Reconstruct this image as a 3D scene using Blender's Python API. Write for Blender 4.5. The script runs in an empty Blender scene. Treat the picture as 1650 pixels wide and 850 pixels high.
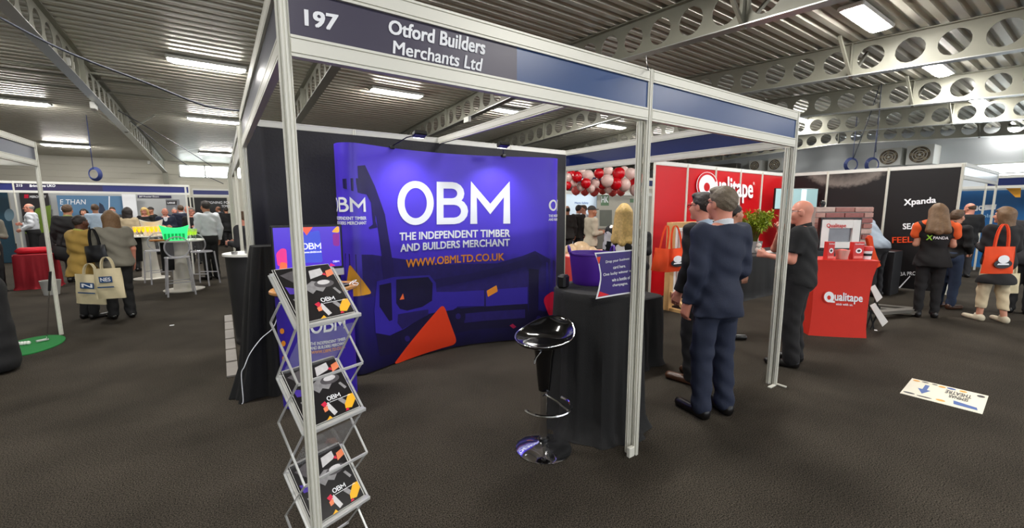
import bpy, bmesh, math, random
import numpy as np
from mathutils import Vector, Matrix

random.seed(7)
rng = np.random.default_rng(11)
scene = bpy.context.scene
col = scene.collection
PI = math.pi

# ------------------------------------------------------------------ camera
F_PX, YAW, PITCH, ROLL, CAM_H = 678.59, 0.602, -0.1316, -0.0008, 1.655
_cy, _sy, _cp, _sp = math.cos(YAW), math.sin(YAW), math.cos(PITCH), math.sin(PITCH)
FW = Vector((_sy * _cp, _cy * _cp, _sp))
_r0 = Vector((_cy, -_sy, 0)); _u0 = _r0.cross(FW)
RT = _r0 * math.cos(ROLL) + _u0 * math.sin(ROLL)
UP = _u0 * math.cos(ROLL) - _r0 * math.sin(ROLL)
CAM = Vector((0, 0, CAM_H))
cam_data = bpy.data.cameras.new('camera')
cam_data.sensor_width = 36.0
cam_data.lens = 36.0 * F_PX / 1650.0
cam_data.clip_start = 0.05
cam_data.clip_end = 200
cam = bpy.data.objects.new('camera', cam_data)
col.objects.link(cam)
cam.matrix_world = Matrix((
    (RT.x, UP.x, -FW.x, CAM.x), (RT.y, UP.y, -FW.y, CAM.y),
    (RT.z, UP.z, -FW.z, CAM.z), (0, 0, 0, 1)))
scene.camera = cam

HR = Vector((RT.x, RT.y, 0)).normalized(); HF = Vector((FW.x, FW.y, 0)).normalized()   # level right and level forward of the view

def ray(px, py):
    return FW + RT * ((px - 825) / F_PX) + UP * ((425 - py) / F_PX)

def at(px, py, x=None, y=None, z=None):
    """point of the place behind a photo pixel, on the plane x=, y= or z="""
    d = ray(px, py)
    if x is not None: t = (x - CAM.x) / d.x
    elif y is not None: t = (y - CAM.y) / d.y
    else: t = (z - CAM.z) / d.z
    return CAM + d * t

# ------------------------------------------------------------------ world, colour management
world = bpy.data.worlds.new('hall_ambient_fill')  # even ambient fill, added through the open front of the hall
scene.world = world
world.use_nodes = True
_bg = world.node_tree.nodes['Background']
_bg.inputs['Color'].default_value = (0.86, 0.92, 1.0, 1)
_bg.inputs['Strength'].default_value = 1.6
scene.view_settings.view_transform = 'Standard'
scene.view_settings.look = 'None'
scene.view_settings.gamma = 1.0
scene.view_settings.use_curve_mapping = False
scene.view_settings.exposure = 0.55
LAMP_RADIANCE = 95.0
try:
    scene.cycles.use_denoising = True
    scene.cycles.max_bounces = 8
    scene.cycles.transparent_max_bounces = 12
    scene.cycles.sample_clamp_indirect = 6.0
except Exception:
    pass

# ------------------------------------------------------------------ materials
def S(r, g, b):
    f = lambda c: ((c / 255 + 0.055) / 1.055) ** 2.4 if c > 10 else c / 255 / 12.92
    return (f(r), f(g), f(b))

MATS = {}
def mat(name, c=(0.8, 0.8, 0.8), rough=0.5, metal=0.0, var=0.06, scale=12.0, bump=0.0, bscale=None,
        emit=None, estr=0.0, spec=0.5, trans=0.0, alpha=1.0, coat=0.0, sheen=0.0):
    if name in MATS: return MATS[name]
    m = bpy.data.materials.new(name); m.use_nodes = True
    nt = m.node_tree; N = nt.nodes; L = nt.links
    b = N['Principled BSDF']
    tc = N.new('ShaderNodeTexCoord')
    no = N.new('ShaderNodeTexNoise'); no.inputs['Scale'].default_value = scale; no.inputs['Detail'].default_value = 4
    L.new(tc.outputs['Object'], no.inputs['Vector'])
    mx = N.new('ShaderNodeMix'); mx.data_type = 'RGBA'
    mx.inputs[6].default_value = tuple(max(0, v * (1 - var)) for v in c) + (1,)
    mx.inputs[7].default_value = tuple(min(1, v * (1 + var)) for v in c) + (1,)
    L.new(no.outputs['Fac'], mx.inputs[0])
    L.new(mx.outputs[2], b.inputs['Base Color'])
    b.inputs['Roughness'].default_value = rough
    b.inputs['Metallic'].default_value = metal
    b.inputs['Specular IOR Level'].default_value = spec
    if coat: b.inputs['Coat Weight'].default_value = coat
    if sheen: b.inputs['Sheen Weight'].default_value = sheen
    if trans: b.inputs['Transmission Weight'].default_value = trans
    if alpha < 1: b.inputs['Alpha'].default_value = alpha
    if emit:
        b.inputs['Emission Color'].default_value = tuple(emit) + (1,)
        b.inputs['Emission Strength'].default_value = estr
    if bump:
        n2 = no
        if bscale:
            n2 = N.new('ShaderNodeTexNoise'); n2.inputs['Scale'].default_value = bscale
            n2.inputs['Detail'].default_value = 6
            L.new(tc.outputs['Object'], n2.inputs['Vector'])
        bp = N.new('ShaderNodeBump'); bp.inputs['Strength'].default_value = bump
        bp.inputs['Distance'].default_value = 0.01
        L.new(n2.outputs['Fac'], bp.inputs['Height'])
        L.new(bp.outputs['Normal'], b.inputs['Normal'])
    MATS[name] = m
    return m

ALU = mat('anodised_aluminium', S(222, 221, 210), 0.4, 0.1, 0.02, 3)
WHITE = mat('white_paint', S(222, 222, 216), 0.5, 0, 0.03)
PRINT_W = mat('white_print', S(246, 248, 252), 0.5, 0, 0.0)
BLACK = mat('black_plastic', S(16, 16, 18), 0.35, 0, 0.1)
BLACK_GLOSS = mat('gloss_black', S(7, 7, 9), 0.09, 0, 0.02, coat=0.6)
CHROME = mat('chrome', S(225, 225, 228), 0.07, 1.0, 0.02)
CLOTH_BLK = mat('black_cloth', S(17, 17, 18), 0.85, 0, 0.25, 22, 0.35, 160)
STEEL = mat('galvanised_beam', S(136, 135, 122), 0.5, 0.1, 0.12, 3.5)
SKINS = {k: mat('skin_' + k, c, 0.5, 0, 0.06, 30) for k, c in dict(
    fair=S(206, 148, 122), pink=S(210, 140, 118), tan=S(176, 120, 92), brown=S(94, 58, 42), olive=S(160, 112, 86)).items()}

# ------------------------------------------------------------------ mesh building
def wm(o):
    m = Matrix.Translation(o.location) @ o.rotation_euler.to_matrix().to_4x4()
    return wm(o.parent) @ m if o.parent else m

def add_obj(name, me, parent=None, loc=None, rz=0.0):
    o = bpy.data.objects.new(name, me); col.objects.link(o)
    if parent: o.parent = parent
    if loc is not None: o.location = loc
    if rz: o.rotation_euler = (0, 0, rz)
    return o

def tag(o, label=None, cat=None, group=None, kind=None):
    if label: o['label'] = label
    if cat: o['category'] = cat
    if group: o['group'] = group
    if kind: o['kind'] = kind
    return o

def thing(name, label, cat, loc=(0, 0, 0), rz=0.0, group=None):
    o = bpy.data.objects.new(name, None); col.objects.link(o)
    o.empty_display_size = 0.1
    o.location = loc; o.rotation_euler = (0, 0, rz)
    return tag(o, label, cat, group)

class MB:
    """collects shapes, then links them as ONE mesh object"""
    def __init__(s): s.v = []; s.f = []; s.m = []; s.mi = 0
    def add(s, vs, fs, mi=None):
        n = len(s.v); s.v.extend([tuple(p) for p in vs])
        for f in fs: s.f.append(tuple(i + n for i in f)); s.m.append(s.mi if mi is None else mi)
        return s
    def box(s, c, size, rz=0.0, R=None):
        if R is None: R = Matrix.Rotation(rz, 3, 'Z')
        h = Vector(size) / 2; c = Vector(c)
        vs = [c + R @ Vector((h.x * a, h.y * b, h.z * d)) for a in (-1, 1) for b in (-1, 1) for d in (-1, 1)]
        return s.add(vs, [(0, 1, 3, 2), (4, 6, 7, 5), (0, 4, 5, 1), (2, 3, 7, 6), (0, 2, 6, 4), (1, 5, 7, 3)])
    def bar(s, p, q, w, h, up=(0, 0, 1)):
        p = Vector(p); q = Vector(q); d = (q - p)
        if d.length < 1e-6: return s
        z = d.normalized(); x = Vector(up).cross(z)
        if x.length < 1e-4: x = Vector((1, 0, 0)).cross(z)
        x.normalize(); y = z.cross(x)
        R = Matrix((x, y, z)).transposed()
        return s.box((p + q) / 2, (w, h, d.length), R=R)
    def extrude(s, prof, p, q, up=(0, 0, 1), cap=True):
        """closed profile of (side, up) pairs swept from p to q"""
        p = Vector(p); q = Vector(q); z = (q - p).normalized(); x = z.cross(Vector(up))
        if x.length < 1e-4: x = Vector((1, 0, 0))
        x.normalize(); y = x.cross(z)
        n = len(prof)
        vs = [o + x * a + y * b for o in (p, q) for a, b in prof]
        fs = [(i, (i + 1) % n, (i + 1) % n + n, i + n) for i in range(n)]
        if cap: fs += [tuple(range(n))[::-1], tuple(range(n, 2 * n))]
        return s.add(vs, fs)
    def tube(s, path, r, n=8, caps=True, closed=False):
        path = [Vector(p) for p in path]; k = len(path)
        rs = r if isinstance(r, (list, tuple)) else [r] * k
        vs = []; x = None
        for i, p in enumerate(path):
            if closed: d = path[(i + 1) % k] - path[i - 1]
            else: d = path[min(i + 1, k - 1)] - path[max(i - 1, 0)]
            d.normalize()
            if x is None:
                x = d.cross(Vector((0, 0, 1)))
                if x.length < 1e-3: x = d.cross(Vector((0, 1, 0)))
            x = (x - d * x.dot(d)).normalized(); y = d.cross(x)
            vs += [p + (x * math.cos(2 * PI * j / n) + y * math.sin(2 * PI * j / n)) * rs[i] for j in range(n)]
        fs = []
        for i in range(k if closed else k - 1):
            a = i * n; b = ((i + 1) % k) * n
            fs += [(a + j, a + (j + 1) % n, b + (j + 1) % n, b + j) for j in range(n)]
        if caps and not closed: fs += [tuple(range(n))[::-1], tuple(range((k - 1) * n, k * n))]
        return s.add(vs, fs)
    def lathe(s, prof, c=(0, 0, 0), n=24, sx=1.0, sy=1.0, a0=0.0):
        c = Vector(c); vs = []; k = len(prof)
        for r, z in prof:
            vs += [c + Vector((r * sx * math.cos(a0 + 2 * PI * j / n), r * sy * math.sin(a0 + 2 * PI * j / n), z)) for j in range(n)]
        fs = []
        for i in range(k - 1):
            fs += [(i * n + j, i * n + (j + 1) % n, (i + 1) * n + (j + 1) % n, (i + 1) * n + j) for j in range(n)]
        if prof[0][0] > 1e-5: fs.append(tuple(range(n))[::-1])
        if prof[-1][0] > 1e-5: fs.append(tuple(range((k - 1) * n, k * n)))
        return s.add(vs, fs)
    def sphere(s, c, r, n=12, m=8):
        r = r if isinstance(r, (list, tuple)) else (r, r, r); c = Vector(c)
        vs = [c + Vector((0, 0, -r[2]))]; fs = []
        for i in range(1, m):
            t = -PI / 2 + PI * i / m
            vs += [c + Vector((r[0] * math.cos(t) * math.cos(2 * PI * j / n), r[1] * math.cos(t) * math.sin(2 * PI * j / n), r[2] * math.sin(t))) for j in range(n)]
        vs.append(c + Vector((0, 0, r[2])))
        for j in range(n): fs.append((0, 1 + (j + 1) % n, 1 + j))
        for i in range(m - 2):
            a = 1 + i * n; b = a + n
            fs += [(a + j, a + (j + 1) % n, b + (j + 1) % n, b + j) for j in range(n)]
        a = 1 + (m - 2) * n; t = len(vs) - 1
        for j in range(n): fs.append((a + j, a + (j + 1) % n, t))
        return s.add(vs, fs)
    def slab(s, poly, o, u, v, w, depth):
        """2-D polygon (in u, v from o) given a thickness along w"""
        o, u, v, w = Vector(o), Vector(u), Vector(v), Vector(w); n = len(poly)
        vs = [o + u * a + v * b for a, b in poly] + [o + u * a + v * b + w * depth for a, b in poly]
        fs = [tuple(range(n))[::-1], tuple(range(n, 2 * n))] + [(i, (i + 1) % n, (i + 1) % n + n, i + n) for i in range(n)]
        return s.add(vs, fs)
    def grid(s, fn, nu, nv, wrapu=False):
        vs = [fn(i / (nu if wrapu else nu - 1), j / (nv - 1)) for j in range(nv) for i in range(nu)]
        fs = []
        for j in range(nv - 1):
            for i in range(nu if wrapu else nu - 1):
                k = (i + 1) % nu
                fs.append((j * nu + i, j * nu + k, (j + 1) * nu + k, (j + 1) * nu + i))
        return s.add(vs, fs)
    def build(s, name, mats, parent=None, origin=None, smooth=False, bevel=0.0, local=False, fix=True):
        me = bpy.data.meshes.new(name)
        vs = s.v
        if parent is not None and not local:
            inv = wm(parent).inverted(); vs = [tuple(inv @ Vector(p)) for p in vs]
        elif origin is not None:
            o = Vector(origin); vs = [tuple(Vector(p) - o) for p in vs]
        me.from_pydata(vs, [], s.f)
        if not isinstance(mats, (list, tuple)): mats = [mats]
        for m in mats: me.materials.append(m)
        if len(mats) > 1: me.polygons.foreach_set('material_index', s.m)
        if fix or bevel:
            bm = bmesh.new(); bm.from_mesh(me)
            if fix: bmesh.ops.recalc_face_normals(bm, faces=bm.faces)
            if bevel:
                es = [e for e in bm.edges if len(e.link_faces) == 2 and e.calc_face_angle(0) > 0.5]
                bmesh.ops.bevel(bm, geom=es, offset=bevel, segments=1, affect='EDGES', clamp_overlap=True)
            bm.to_mesh(me); bm.free()
        if smooth:
            me.polygons.foreach_set('use_smooth', [True] * len(me.polygons))
            if smooth == 'auto':
                try: me.set_sharp_from_angle(angle=math.radians(38))
                except Exception: pass
        me.update()
        return add_obj(name, me, parent, origin if parent is None else None)

def copy_tree(o, parent=None):
    c = o.copy(); col.objects.link(c); c.parent = parent
    for ch in list(o.children): copy_tree(ch, c)
    return c

# ------------------------------------------------------------------ flat print: planes, curved surfaces, lettering
class Plane:
    def __init__(s, o, u, v):
        s.o = Vector(o); s.u = Vector(u).normalized(); s.v = Vector(v).normalized(); s.n = s.u.cross(s.v)
        s.cut = None
    def ab(s, px, py):
        d = ray(px, py); t = (s.o - CAM).dot(s.n) / d.dot(s.n); p = CAM + d * t - s.o
        return (p.dot(s.u), p.dot(s.v))
    def p(s, a, b, off=0.0):
        n = s.n if s.n.dot(CAM - s.o) > 0 else -s.n
        return s.o + s.u * a + s.v * b + n * off

class Curved:
    """vertical wall over a plan polyline"""
    def __init__(s, pts, cut=0.06):
        s.pts = [Vector((x, y)) for x, y in pts]; s.cut = cut
        s.c = [0.0]
        for i in range(1, len(pts)): s.c.append(s.c[-1] + (s.pts[i] - s.pts[i - 1]).length)
    def pt(s, a):
        a = min(max(a, 0), s.c[-1] - 1e-6)
        i = max(0, int(np.searchsorted(s.c, a, 'right')) - 1); i = min(i, len(s.pts) - 2)
        t = (a - s.c[i]) / (s.c[i + 1] - s.c[i])
        q = s.pts[i].lerp(s.pts[i + 1], t)
        j0 = max(i - 1, 0); j1 = min(i + 2, len(s.pts) - 1)
        d = (s.pts[j1] - s.pts[j0]).normalized()
        return q, Vector((d.y, -d.x))
    def p(s, a, b, off=0.0):
        q, n = s.pt(a)
        return Vector((q.x + n.x * off, q.y + n.y * off, b))
    def ab(s, px, py):
        d = ray(px, py); best = None
        for i in range(len(s.pts) - 1):
            a, b = s.pts[i], s.pts[i + 1]; e = b - a
            det = d.x * (-e.y) + e.x * d.y
            if abs(det) < 1e-9: continue
            t = (a.x * (-e.y) + e.x * a.y) / det
            w = (d.x * a.y - d.y * a.x) / det
            if t > 0 and -1e-6 <= w <= 1 + 1e-6:
                if best is None or t < best[0]: best = (t, s.c[i] + w * e.length, CAM.z + t * d.z)
        if best is None: return (0.0, CAM.z)
        return best[1:]

_tx = {}
def text_geo(s, bold=0.0):
    if (s, bold) in _tx: return _tx[(s, bold)]
    c = bpy.data.curves.new('lettering', 'FONT'); c.body = s; c.size = 1.0; c.resolution_u = 3
    o = bpy.data.objects.new('lettering', c)
    me = o.to_mesh()
    v = np.array([tuple(p.co)[:2] for p in me.vertices]); f = [tuple(p.vertices) for p in me.polygons]
    o.to_mesh_clear(); bpy.data.objects.remove(o); bpy.data.curves.remove(c)
    v = v - v.min(0); ext = np.maximum(v.max(0), 1e-6); v = v / ext
    if bold:      # heavier weight: the glyphs laid four times, a hair apart
        d = bold * 0.95 / ext; n = len(v); vs = []; fs = []
        for k, (a, b) in enumerate(((-1, -1), (1, 1), (-1, 1), (1, -1))):
            vs.append(np.c_[v + np.array((a * d[0], b * d[1] * 0.7)), np.full(n, k)]); fs += [tuple(i + k * n for i in q) for q in f]
        v = np.concatenate(vs); f = fs
    else: v = np.c_[v, np.zeros(len(v))]
    _tx[(s, bold)] = (v, f)
    return v, f

def decal(name, parent, m, v2, faces, surf, off=0.002):
    bm = bmesh.new(); vs = [bm.verts.new((p[0], p[1], p[2] if len(p) > 2 else 0)) for p in v2]
    for f in faces:
        try: bm.faces.new([vs[i] for i in f])
        except ValueError: pass
    if surf.cut:
        xs = [v.co.x for v in bm.verts]; a = math.floor(min(xs) / surf.cut) * surf.cut
        while a < max(xs):
            bmesh.ops.bisect_plane(bm, geom=bm.verts[:] + bm.edges[:] + bm.faces[:], plane_co=(a, 0, 0), plane_no=(1, 0, 0))
            a += surf.cut
    inv = wm(parent).inverted() if parent else Matrix.Identity(4)
    for v in bm.verts: v.co = inv @ surf.p(v.co.x, v.co.y, off + 0.0003 * v.co.z)
    me = bpy.data.meshes.new(name); bm.to_mesh(me); bm.free()
    me.materials.append(m)
    return add_obj(name, me, parent)

def warp(v, q):
    """unit-square coords into the quad q = (left-bottom, right-bottom, right-top, left-top)"""
    q = [np.array(p) for p in q]; x = v[:, :1]; y = v[:, 1:2]
    return (q[0] * (1 - x) + q[1] * x) * (1 - y) + (q[3] * (1 - x) + q[2] * x) * y

def words(name, parent, m, s, surf, quad_px=None, box=None, bold=0.02, off=0.003):
    """lettering laid on a surface: quad of photo pixels, or box = (a0, b0, a1, b1) on the surface"""
    v, f = text_geo(s, bold)
    if quad_px: q = [surf.ab(*p) for p in quad_px]
    else: a0, b0, a1, b1 = box; q = [(a0, b0), (a1, b0), (a1, b1), (a0, b1)]
    return decal(name, parent, m, np.c_[warp(v, q), v[:, 2:3]], f, surf, off)

def patch(name, parent, m, pts, surf, px=True, off=0.002):
    v = [surf.ab(*p) for p in pts] if px else pts
    return decal(name, parent, m, v, [tuple(range(len(v)))], surf, off)

def rounded(pts, r, n=5):
    out = []; k = len(pts)
    for i in range(k):
        p = Vector(pts[i]); a = (Vector(pts[i - 1]) - p); b = (Vector(pts[(i + 1) % k]) - p)
        ra = min(r, a.length * 0.45); rb = min(r, b.length * 0.45)
        p0 = p + a.normalized() * ra; p1 = p + b.normalized() * rb
        for j in range(n + 1):
            t = j / n; out.append(tuple(p0 * (1 - t) ** 2 + p * 2 * t * (1 - t) + p1 * t * t))
    return out

def stroke(path, w, closed=False):
    path = [Vector(p) for p in path]; k = len(path); L = []; R = []
    for i, p in enumerate(path):
        a = path[i - 1] if (i > 0 or closed) else None
        b = path[(i + 1) % k] if (i < k - 1 or closed) else None
        d0 = (p - a).normalized() if a is not None else None; d1 = (b - p).normalized() if b is not None else None
        d0 = d0 or d1; d1 = d1 or d0
        n0 = Vector((-d0.y, d0.x)); n1 = Vector((-d1.y, d1.x)); n = n0 + n1
        if n.length < 1e-4: n = n0
        n.normalize(); ml = min(1.0 / max(n.dot(n0), 0.2), 2.6) * w / 2
        L.append(p + n * ml); R.append(p - n * ml)
    v = [tuple(p) for p in L + R]
    f = [(i, (i + 1) % k, (i + 1) % k + k, i + k) for i in range(k if closed else k - 1)]
    return v, f

def obm_geo():
    """the three letters as even strokes in a 2.52 x 1 box, scaled to the unit square"""
    w = 0.155; V = []; Fc = []; Ly = []
    def put(vf, ly=0):
        n = len(V); Ly.extend([ly] * len(vf[1])); V.extend(vf[0]); Fc.extend(tuple(i + n for i in f) for f in vf[1])
    put(stroke([(0.4 + 0.3225 * math.cos(t), 0.5 + 0.4225 * math.sin(t)) for t in np.linspace(0, 2 * PI, 40, endpoint=False)], w, True))
    h = w / 2; x0 = 0.9425
    arc = lambda cx, cy, r, n=9: [(cx + r * math.cos(t), cy + r * math.sin(t)) for t in np.linspace(-PI / 2, PI / 2, n)]
    r2 = (0.54 - h) / 2; r1 = (1 - h - 0.54) / 2
    put(stroke([(x0, h)] + arc(x0 + 0.315, h + r2, r2) + [(x0, 0.54)], w), 1)
    put(stroke([(x0, 0.54)] + arc(x0 + 0.27, 0.54 + r1, r1) + [(x0, 1 - h)], w), 2)
    put(stroke([(x0, 0), (x0, 1)], w), 3)
    m0 = 1.6925
    put(stroke([(m0, 0), (m0, 0.84), (m0 + 0.365, 0.36), (m0 + 0.73, 0.84), (m0 + 0.73, 0)], w), 4)
    v = np.array(V); v = v - v.min(0); v = v / v.max(0)
    return v, Fc, Ly
OBM_V, OBM_F, OBM_L = obm_geo()
def obm(name, parent, m, surf, quad_px=None, box=None, off=0.003):
    if quad_px: q = [surf.ab(*p) for p in quad_px]
    else: a0, b0, a1, b1 = box; q = [(a0, b0), (a1, b0), (a1, b1), (a0, b1)]
    W = warp(OBM_V, q)
    for ly in range(5):
        fs = [f for f, l in zip(OBM_F, OBM_L) if l == ly]; ids = sorted({i for f in fs for i in f}); mp = {i: k for k, i in enumerate(ids)}
        decal(name, parent, m, W[ids], [tuple(mp[i] for i in f) for f in fs], surf, off + 0.0006 * (ly % 3))
# ------------------------------------------------------------------ hall: floor, walls, ceiling deck
RIDGE_Y, RIDGE_Z = 8.0, 5.19
def deck(y): return RIDGE_Z - (0.045 * (y - RIDGE_Y) if y > RIDGE_Y else 0.062 * (RIDGE_Y - y))
HX0, HX1, HY0, HY1 = -12.0, 26.5, -12.0, 30.0

def carpet_material():
    m = mat('charcoal_carpet', S(50, 47, 44), 0.95, 0, 0.0, spec=0.1)
    nt = m.node_tree; N = nt.nodes; L = nt.links; b = N['Principled BSDF']
    tc = N['Texture Coordinate']
    fine = N.new('ShaderNodeTexNoise'); fine.inputs['Scale'].default_value = 150; fine.inputs['Detail'].default_value = 5
    big = N.new('ShaderNodeTexNoise'); big.inputs['Scale'].default_value = 1.6; big.inputs['Detail'].default_value = 5
    L.new(tc.outputs['Object'], fine.inputs['Vector']); L.new(tc.outputs['Object'], big.inputs['Vector'])
    r1 = N.new('ShaderNodeValToRGB'); r1.color_ramp.elements[0].position = 0.36; r1.color_ramp.elements[1].position = 0.70
    r1.color_ramp.elements[0].color = S(16, 14, 12) + (1,); r1.color_ramp.elements[1].color = S(90, 83, 73) + (1,)
    L.new(fine.outputs['Fac'], r1.inputs['Fac'])
    r2 = N.new('ShaderNodeValToRGB'); r2.color_ramp.elements[0].position = 0.3; r2.color_ramp.elements[1].position = 0.75
    r2.color_ramp.elements[0].color = (0.72, 0.72, 0.72, 1); r2.color_ramp.elements[1].color = (1.15, 1.15, 1.15, 1)
    L.new(big.outputs['Fac'], r2.inputs['Fac'])
    mx = N.new('ShaderNodeMix'); mx.data_type = 'RGBA'; mx.blend_type = 'MULTIPLY'; mx.inputs[0].default_value = 1.0
    L.new(r1.outputs['Color'], mx.inputs[6]); L.new(r2.outputs['Color'], mx.inputs[7])
    L.new(mx.outputs[2], b.inputs['Base Color'])
    bp = N.new('ShaderNodeBump'); bp.inputs['Strength'].default_value = 0.5; bp.inputs['Distance'].default_value = 0.004
    L.new(fine.outputs['Fac'], bp.inputs['Height']); L.new(bp.outputs['Normal'], b.inputs['Normal'])
    return m

f = MB(); f.box(((HX0 + HX1) / 2, (HY0 + HY1) / 2, -0.05), (HX1 - HX0, HY1 - HY0, 0.1))
tag(f.build('floor', carpet_material()), 'dark charcoal carpet covering the exhibition hall floor', kind='structure')

DECK = mat('ribbed_steel_deck', S(198, 194, 180), 0.36, 0.3, 0.10, 2.0)
c = MB(); prof = []
pitch = 0.25; y = HY0
while y < HY1:
    for dy, dz in ((0, 0.085), (0.08, 0.085), (0.11, 0), (0.22, 0), (0.25, 0.085)):
        prof.append((y + dy, deck(y + dy) + 0.012 + dz))
    y += pitch
n = len(prof)
c.add([(x, yy, zz) for x in (HX0, HX1) for yy, zz in prof], [(i, i + 1, n + i + 1, n + i) for i in range(n - 1)])
tag(c.build('ceiling', DECK, fix=False), 'grey ribbed steel roof deck of the hall', kind='structure')

CREAM = mat('cream_wall_board', S(200, 196, 182), 0.6, 0, 0.05, 1.5)
PALE = mat('pale_blue_wall', S(222, 227, 230), 0.6, 0, 0.04, 1.0)
w = MB(); w.box(((HX0 + HX1) / 2, HY1 + 0.1, 2.2), (HX1 - HX0, 0.2, 4.4))
wb = tag(w.build('wall_back', CREAM), 'cream boarded far wall of the hall', kind='structure')
for zz in (2.75, 3.05, 3.35, 3.65, 3.95):
    w = MB(); w.box((-3.0, HY1 - 0.012, zz), (18, 0.025, 0.285)); w.build('board', CREAM, wb, bevel=0.006)
w = MB(); w.box((HX0 - 0.1, 9, 2.4), (0.2, 42, 4.8))
tag(w.build('wall_left', CREAM), 'cream side wall of the hall', kind='structure')
w = MB(); w.box((HX1 + 0.1, 9, 2.6), (0.2, 42, 5.2))
wr = tag(w.build('wall_right', PALE), 'pale end wall of the hall with high windows', kind='structure')
SKYGLASS = mat('daylit_frosted_glass', S(226, 236, 238), 0.35, 0, 0.3, 1.4, emit=S(226, 238, 242), estr=7.0)
for k, (y0, y1) in enumerate(((4.2, 2.3), (2.2, 0.2), (0.1, -1.9))):
    win = MB(); win.box((HX1 - 0.01, (y0 + y1) / 2, 3.05), (0.03, abs(y1 - y0) - 0.14, 0.72))
    wo = tag(win.build('window_%d' % (k + 1), SKYGLASS), 'frosted daylit window band high in the end wall', kind='structure')
    fr = MB()
    for zz in (2.65, 3.05, 3.45): fr.box((HX1 - 0.03, (y0 + y1) / 2, zz), (0.05, abs(y1 - y0), 0.05))
    for yy in (y0, y1): fr.box((HX1 - 0.03, yy, 3.05), (0.05, 0.07, 0.85))
    fr.build('window_frame', WHITE, wo)
# clerestory band in the far wall, right of the left column
win = MB(); win.box((0.6, HY1 - 0.03, 3.72), (4.6, 0.04, 0.62))
wo = tag(win.build('window_4', SKYGLASS), 'bright clerestory window under the eaves of the far wall', kind='structure')
fr = MB()
for xx in (-1.7, -0.55, 0.6, 1.75, 2.9): fr.box((xx, HY1 - 0.06, 3.72), (0.07, 0.06, 0.7))
for zz in (3.39, 4.05): fr.box((0.6, HY1 - 0.06, zz), (4.7, 0.06, 0.07))
fr.build('window_frame', WHITE, wo)

# ------------------------------------------------------------------ cellular roof beams
BEAM_H = 0.63
FLANGE = mat('galvanised_flange', S(196, 198, 196), 0.34, 0.75, 0.10, 2.5)
BEAMS = [(-2.3, 'roof beam with round holes above the far left aisle'), (2.15, 'roof beam with bright underside seen through the left of the named stand'),
         (6.5, 'large roof beam with round holes rising over the stand middle post'), (10.7, 'roof beam with round holes crossing top right of the hall'),
         (15.0, 'roof beam with round holes, second of those at right'), (19.3, 'roof beam with round holes, third of those at right'),
         (23.6, 'farthest roof beam with round holes before the end wall')]
def beam(X, label):
    yA, yB = (-6.0, HY1 - 0.3)
    t = thing('roof_beam', label, 'beam', (X, RIDGE_Y, deck(RIDGE_Y) - BEAM_H), group='cellular roof beams')
    P, r = 0.58, 0.213
    web = MB(); hw = 0.006
    k0 = math.ceil((yA - 2.03) / P); k1 = math.floor((yB - 2.03) / P)
    for k in range(k0, k1 + 1):
        yc = 2.03 + P * k; zb = lambda yy: deck(yy) - BEAM_H; zc = zb(yc) + BEAM_H * 0.5
        ns = 16; ring = []; out = []
        for j in range(ns):
            a = 2 * PI * j / ns + PI / ns; ca, sa = math.cos(a), math.sin(a)
            ring.append((yc + r * ca, zc + r * sa * 1.02))
            mm = max(abs(ca) / (P / 2), abs(sa) / (BEAM_H / 2)); oy = yc + ca / mm
            oz = zc + sa / mm + (deck(oy) - deck(yc))
            out.append((oy, oz))
        for side in (-hw, hw):
            vs = [(X + side, a, b) for a, b in ring] + [(X + side, a, b) for a, b in out]
            web.add(vs, [(j, (j + 1) % ns, ns + (j + 1) % ns, ns + j) for j in range(ns)])
        vs = [(X + sd, a, b) for sd in (-hw, hw) for a, b in ring]
        web.add(vs, [(j, (j + 1) % ns, ns + (j + 1) % ns, ns + j) for j in range(ns)])
        # square corners between the 16-gon and the cell edge
        for side in (-hw, hw):
            for sy in (-1, 1):
                for sz in (-1, 1):
                    oy = yc + sy * P / 2; corner = (X + side, oy, zc + sz * BEAM_H / 2 + deck(oy) - deck(yc))
                    aa = sorted(out, key=lambda q: (q[0] - oy) ** 2 + (q[1] - corner[2]) ** 2)[:2]
                    web.add([corner, (X + side,) + aa[0], (X + side,) + aa[1]], [(0, 1, 2)])
    web.build('web', STEEL, t, fix=False)
    fb = MB(); ft = MB()
    for a, b in ((yA, RIDGE_Y), (RIDGE_Y, yB)):
        fb.bar((X, a, deck(a) - BEAM_H), (X, b, deck(b) - BEAM_H), 0.19, 0.016)
        ft.bar((X, a, deck(a) - 0.008), (X, b, deck(b) - 0.008), 0.19, 0.016)
    fb.build('bottom_flange', FLANGE, t); ft.build('top_flange', STEEL, t)
    for yy in (3.48, 7.9, 13.3, 18.5, 24.0):
        st = MB(); st.box((X, yy, deck(yy) - BEAM_H / 2), (0.17, 0.02, BEAM_H - 0.02)); st.build('stiffener', STEEL, t)
    for yy in (3.48, 18.5):
        kb = MB(); z0 = deck(yy) - BEAM_H - 0.02
        for sgn in (-1, 1):
            kb.bar((X, yy, z0), (X + sgn * 0.75, yy, deck(yy) - 0.02), 0.05, 0.05)
        kb.build('fly_brace', STEEL, t)
    return t
for X, lab in BEAMS: beam(X, lab)
for X in (-2.3, 2.15, 6.5):      # columns that carry the beams at the far wall
    cm = MB(); cm.box((X, HY1 - 0.35, 1.8), (0.2, 0.25, 3.6))
    tag(cm.build('column', STEEL, origin=(X, HY1 - 0.35, 0)), 'grey steel column by the far wall under the %s beam' % {-2.3: 'left aisle', 2.15: 'stand', 6.5: 'middle'}[X], 'column')

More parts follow.
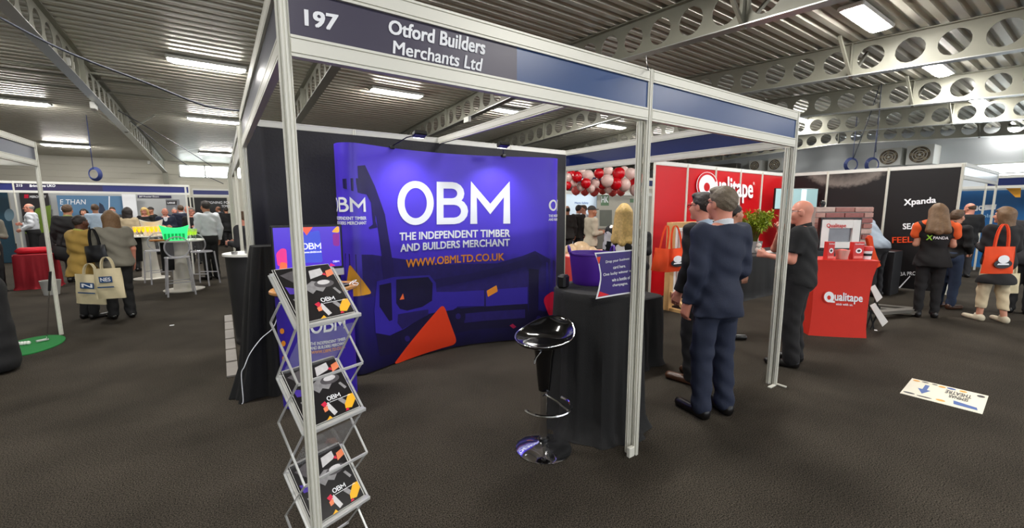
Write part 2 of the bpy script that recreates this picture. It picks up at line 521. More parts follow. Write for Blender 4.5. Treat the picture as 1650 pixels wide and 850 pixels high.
# ------------------------------------------------------------------ linear hall lamps
LAMP = mat('lit_diffuser', (1, 1, 1), 0.4, 0, 0.0, emit=(1.0, 0.97, 0.92), estr=LAMP_RADIANCE)
lamp_px = [(335, 106, 'ceiling lamp glowing left of the named stand, nearest of the three'), (345, 195, 'ceiling lamp left of the named stand, second of three'),
           (350, 249, 'small far ceiling lamp just above the far wall'), (107, 235, 'ceiling lamp above the far left stand'),
           (20, 164, 'ceiling lamp at the left picture edge'), (640, 151, 'ceiling lamp seen under the name board of the stand'),
           (985, 204, 'ceiling lamp seen under the blue board left of the middle post'), (1397, 33, 'large square looking ceiling lamp at top right'),
           (1510, 113, 'ceiling lamp at right beneath the nearest long beam'), (1575, 163, 'ceiling lamp small at far right between beams'),
           (828, 181, 'tiny ceiling lamp behind the cross rail of the stand'), (1408, 226, 'tiny ceiling lamp near the fan units on the end wall'), (1290, 193, 'ceiling lamp peeping past the right front post'), (1636, 209, 'ceiling lamp low at the right picture edge near the windows')]
def lamp(x, y, label, cast=True):
    z = deck(y) - 0.09
    t = thing('ceiling_lamp', label, 'ceiling lamp', (x, y, z), group='linear ceiling lamps')
    h = MB(); h.box((x, y, z + 0.045), (1.52, 0.36, 0.07)); h.build('housing', WHITE, t, bevel=0.02)
    d = MB()
    pr = [(-0.13, 0), (-0.085, -0.045), (0.085, -0.045), (0.13, 0)]
    vs = []
    for xx, k in ((-0.72, 0.25), (-0.62, 1), (0.62, 1), (0.72, 0.25)):
        vs += [(x + xx, y + a, z + 0.01 + b * k) for a, b in pr]
    fs = [(4 * i + j, 4 * i + j + 1, 4 * i + j + 5, 4 * i + j + 4) for i in range(3) for j in range(3)] + [(0, 1, 2, 3), (15, 14, 13, 12)]
    d.add(vs, fs); d.build('diffuser', LAMP, t)
    pass
    for s in (-0.45, 0.45): MB().bar((x + s, y, z + 0.08), (x + s, y, deck(y) + 0.02), 0.01, 0.01).build('hanger', STEEL, t)

lamp_spots = []
for px, py, lab in lamp_px:
    z = 4.8
    for _ in range(12):
        p = at(px, py, z=z); z = 0.5 * z + 0.5 * (deck(p.y) - 0.09)
    lamp(p.x, p.y, lab); lamp_spots.append((p.x, p.y))
behind = [(17.6, 12.8), (22.0, 9.0), (-0.45, -2.5), (4.1, -2.5), (8.8, -3.0), (-5.0, 3.0), (-0.45, 4.6), (4.1, 3.9), (-5.0, 12.6), (13.3, -3)]  # extra unseen lamps, added to light the hall
names = ['far beyond the red wall', 'close to the fan units', 'behind the viewer on the left', 'behind the viewer in the middle', 'behind the viewer on the right', 'left of the viewer', 'above the aisle beside the stand',
         'straight above the named stand', 'above the far left aisle', 'behind the viewer far right']
for (x, y), nm in zip(behind, names): lamp(x, y, 'unseen ceiling lamp added ' + nm)
# ------------------------------------------------------------------ the named stand: shell frame
X0, XM, XR, YF, YB, TOP = 0.226, 2.2, 4.2, 1.73, 4.74, 2.48
ZP0, ZP1 = 2.253, 2.408          # fascia board between lower and upper rail
def post_profile(r=0.0225):
    out = []
    for i in range(8):
        a0 = PI / 8 + i * PI / 4; a1 = a0 + PI / 4
        p = Vector((r * math.cos(a0), r * math.sin(a0))); q = Vector((r * math.cos(a1), r * math.sin(a1)))
        nrm = -(p + q).normalized()
        a = p.lerp(q, 0.34); b = p.lerp(q, 0.66)
        out += [tuple(p), tuple(a), tuple(a + nrm * 0.008), tuple(b + nrm * 0.008), tuple(b)]
    return out
POSTP = post_profile()
def post(parent, x, y, z0=0.0, z1=TOP, m=None):
    b = MB(); vs = [(x + a, y + c, z) for z in (z0, z1) for a, c in POSTP]; n = len(POSTP)
    b.add(vs, [(i, (i + 1) % n, (i + 1) % n + n, i + n) for i in range(n)] + [tuple(range(n, 2 * n)), tuple(range(n))[::-1]])
    return b.build('post', m or ALU, parent)
def rail_profile(h=0.072, t=0.032):
    g = 0.007; s = [(0, 0)]
    one = [(h * 0.13, 0), (h * 0.13, g), (h * 0.19, g), (h * 0.19, 0), (h * 0.81, 0), (h * 0.81, g), (h * 0.87, g), (h * 0.87, 0)]
    left = [(-t / 2 + d, z) for z, d in one]; right = [(t / 2 - d, z) for z, d in one[::-1]]
    return [(-t / 2, 0)] + left + [(-t / 2, h), (t / 2, h)] + right + [(t / 2, 0)]
RAILP = rail_profile()
def rail(parent, p, q, z, m=None, name='rail', prof=None):
    b = MB(); b.extrude(prof or RAILP, (p[0], p[1], z), (q[0], q[1], z)); return b.build(name, m or ALU, parent)
def board(parent, p, q, z0, z1, m, t=0.008, name='fascia_board'):
    p = Vector((p[0], p[1], 0)); q = Vector((q[0], q[1], 0)); d = (q - p).normalized(); nn = Vector((-d.y, d.x, 0))
    b = MB(); vs = [o + nn * s * t / 2 + Vector((0, 0, z)) for o in (p, q) for s in (-1, 1) for z in (z0, z1)]
    b.add(vs, [(0, 1, 3, 2), (4, 6, 7, 5), (0, 4, 5, 1), (2, 3, 7, 6), (0, 2, 6, 4), (1, 5, 7, 3)])
    return b.build(name, m, parent)

FB_DARK = mat('aubergine_fascia_vinyl', S(62, 57, 78), 0.35, 0, 0.04, 3)
FB_BLUE = mat('blue_fascia_vinyl', S(18, 64, 120), 0.3, 0, 0.05, 3)
FB_NAVY = mat('navy_fascia_vinyl', S(16, 34, 92), 0.3, 0, 0.05, 3)
FB_GREY = mat('grey_blue_fascia_vinyl', S(88, 90, 108), 0.3, 0, 0.08, 3)

frame = thing('stand_shell_frame', 'large aluminium shell frame of the stand numbered 197 with blue name boards', 'exhibition stand', (X0, YF, 0))
for x, y in ((X0, YF), (XM, YF), (XR, YF), (XR, YB), (0.345, YB), (0.215, 4.46), (X0 + 1, YB), (X0 + 2, YB), (X0 + 3, YB)): post(frame, x, y)
for x, y in ((XM - 0.02, YF + 0.042), (XR - 0.012, YF + 0.046)): post(frame, x, y, 0, 2.183)
bk = MB(); bk.box((XR - 0.07, YF - 0.01, 0.004), (0.1, 0.03, 0.008)); bk.box((XR + 0.02, YF - 0.05, 0.004), (0.03, 0.09, 0.008)); bk.build('foot_plate', ALU, frame)
ft = MB(); ft.box((XM - 0.05, YF - 0.005, 0.035), (0.05, 0.028, 0.07)); ft.build('foot_bracket', ALU, frame, bevel=0.004)
for a, b in (((X0 + 0.02, YF), (XM - 0.02, YF)), ((XM + 0.02, YF), (XR - 0.02, YF)),
             ((X0, YF + 0.02), (0.215, 4.44)), ((XR, YF + 0.02), (XR, YB - 0.02))):
    rail(frame, a, b, 2.183); rail(frame, a, b, 2.408)
rail(frame, (0.345, YB), (XR, YB), 2.408, WHITE)
rail(frame, (XM, YF + 0.02), (XM, YB - 0.02), 2.408)
b1 = board(frame, (X0 + 0.02, YF), (1.215, YF), ZP0, ZP1, FB_DARK)
board(frame, (1.215, YF), (XM - 0.02, YF), ZP0, ZP1, FB_BLUE)
board(frame, (XM + 0.02, YF), (XR - 0.02, YF), ZP0, ZP1, FB_BLUE)
board(frame, (X0, YF + 0.02), (0.215, 4.44), ZP0, ZP1, FB_GREY)
board(frame, (XR, YF + 0.02), (XR, YB - 0.02), ZP0, ZP1, FB_NAVY)
PANEL = mat('white_shell_panel', S(214, 212, 204), 0.5, 0, 0.03, 2)
for k in range(4):
    x0 = max(X0 + k, 0.36); board(frame, (x0 + 0.01, YB), (min(X0 + k + 1, XR) - 0.02, YB), 0.02, 2.41, PANEL, 0.006, 'wall_panel')
fp = Plane((0, YF - 0.0045, 0), (1, 0, 0), (0, 0, 1))
words('lettering', b1, PRINT_W, '197', fp, quad_px=[(492, 41), (541, 50), (544, 25), (491, 16)], bold=0.035)
words('lettering', b1, PRINT_W, 'Otford Builders', fp, quad_px=[(626, 54), (780, 88), (782, 66), (627, 32)], bold=0.03)
words('lettering', b1, PRINT_W, 'Merchants Ltd', fp, quad_px=[(633, 86), (774, 115), (777, 95), (634, 66)], bold=0.02)

# black curtain on the back wall
DRAPE = mat('black_curtain', S(46, 46, 50), 0.8, 0, 0.2, 6, 0.25, 40)
def curtain_fn(u, v):
    path = [(0.235, 4.47), (0.36, 4.70), (4.165, 4.70)]; Ls = [0.262, 3.805]; d = u * sum(Ls)
    if d < Ls[0]: t = d / Ls[0]; p = (path[0][0] + t * 0.125, path[0][1] + t * 0.23)
    else: t = (d - Ls[0]) / Ls[1]; p = (path[1][0] + t * 3.805, 4.70)
    z = 0.01 + v * 2.405
    s = d * 5.2 + 0.9 * math.sin(d * 2.1 + v * 1.3); amp = 0.012 + 0.012 * (1 - v)
    off = -amp * (1 + math.sin(s + 1.4 * v)) - 0.006 * math.sin(7 * v + 3 * d) * math.sin(2.3 * d + 5 * v)
    return (p[0], p[1] + off, z)
m = MB(); m.grid(curtain_fn, 150, 36)
o = m.build('curtain', DRAPE, origin=(0.3, 4.70, 0), smooth=True, fix=False)
tag(o, 'black creased curtain hung over the back wall of the stand behind the purple display', 'curtain')

# ------------------------------------------------------------------ curved purple pop-up display
def catmull(P, n=8):
    P = [Vector(p) for p in P]; out = []
    for i in range(len(P) - 1):
        p0 = P[max(i - 1, 0)]; p1 = P[i]; p2 = P[i + 1]; p3 = P[min(i + 2, len(P) - 1)]
        for j in range(n):
            t = j / n
            out.append(tuple(0.5 * ((2 * p1) + (p2 - p0) * t + (2 * p0 - 5 * p1 + 4 * p2 - p3) * t * t + (3 * p1 - p0 - 3 * p2 + p3) * t ** 3)))
    out.append(tuple(P[-1])); return out
BH = 2.26
plan = catmull([(1.30, 4.58), (1.08, 4.55), (0.95, 4.41), (0.945, 4.24), (1.05, 4.155), (1.22, 4.2), (1.5, 4.305), (1.85, 4.37), (2.2, 4.385),
                (2.55, 4.33), (2.9, 4.215), (3.2, 4.09), (3.36, 4.035), (3.49, 4.08), (3.54, 4.22), (3.45, 4.37), (3.2, 4.46)], 7)
BS = Curved(plan)
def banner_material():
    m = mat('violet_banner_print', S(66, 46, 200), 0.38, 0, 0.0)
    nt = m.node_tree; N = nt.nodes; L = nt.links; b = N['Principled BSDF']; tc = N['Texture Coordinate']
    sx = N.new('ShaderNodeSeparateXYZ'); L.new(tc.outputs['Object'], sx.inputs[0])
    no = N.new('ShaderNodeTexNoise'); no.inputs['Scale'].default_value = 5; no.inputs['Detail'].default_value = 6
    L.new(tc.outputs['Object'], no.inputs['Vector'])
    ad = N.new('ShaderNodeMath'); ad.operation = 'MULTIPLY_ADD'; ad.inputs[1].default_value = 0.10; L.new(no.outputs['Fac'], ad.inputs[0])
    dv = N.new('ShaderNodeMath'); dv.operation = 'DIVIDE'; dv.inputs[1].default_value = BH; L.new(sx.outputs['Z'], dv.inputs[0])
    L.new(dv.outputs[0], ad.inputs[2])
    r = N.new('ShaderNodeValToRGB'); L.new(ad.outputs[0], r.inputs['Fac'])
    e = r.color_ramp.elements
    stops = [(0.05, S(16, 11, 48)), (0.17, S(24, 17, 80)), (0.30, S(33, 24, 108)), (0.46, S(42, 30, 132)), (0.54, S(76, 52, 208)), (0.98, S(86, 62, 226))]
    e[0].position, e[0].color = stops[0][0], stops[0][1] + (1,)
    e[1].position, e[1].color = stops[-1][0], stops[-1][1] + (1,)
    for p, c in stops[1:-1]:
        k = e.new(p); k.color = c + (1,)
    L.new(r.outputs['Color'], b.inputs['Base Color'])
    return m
display = thing('popup_display', 'curved violet pop-up display wall printed with large white OBM letters', 'display wall', (2.2, 4.3, 0))
m = MB(); k = len(plan); vs = []
for off in (0.0, -0.02):
    for z in (0.015, BH):
        for i, p in enumerate(plan):
            q = BS.p(BS.c[i], z, off); vs.append(tuple(q))
fs = []
for i in range(k - 1):
    fs += [(i, i + 1, k + i + 1, k + i), (2 * k + i, 3 * k + i, 3 * k + i + 1, 2 * k + i + 1), (k + i, k + i + 1, 3 * k + i + 1, 3 * k + i), (i, 2 * k + i, 2 * k + i + 1, i + 1)]
fs += [(0, k, 3 * k, 2 * k), (k - 1, 3 * k - 1, 4 * k - 1, 2 * k - 1)]
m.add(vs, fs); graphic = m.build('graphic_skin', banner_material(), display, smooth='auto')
bf = MB()
for a in np.linspace(0.25, BS.c[-1] - 0.25, 9):
    q = BS.p(a, 0, -0.04); bf.box((q.x, q.y, BH / 2), (0.02, 0.02, BH - 0.04))
bf.build('back_frame', ALU, display)
D1 = mat('print_dark_violet', S(34, 25, 90), 0.4, 0, 0.25, 9); D2 = mat('print_mid_violet', S(52, 38, 156), 0.4, 0, 0.12, 6)
D3 = mat('print_black_violet', S(21, 15, 56), 0.4, 0, 0.2, 9); D4 = mat('print_low_violet', S(38, 27, 104), 0.4, 0, 0.35, 14)
ORR = mat('print_orange_red', S(228, 62, 26), 0.42, 0, 0.02); YEL = mat('print_amber', S(232, 164, 44), 0.42, 0, 0.02)
ORA = mat('print_orange', S(242, 150, 46), 0.42, 0, 0.02); CRI = mat('print_crimson', S(206, 16, 58), 0.42, 0, 0.02)
pp = lambda nm, mt, pts, off=0.002: patch(nm, graphic, mt, pts, BS, True, off)
pp('printed_houses', D4, [(556, 408), (600, 410), (640, 416), (720, 426), (800, 424), (842, 412), (862, 404), (884, 416), (894, 420), (894, 468), (850, 470), (720, 476), (640, 470), (556, 480)], 0.0012)
pp('printed_crane_arm', D1, [(576, 267), (588, 266), (604, 300), (613, 325), (620, 345), (632, 418), (616, 418), (606, 350), (600, 330), (590, 312), (577, 290)])
pp('printed_crane_boom', D1, [(552, 288), (576, 287), (602, 302), (601, 315), (580, 311), (553, 303)], 0.0024)
pp('printed_crane_hook', D1, [(597, 316), (604, 318), (605, 356), (608, 366), (595, 369), (594, 366), (601, 361)], 0.0028)
pp('printed_crane_foot', D1, [(614, 416), (633, 416), (636, 452), (618, 452)], 0.0026)
pp('printed_chassis', D3, [(606, 536), (628, 541), (650, 530), (690, 506), (720, 500), (850, 488), (852, 505), (884, 500), (884, 520), (856, 526), (760, 531), (738, 536), (700, 548), (650, 566), (612, 574)], 0.0016)
pp('printed_truck_bed', D2, [(720, 471), (786, 467), (850, 462), (850, 489), (786, 493), (720, 494)], 0.0022)
pp('printed_bed_edge', D1, [(780, 466), (783, 466), (783, 494), (780, 494)], 0.0030)
pp('printed_loader_beam', D1, [(690, 452), (760, 440), (812, 427), (848, 416), (850, 428), (812, 440), (760, 452), (690, 466)], 0.0026)
pp('printed_tree', D1, [(846, 418), (856, 409), (866, 410), (874, 424), (868, 437), (850, 436)], 0.0030)
pp('printed_rear_mast', D3, [(852, 432), (868, 434), (867, 508), (852, 504)], 0.0034)
pp('printed_side_skirt', D4, [(748, 505), (846, 498), (846, 512), (748, 520)], 0.0026)
pp('printed_cab', D2, [(607, 453), (634, 446), (692, 443), (702, 455), (703, 470), (736, 470), (736, 498), (690, 505), (650, 530), (628, 540), (605, 536), (603, 500)], 0.0030)
pp('printed_side_window', D3, [(611, 459), (630, 455), (632, 515), (627, 517), (611, 493)], 0.0036)
pp('printed_windscreen', D3, [(638, 450), (690, 446), (697, 456), (696, 484), (680, 494), (656, 500), (644, 497), (638, 488)], 0.0036)
pp('printed_bumper', D1, [(641, 506), (690, 498), (690, 507), (648, 530), (640, 520)], 0.0038)
for cx, cy, r in ((738, 509, 12), (868, 513, 12), (656, 545, 12)):
    pp('printed_wheel', D3, [(cx + r * math.cos(t), cy + 1.15 * r * math.sin(t)) for t in np.linspace(0, 2 * PI, 18, endpoint=False)], 0.0042)
    pp('printed_hub', D4, [(cx + r * 0.35 * math.cos(t), cy + r * 0.4 * math.sin(t)) for t in np.linspace(0, 2 * PI, 12, endpoint=False)], 0.0048)
pp('printed_triangle', ORR, rounded([(632, 588), (714, 488), (737.5, 553), (686, 568)], 11), 0.0050)
pp('printed_triangle', YEL, rounded([(563, 424), (600, 473), (556, 478)], 7), 0.0040)
pp('printed_triangle', mat('print_coral', S(240, 108, 60), 0.42), [(643.5, 482.5), (651, 481.5), (649, 472)], 0.0050)
pp('printed_diamond', ORA, rounded([(784, 468), (800, 459), (802, 469), (786, 478)], 1.5), 0.0050)
pp('printed_diamond', mat('print_rose', S(190, 30, 84), 0.42), [(821, 524), (826, 521), (832, 526), (827, 529)], 0.0050)
pp('printed_shield', CRI, rounded([(874, 480), (893, 466), (893, 520), (884, 508)], 9), 0.0050)
obm('logo', graphic, PRINT_W, BS, [(640, 363), (822, 360), (822, 292), (640, 288)], off=0.005)
words('lettering', graphic, PRINT_W, 'THE INDEPENDENT TIMBER', BS, [(643.6, 387), (821.5, 381), (821.5, 369.5), (643.6, 375)], bold=0.03, off=0.005)
words('lettering', graphic, PRINT_W, 'AND BUILDERS MERCHANT', BS, [(645, 405.5), (821, 396), (821, 384.5), (645, 393.5)], bold=0.03, off=0.005)
words('lettering', graphic, ORA, 'WWW.OBMLTD.CO.UK', BS, [(654, 431), (812, 419), (812, 407.5), (654, 418)], bold=0.025, off=0.005)
aR, bT = BS.ab(588, 317); bB = BS.ab(588, 341)[1]; wl = (bT - bB) * 3.0
def side_logo(a0, a1):
    obm('logo', graphic, PRINT_W, BS, box=(a0, bB, a1, bT), off=0.005)
    words('lettering', graphic, PRINT_W, 'THE INDEPENDENT TIMBER', BS, box=(a0, bB - 0.075, a1, bB - 0.045), bold=0.03, off=0.005)
    words('lettering', graphic, PRINT_W, 'AND BUILDERS MERCHANT', BS, box=(a0, bB - 0.12, a1, bB - 0.09), bold=0.03, off=0.005)
side_logo(aR - wl, aR); aL = BS.ab(884, 330)[0]; side_logo(aL, aL + wl)

# arm lamps clamped to the display
def arm_lamp(label, foot_px, head_px, y_head):
    a, _ = BS.ab(foot_px[0], foot_px[1] + 8)
    p = BS.p(a, BH, 0.0); hd = at(head_px[0], head_px[1], y=y_head)
    t = thing('arm_lamp', label, 'spotlight', (p.x, p.y, BH), group='arm lamps on the display')
    b = MB(); b.box((p.x, p.y, BH + 0.005), (0.05, 0.04, 0.03)); b.build('clamp', BLACK, t, bevel=0.004)
    b = MB(); mid = p.lerp(hd, 0.55) + Vector((0, 0, 0.03)); b.tube([p + Vector((0, 0, 0.02)), mid, hd], 0.006, 6); b.build('arm', BLACK, t)
    b = MB(); d = Vector((p.x - hd.x, p.y - hd.y, 0)).normalized(); R = Matrix.Rotation(math.radians(-18), 3, 'X')
    b.box(hd, (0.13, 0.085, 0.045), R=R); b.build('head', BLACK, t, bevel=0.008)
    b = MB(); b.box(hd - Vector((0, -0.012, 0.024)), (0.10, 0.05, 0.006), R=R); b.build('lens', mat('spot_lens', (1, 1, 1), emit=(0.9, 0.93, 1), estr=14), t)
    l = bpy.data.lights.new('spot_beam', 'SPOT'); l.energy = 17; l.color = (0.86, 0.9, 1.0); l.spot_size = math.radians(105); l.spot_blend = 0.9; l.shadow_soft_size = 0.05
    lo = bpy.data.objects.new('spot_beam', l); col.objects.link(lo); lo.parent = t
    lp = hd + Vector((0, 0, -0.05)) - t.location; lo.location = lp
    tgt = Vector((hd.x + 0.05, p.y, 1.45)) - t.location
    lo.rotation_euler = (tgt - lp).to_track_quat('-Z', 'Y').to_euler()
arm_lamp('black arm lamp clamped near the left of the violet display top', (632, 236), (676, 216), 3.98)
arm_lamp('black arm lamp clamped right of centre on the violet display top', (811, 246), (811, 233), 3.95)

# ------------------------------------------------------------------ bar stool
def bar_stool():
    g = at(876, 722, z=0); gx, gy = g.x, g.y
    t = thing('bar_stool', 'glossy black swivel bar stool with chrome disc base', 'bar stool', (gx, gy, 0))
    L = lambda nm, mt, prof, n=36, **kw: MB().lathe(prof, (gx, gy, 0), n).build(nm, mt, t, smooth='auto')
    L('base', CHROME, [(0.0, 0.0), (0.192, 0.0), (0.193, 0.008), (0.17, 0.02), (0.1, 0.036), (0.05, 0.05), (0.034, 0.06), (0.0, 0.06)])
    L('collar', BLACK, [(0.036, 0.058), (0.036, 0.085), (0.03, 0.09), (0.0, 0.09)], 20)
    L('column', CHROME, [(0.026, 0.06), (0.026, 0.5), (0.0, 0.5)], 20)
    L('gas_sleeve', BLACK_GLOSS, [(0.04, 0.43), (0.048, 0.5), (0.062, 0.66), (0.08, 0.755), (0.0, 0.757)], 24)
    b = MB(); a0 = math.radians(172); a1 = math.radians(372)
    ring = [(gx + 0.165 * math.cos(a) , gy + 0.165 * math.sin(a) - 0.03, 0.33) for a in np.linspace(a0, a1, 18)]
    b.tube(ring, 0.0105, 8); b.tube([(gx, gy, 0.40), (gx + 0.04, gy - 0.09, 0.37), (gx + 0.06, gy - 0.182, 0.335)], 0.009, 6)
    b.build('footrest', CHROME, t, smooth='auto')
    b = MB(); b.tube([(gx - 0.03, gy - 0.02, 0.73), (gx - 0.13, gy - 0.07, 0.70), (gx - 0.155, gy - 0.085, 0.672)], 0.006, 6); b.build('height_lever', CHROME, t)
    # dished seat whose rim rises to a low back on the right
    b = MB(); nu = 40; rr = [0.0001, 0.05, 0.1, 0.14, 0.17, 0.188, 0.196]; back = math.radians(20)
    def sz(r, a):
        k = max(0.0, math.cos(a - back)); fr = max(0.0, math.cos(a - back + PI))
        return 0.775 + 1.15 * max(0, r - 0.06) ** 2 * 2.2 + (r / 0.196) ** 3 * (0.085 * k ** 1.5) - (r / 0.196) ** 4 * 0.03 * fr
    vs = []
    for r in rr: vs += [(gx + r * math.cos(2 * PI * j / nu), gy + r * math.sin(2 * PI * j / nu), sz(r, 2 * PI * j / nu)) for j in range(nu)]
    for r, dz in ((0.2, -0.008), (0.194, -0.02), (0.15, -0.03), (0.07, -0.02), (0.0001, -0.018)):
        vs += [(gx + r * math.cos(2 * PI * j / nu), gy + r * math.sin(2 * PI * j / nu), sz(min(r, 0.196), 2 * PI * j / nu) + dz) for j in range(nu)]
    nr = len(rr) + 5
    b.add(vs, [(i * nu + j, i * nu + (j + 1) % nu, (i + 1) * nu + (j + 1) % nu, (i + 1) * nu + j) for i in range(nr - 1) for j in range(nu)])
    b.build('seat', BLACK_GLOSS, t, smooth=True)
    b = MB(); b.tube([(gx + 0.199 * math.cos(a), gy + 0.199 * math.sin(a), sz(0.196, a) - 0.004) for a in np.linspace(0, 2 * PI, 40, endpoint=False)], 0.004, 6, closed=True)
    b.build('seat_rim', CHROME, t, smooth=True)
bar_stool()

# ------------------------------------------------------------------ cloth covered tables
def skirt(cx, cy, rx, ry, z_top, flare, nf, seed, sq=2.0, amp=0.03, n=120, puddle=0.03, sag=None):
    rs = random.Random(seed); ph = [rs.uniform(0, 6.28) for _ in range(4)]
    b = MB(); levels = [1.0, 0.985, 0.95, 0.88, 0.78, 0.66, 0.54, 0.42, 0.3, 0.18, 0.08, 0.02, 0.0]
    def pt(a, lv):
        c_, s_ = math.cos(a), math.sin(a)
        k = (abs(c_) ** sq + abs(s_) ** sq) ** (-1 / sq)
        d = 1 - lv; gr = min(1, d * 2.2)
        fold = amp * gr * (math.sin(nf * a + ph[0] + 1.2 * d) + 0.5 * math.sin(nf * 1.7 * a + ph[1] - 1.5 * d)) + 0.3 * amp * gr * math.sin(nf * 3.1 * a + ph[2])
        e = flare * d ** 0.7 + (puddle * max(0, (0.1 - lv) / 0.1) ** 2) + fold - (0.012 if lv == 1.0 else 0)
        return (cx + (rx * k + e) * c_, cy + (ry * k + e) * s_, max(0.004, z_top * lv + (0.01 * math.sin(nf * a + ph[3]) if 0 < lv < 0.1 else 0)))
    vs = []
    for lv in levels: vs += [pt(2 * PI * j / n, lv) for j in range(n)]
    fs = [(i * n + j, i * n + (j + 1) % n, (i + 1) * n + (j + 1) % n, (i + 1) * n + j) for i in range(len(levels) - 1) for j in range(n)]
    fs.append(tuple(range(n)))
    b.add(vs, fs); return b
def cloth_table(name, label, cx, cy, rx, ry, zt, flare, nf, seed, sq=2.0, mt=None, amp=0.03, puddle=0.03, cat='table'):
    t = thing(name, label, cat, (cx, cy, 0))
    skirt(cx, cy, rx, ry, zt, flare, nf, seed, sq, amp, puddle=puddle).build('tablecloth', mt or CLOTH_BLK, t, smooth='auto', fix=False)
    b = MB()
    if sq < 3: b.lathe([(0, zt - 0.03), (rx * 0.94, zt - 0.03), (rx * 0.94, zt - 0.012), (0, zt - 0.012)], (cx, cy, 0), 32, 1, ry / rx)
    else: b.box((cx, cy, zt - 0.02), (rx * 1.8, ry * 1.8, 0.018))
    b.build('tabletop', WHITE, t)
    b = MB()
    if sq < 3: b.lathe([(0.2, 0.005), (0.2, 0.02), (0.03, 0.03), (0.03, zt - 0.03), (0, zt - 0.03)], (cx, cy, 0), 16)
    else:
        for sx in (-1, 1):
            for sy in (-1, 1): b.bar((cx + sx * rx * 0.8, cy + sy * ry * 0.8, 0.01), (cx + sx * rx * 0.8, cy + sy * ry * 0.8, zt - 0.03), 0.03, 0.03)
    b.build('table_frame', ALU, t)
    return t
TX, TY, TZ = 2.32, 2.23, 1.06
cloth_table('cocktail_table', 'tall round table under a floor length black cloth beside the bar stool', TX, TY, 0.325, 0.325, TZ, 0.045, 9, 3, amp=0.016, puddle=0.05)
cloth_table('low_table', 'low black clothed table behind the tall round one', 3.40, 3.02, 0.43, 0.33, 0.74, 0.03, 11, 5, sq=9, amp=0.02)
for i, (dx, dy, rz, c_) in enumerate(((-0.05, -0.18, 0.3, (222, 216, 200)), (0.16, -0.12, -0.5, (196, 190, 178)), (0.28, 0.08, 0.9, (228, 226, 220)), (-0.25, 0.05, 0.1, (170, 160, 150)))):
    b = MB(); b.box((3.40 + dx, 3.02 + dy, 0.747 + 0.004 * i), (0.2, 0.14, 0.006), rz); o = b.build('leaflet', mat('leaflet_paper_%d' % i, S(*c_), 0.6), origin=(3.4 + dx, 3.02 + dy, 0.743))
    tag(o, ['cream leaflet nearest the front edge of the low black table', 'buff leaflet at the right front of the low black table', 'white leaflet at the back right of the low black table', 'grey leaflet at the left of the low black table'][i], 'leaflet', 'leaflets on the low black table')

# purple tub with handles
PURP = mat('purple_rubber', S(78, 34, 150), 0.45, 0, 0.08, 8)
g = at(951, 456, z=TZ); t = thing('flexible_tub', 'purple rubber tub with loop handles on the tall black table', 'bucket', (g.x, g.y, TZ))
MB().lathe([(0.0, 0.004), (0.132, 0.0), (0.14, 0.01), (0.168, 0.232), (0.174, 0.237), (0.174, 0.25), (0.164, 0.25), (0.16, 0.232), (0.13, 0.02), (0.0, 0.018)], (g.x, g.y, TZ), 40).build('tub_body', PURP, t, smooth='auto')
for s in (-1, 1):
    d = RT.normalized() * s; side = Vector((-d.y, d.x, 0)); c_ = Vector((g.x, g.y, TZ + 0.244)) + Vector((d.x, d.y, 0)) * 0.166
    MB().tube([c_ + side * 0.055 * math.cos(a) + Vector((0, 0, 0.055 * math.sin(a))) + Vector((d.x, d.y, 0)) * 0.012 * math.sin(a) for a in np.linspace(0, PI, 12)], 0.009, 6).build('handle', PURP, t, smooth=True)

# prize card leaning at the table edge
o_ = CAM + ray(992, 442) * 2.74; cu = Vector((RT.x, RT.y, 0)).normalized(); cv = Vector((0, 0, 1))
CP = Plane(o_, cu, cv); CARDV = mat('violet_card_print', S(62, 44, 122), 0.3, 0, 0.06, 8)
t = thing('prize_card', 'violet printed card asking visitors to drop a business card', 'sign', tuple(o_ + Vector((0, 0, -0.16))))
edge = [(1028, 401), (1029, 436), (1027, 470), (994, 475.5), (960, 481.5), (964, 466), (967, 450), (967, 440), (964, 424), (958, 407), (992, 404.5)]
pl = [CP.ab(*p) for p in edge]
b = MB(); b.slab(pl, CP.o, CP.u, CP.v, -CP.n * (1 if CP.n.dot(CAM - CP.o) > 0 else -1), 0.003); card = b.build('card', PRINT_W, t)
inner = [(1029, 403), (1029, 436), (1027, 468), (994, 473), (963, 478.5), (966.5, 466), (969, 450), (969, 440), (966, 424), (960.5, 409), (992, 406.5)]
patch('card_print', card, CARDV, inner, CP, True, 0.001)
patch('corner_mark', card, mat('print_red', S(224, 34, 44), 0.4), [(963, 478), (966, 469), (982, 474.5)], CP, True, 0.002)
patch('heart_mark', card, ORR, rounded([(961, 414), (968, 413), (965, 426)], 2), CP, True, 0.002)
for s_, q in (('Drop your business', [(976, 425), (1014, 419), (1014, 414), (976, 419.5)]), ('card here.', [(988, 433), (1008, 430), (1008, 425.5), (988, 428)]),
              ('One lucky winner will', [(972, 446), (1021, 438), (1021, 432.5), (972, 440)]), ('win a bottle of', [(986, 453.5), (1015, 449), (1015, 444), (986, 448)]), ('champagne.', [(987, 462.5), (1011.5, 459), (1011.5, 453.5), (987, 457)])):
    words('lettering', card, PRINT_W, s_, CP, q, bold=0.015, off=0.002)
b = MB(); b.box((2.09, 2.36, TZ + 0.05), (0.09, 0.07, 0.1), 0.4); o = b.build('camera_bag', BLACK, origin=(2.09, 2.36, TZ), bevel=0.015); tag(o, 'small black pouch behind the purple tub', 'pouch')
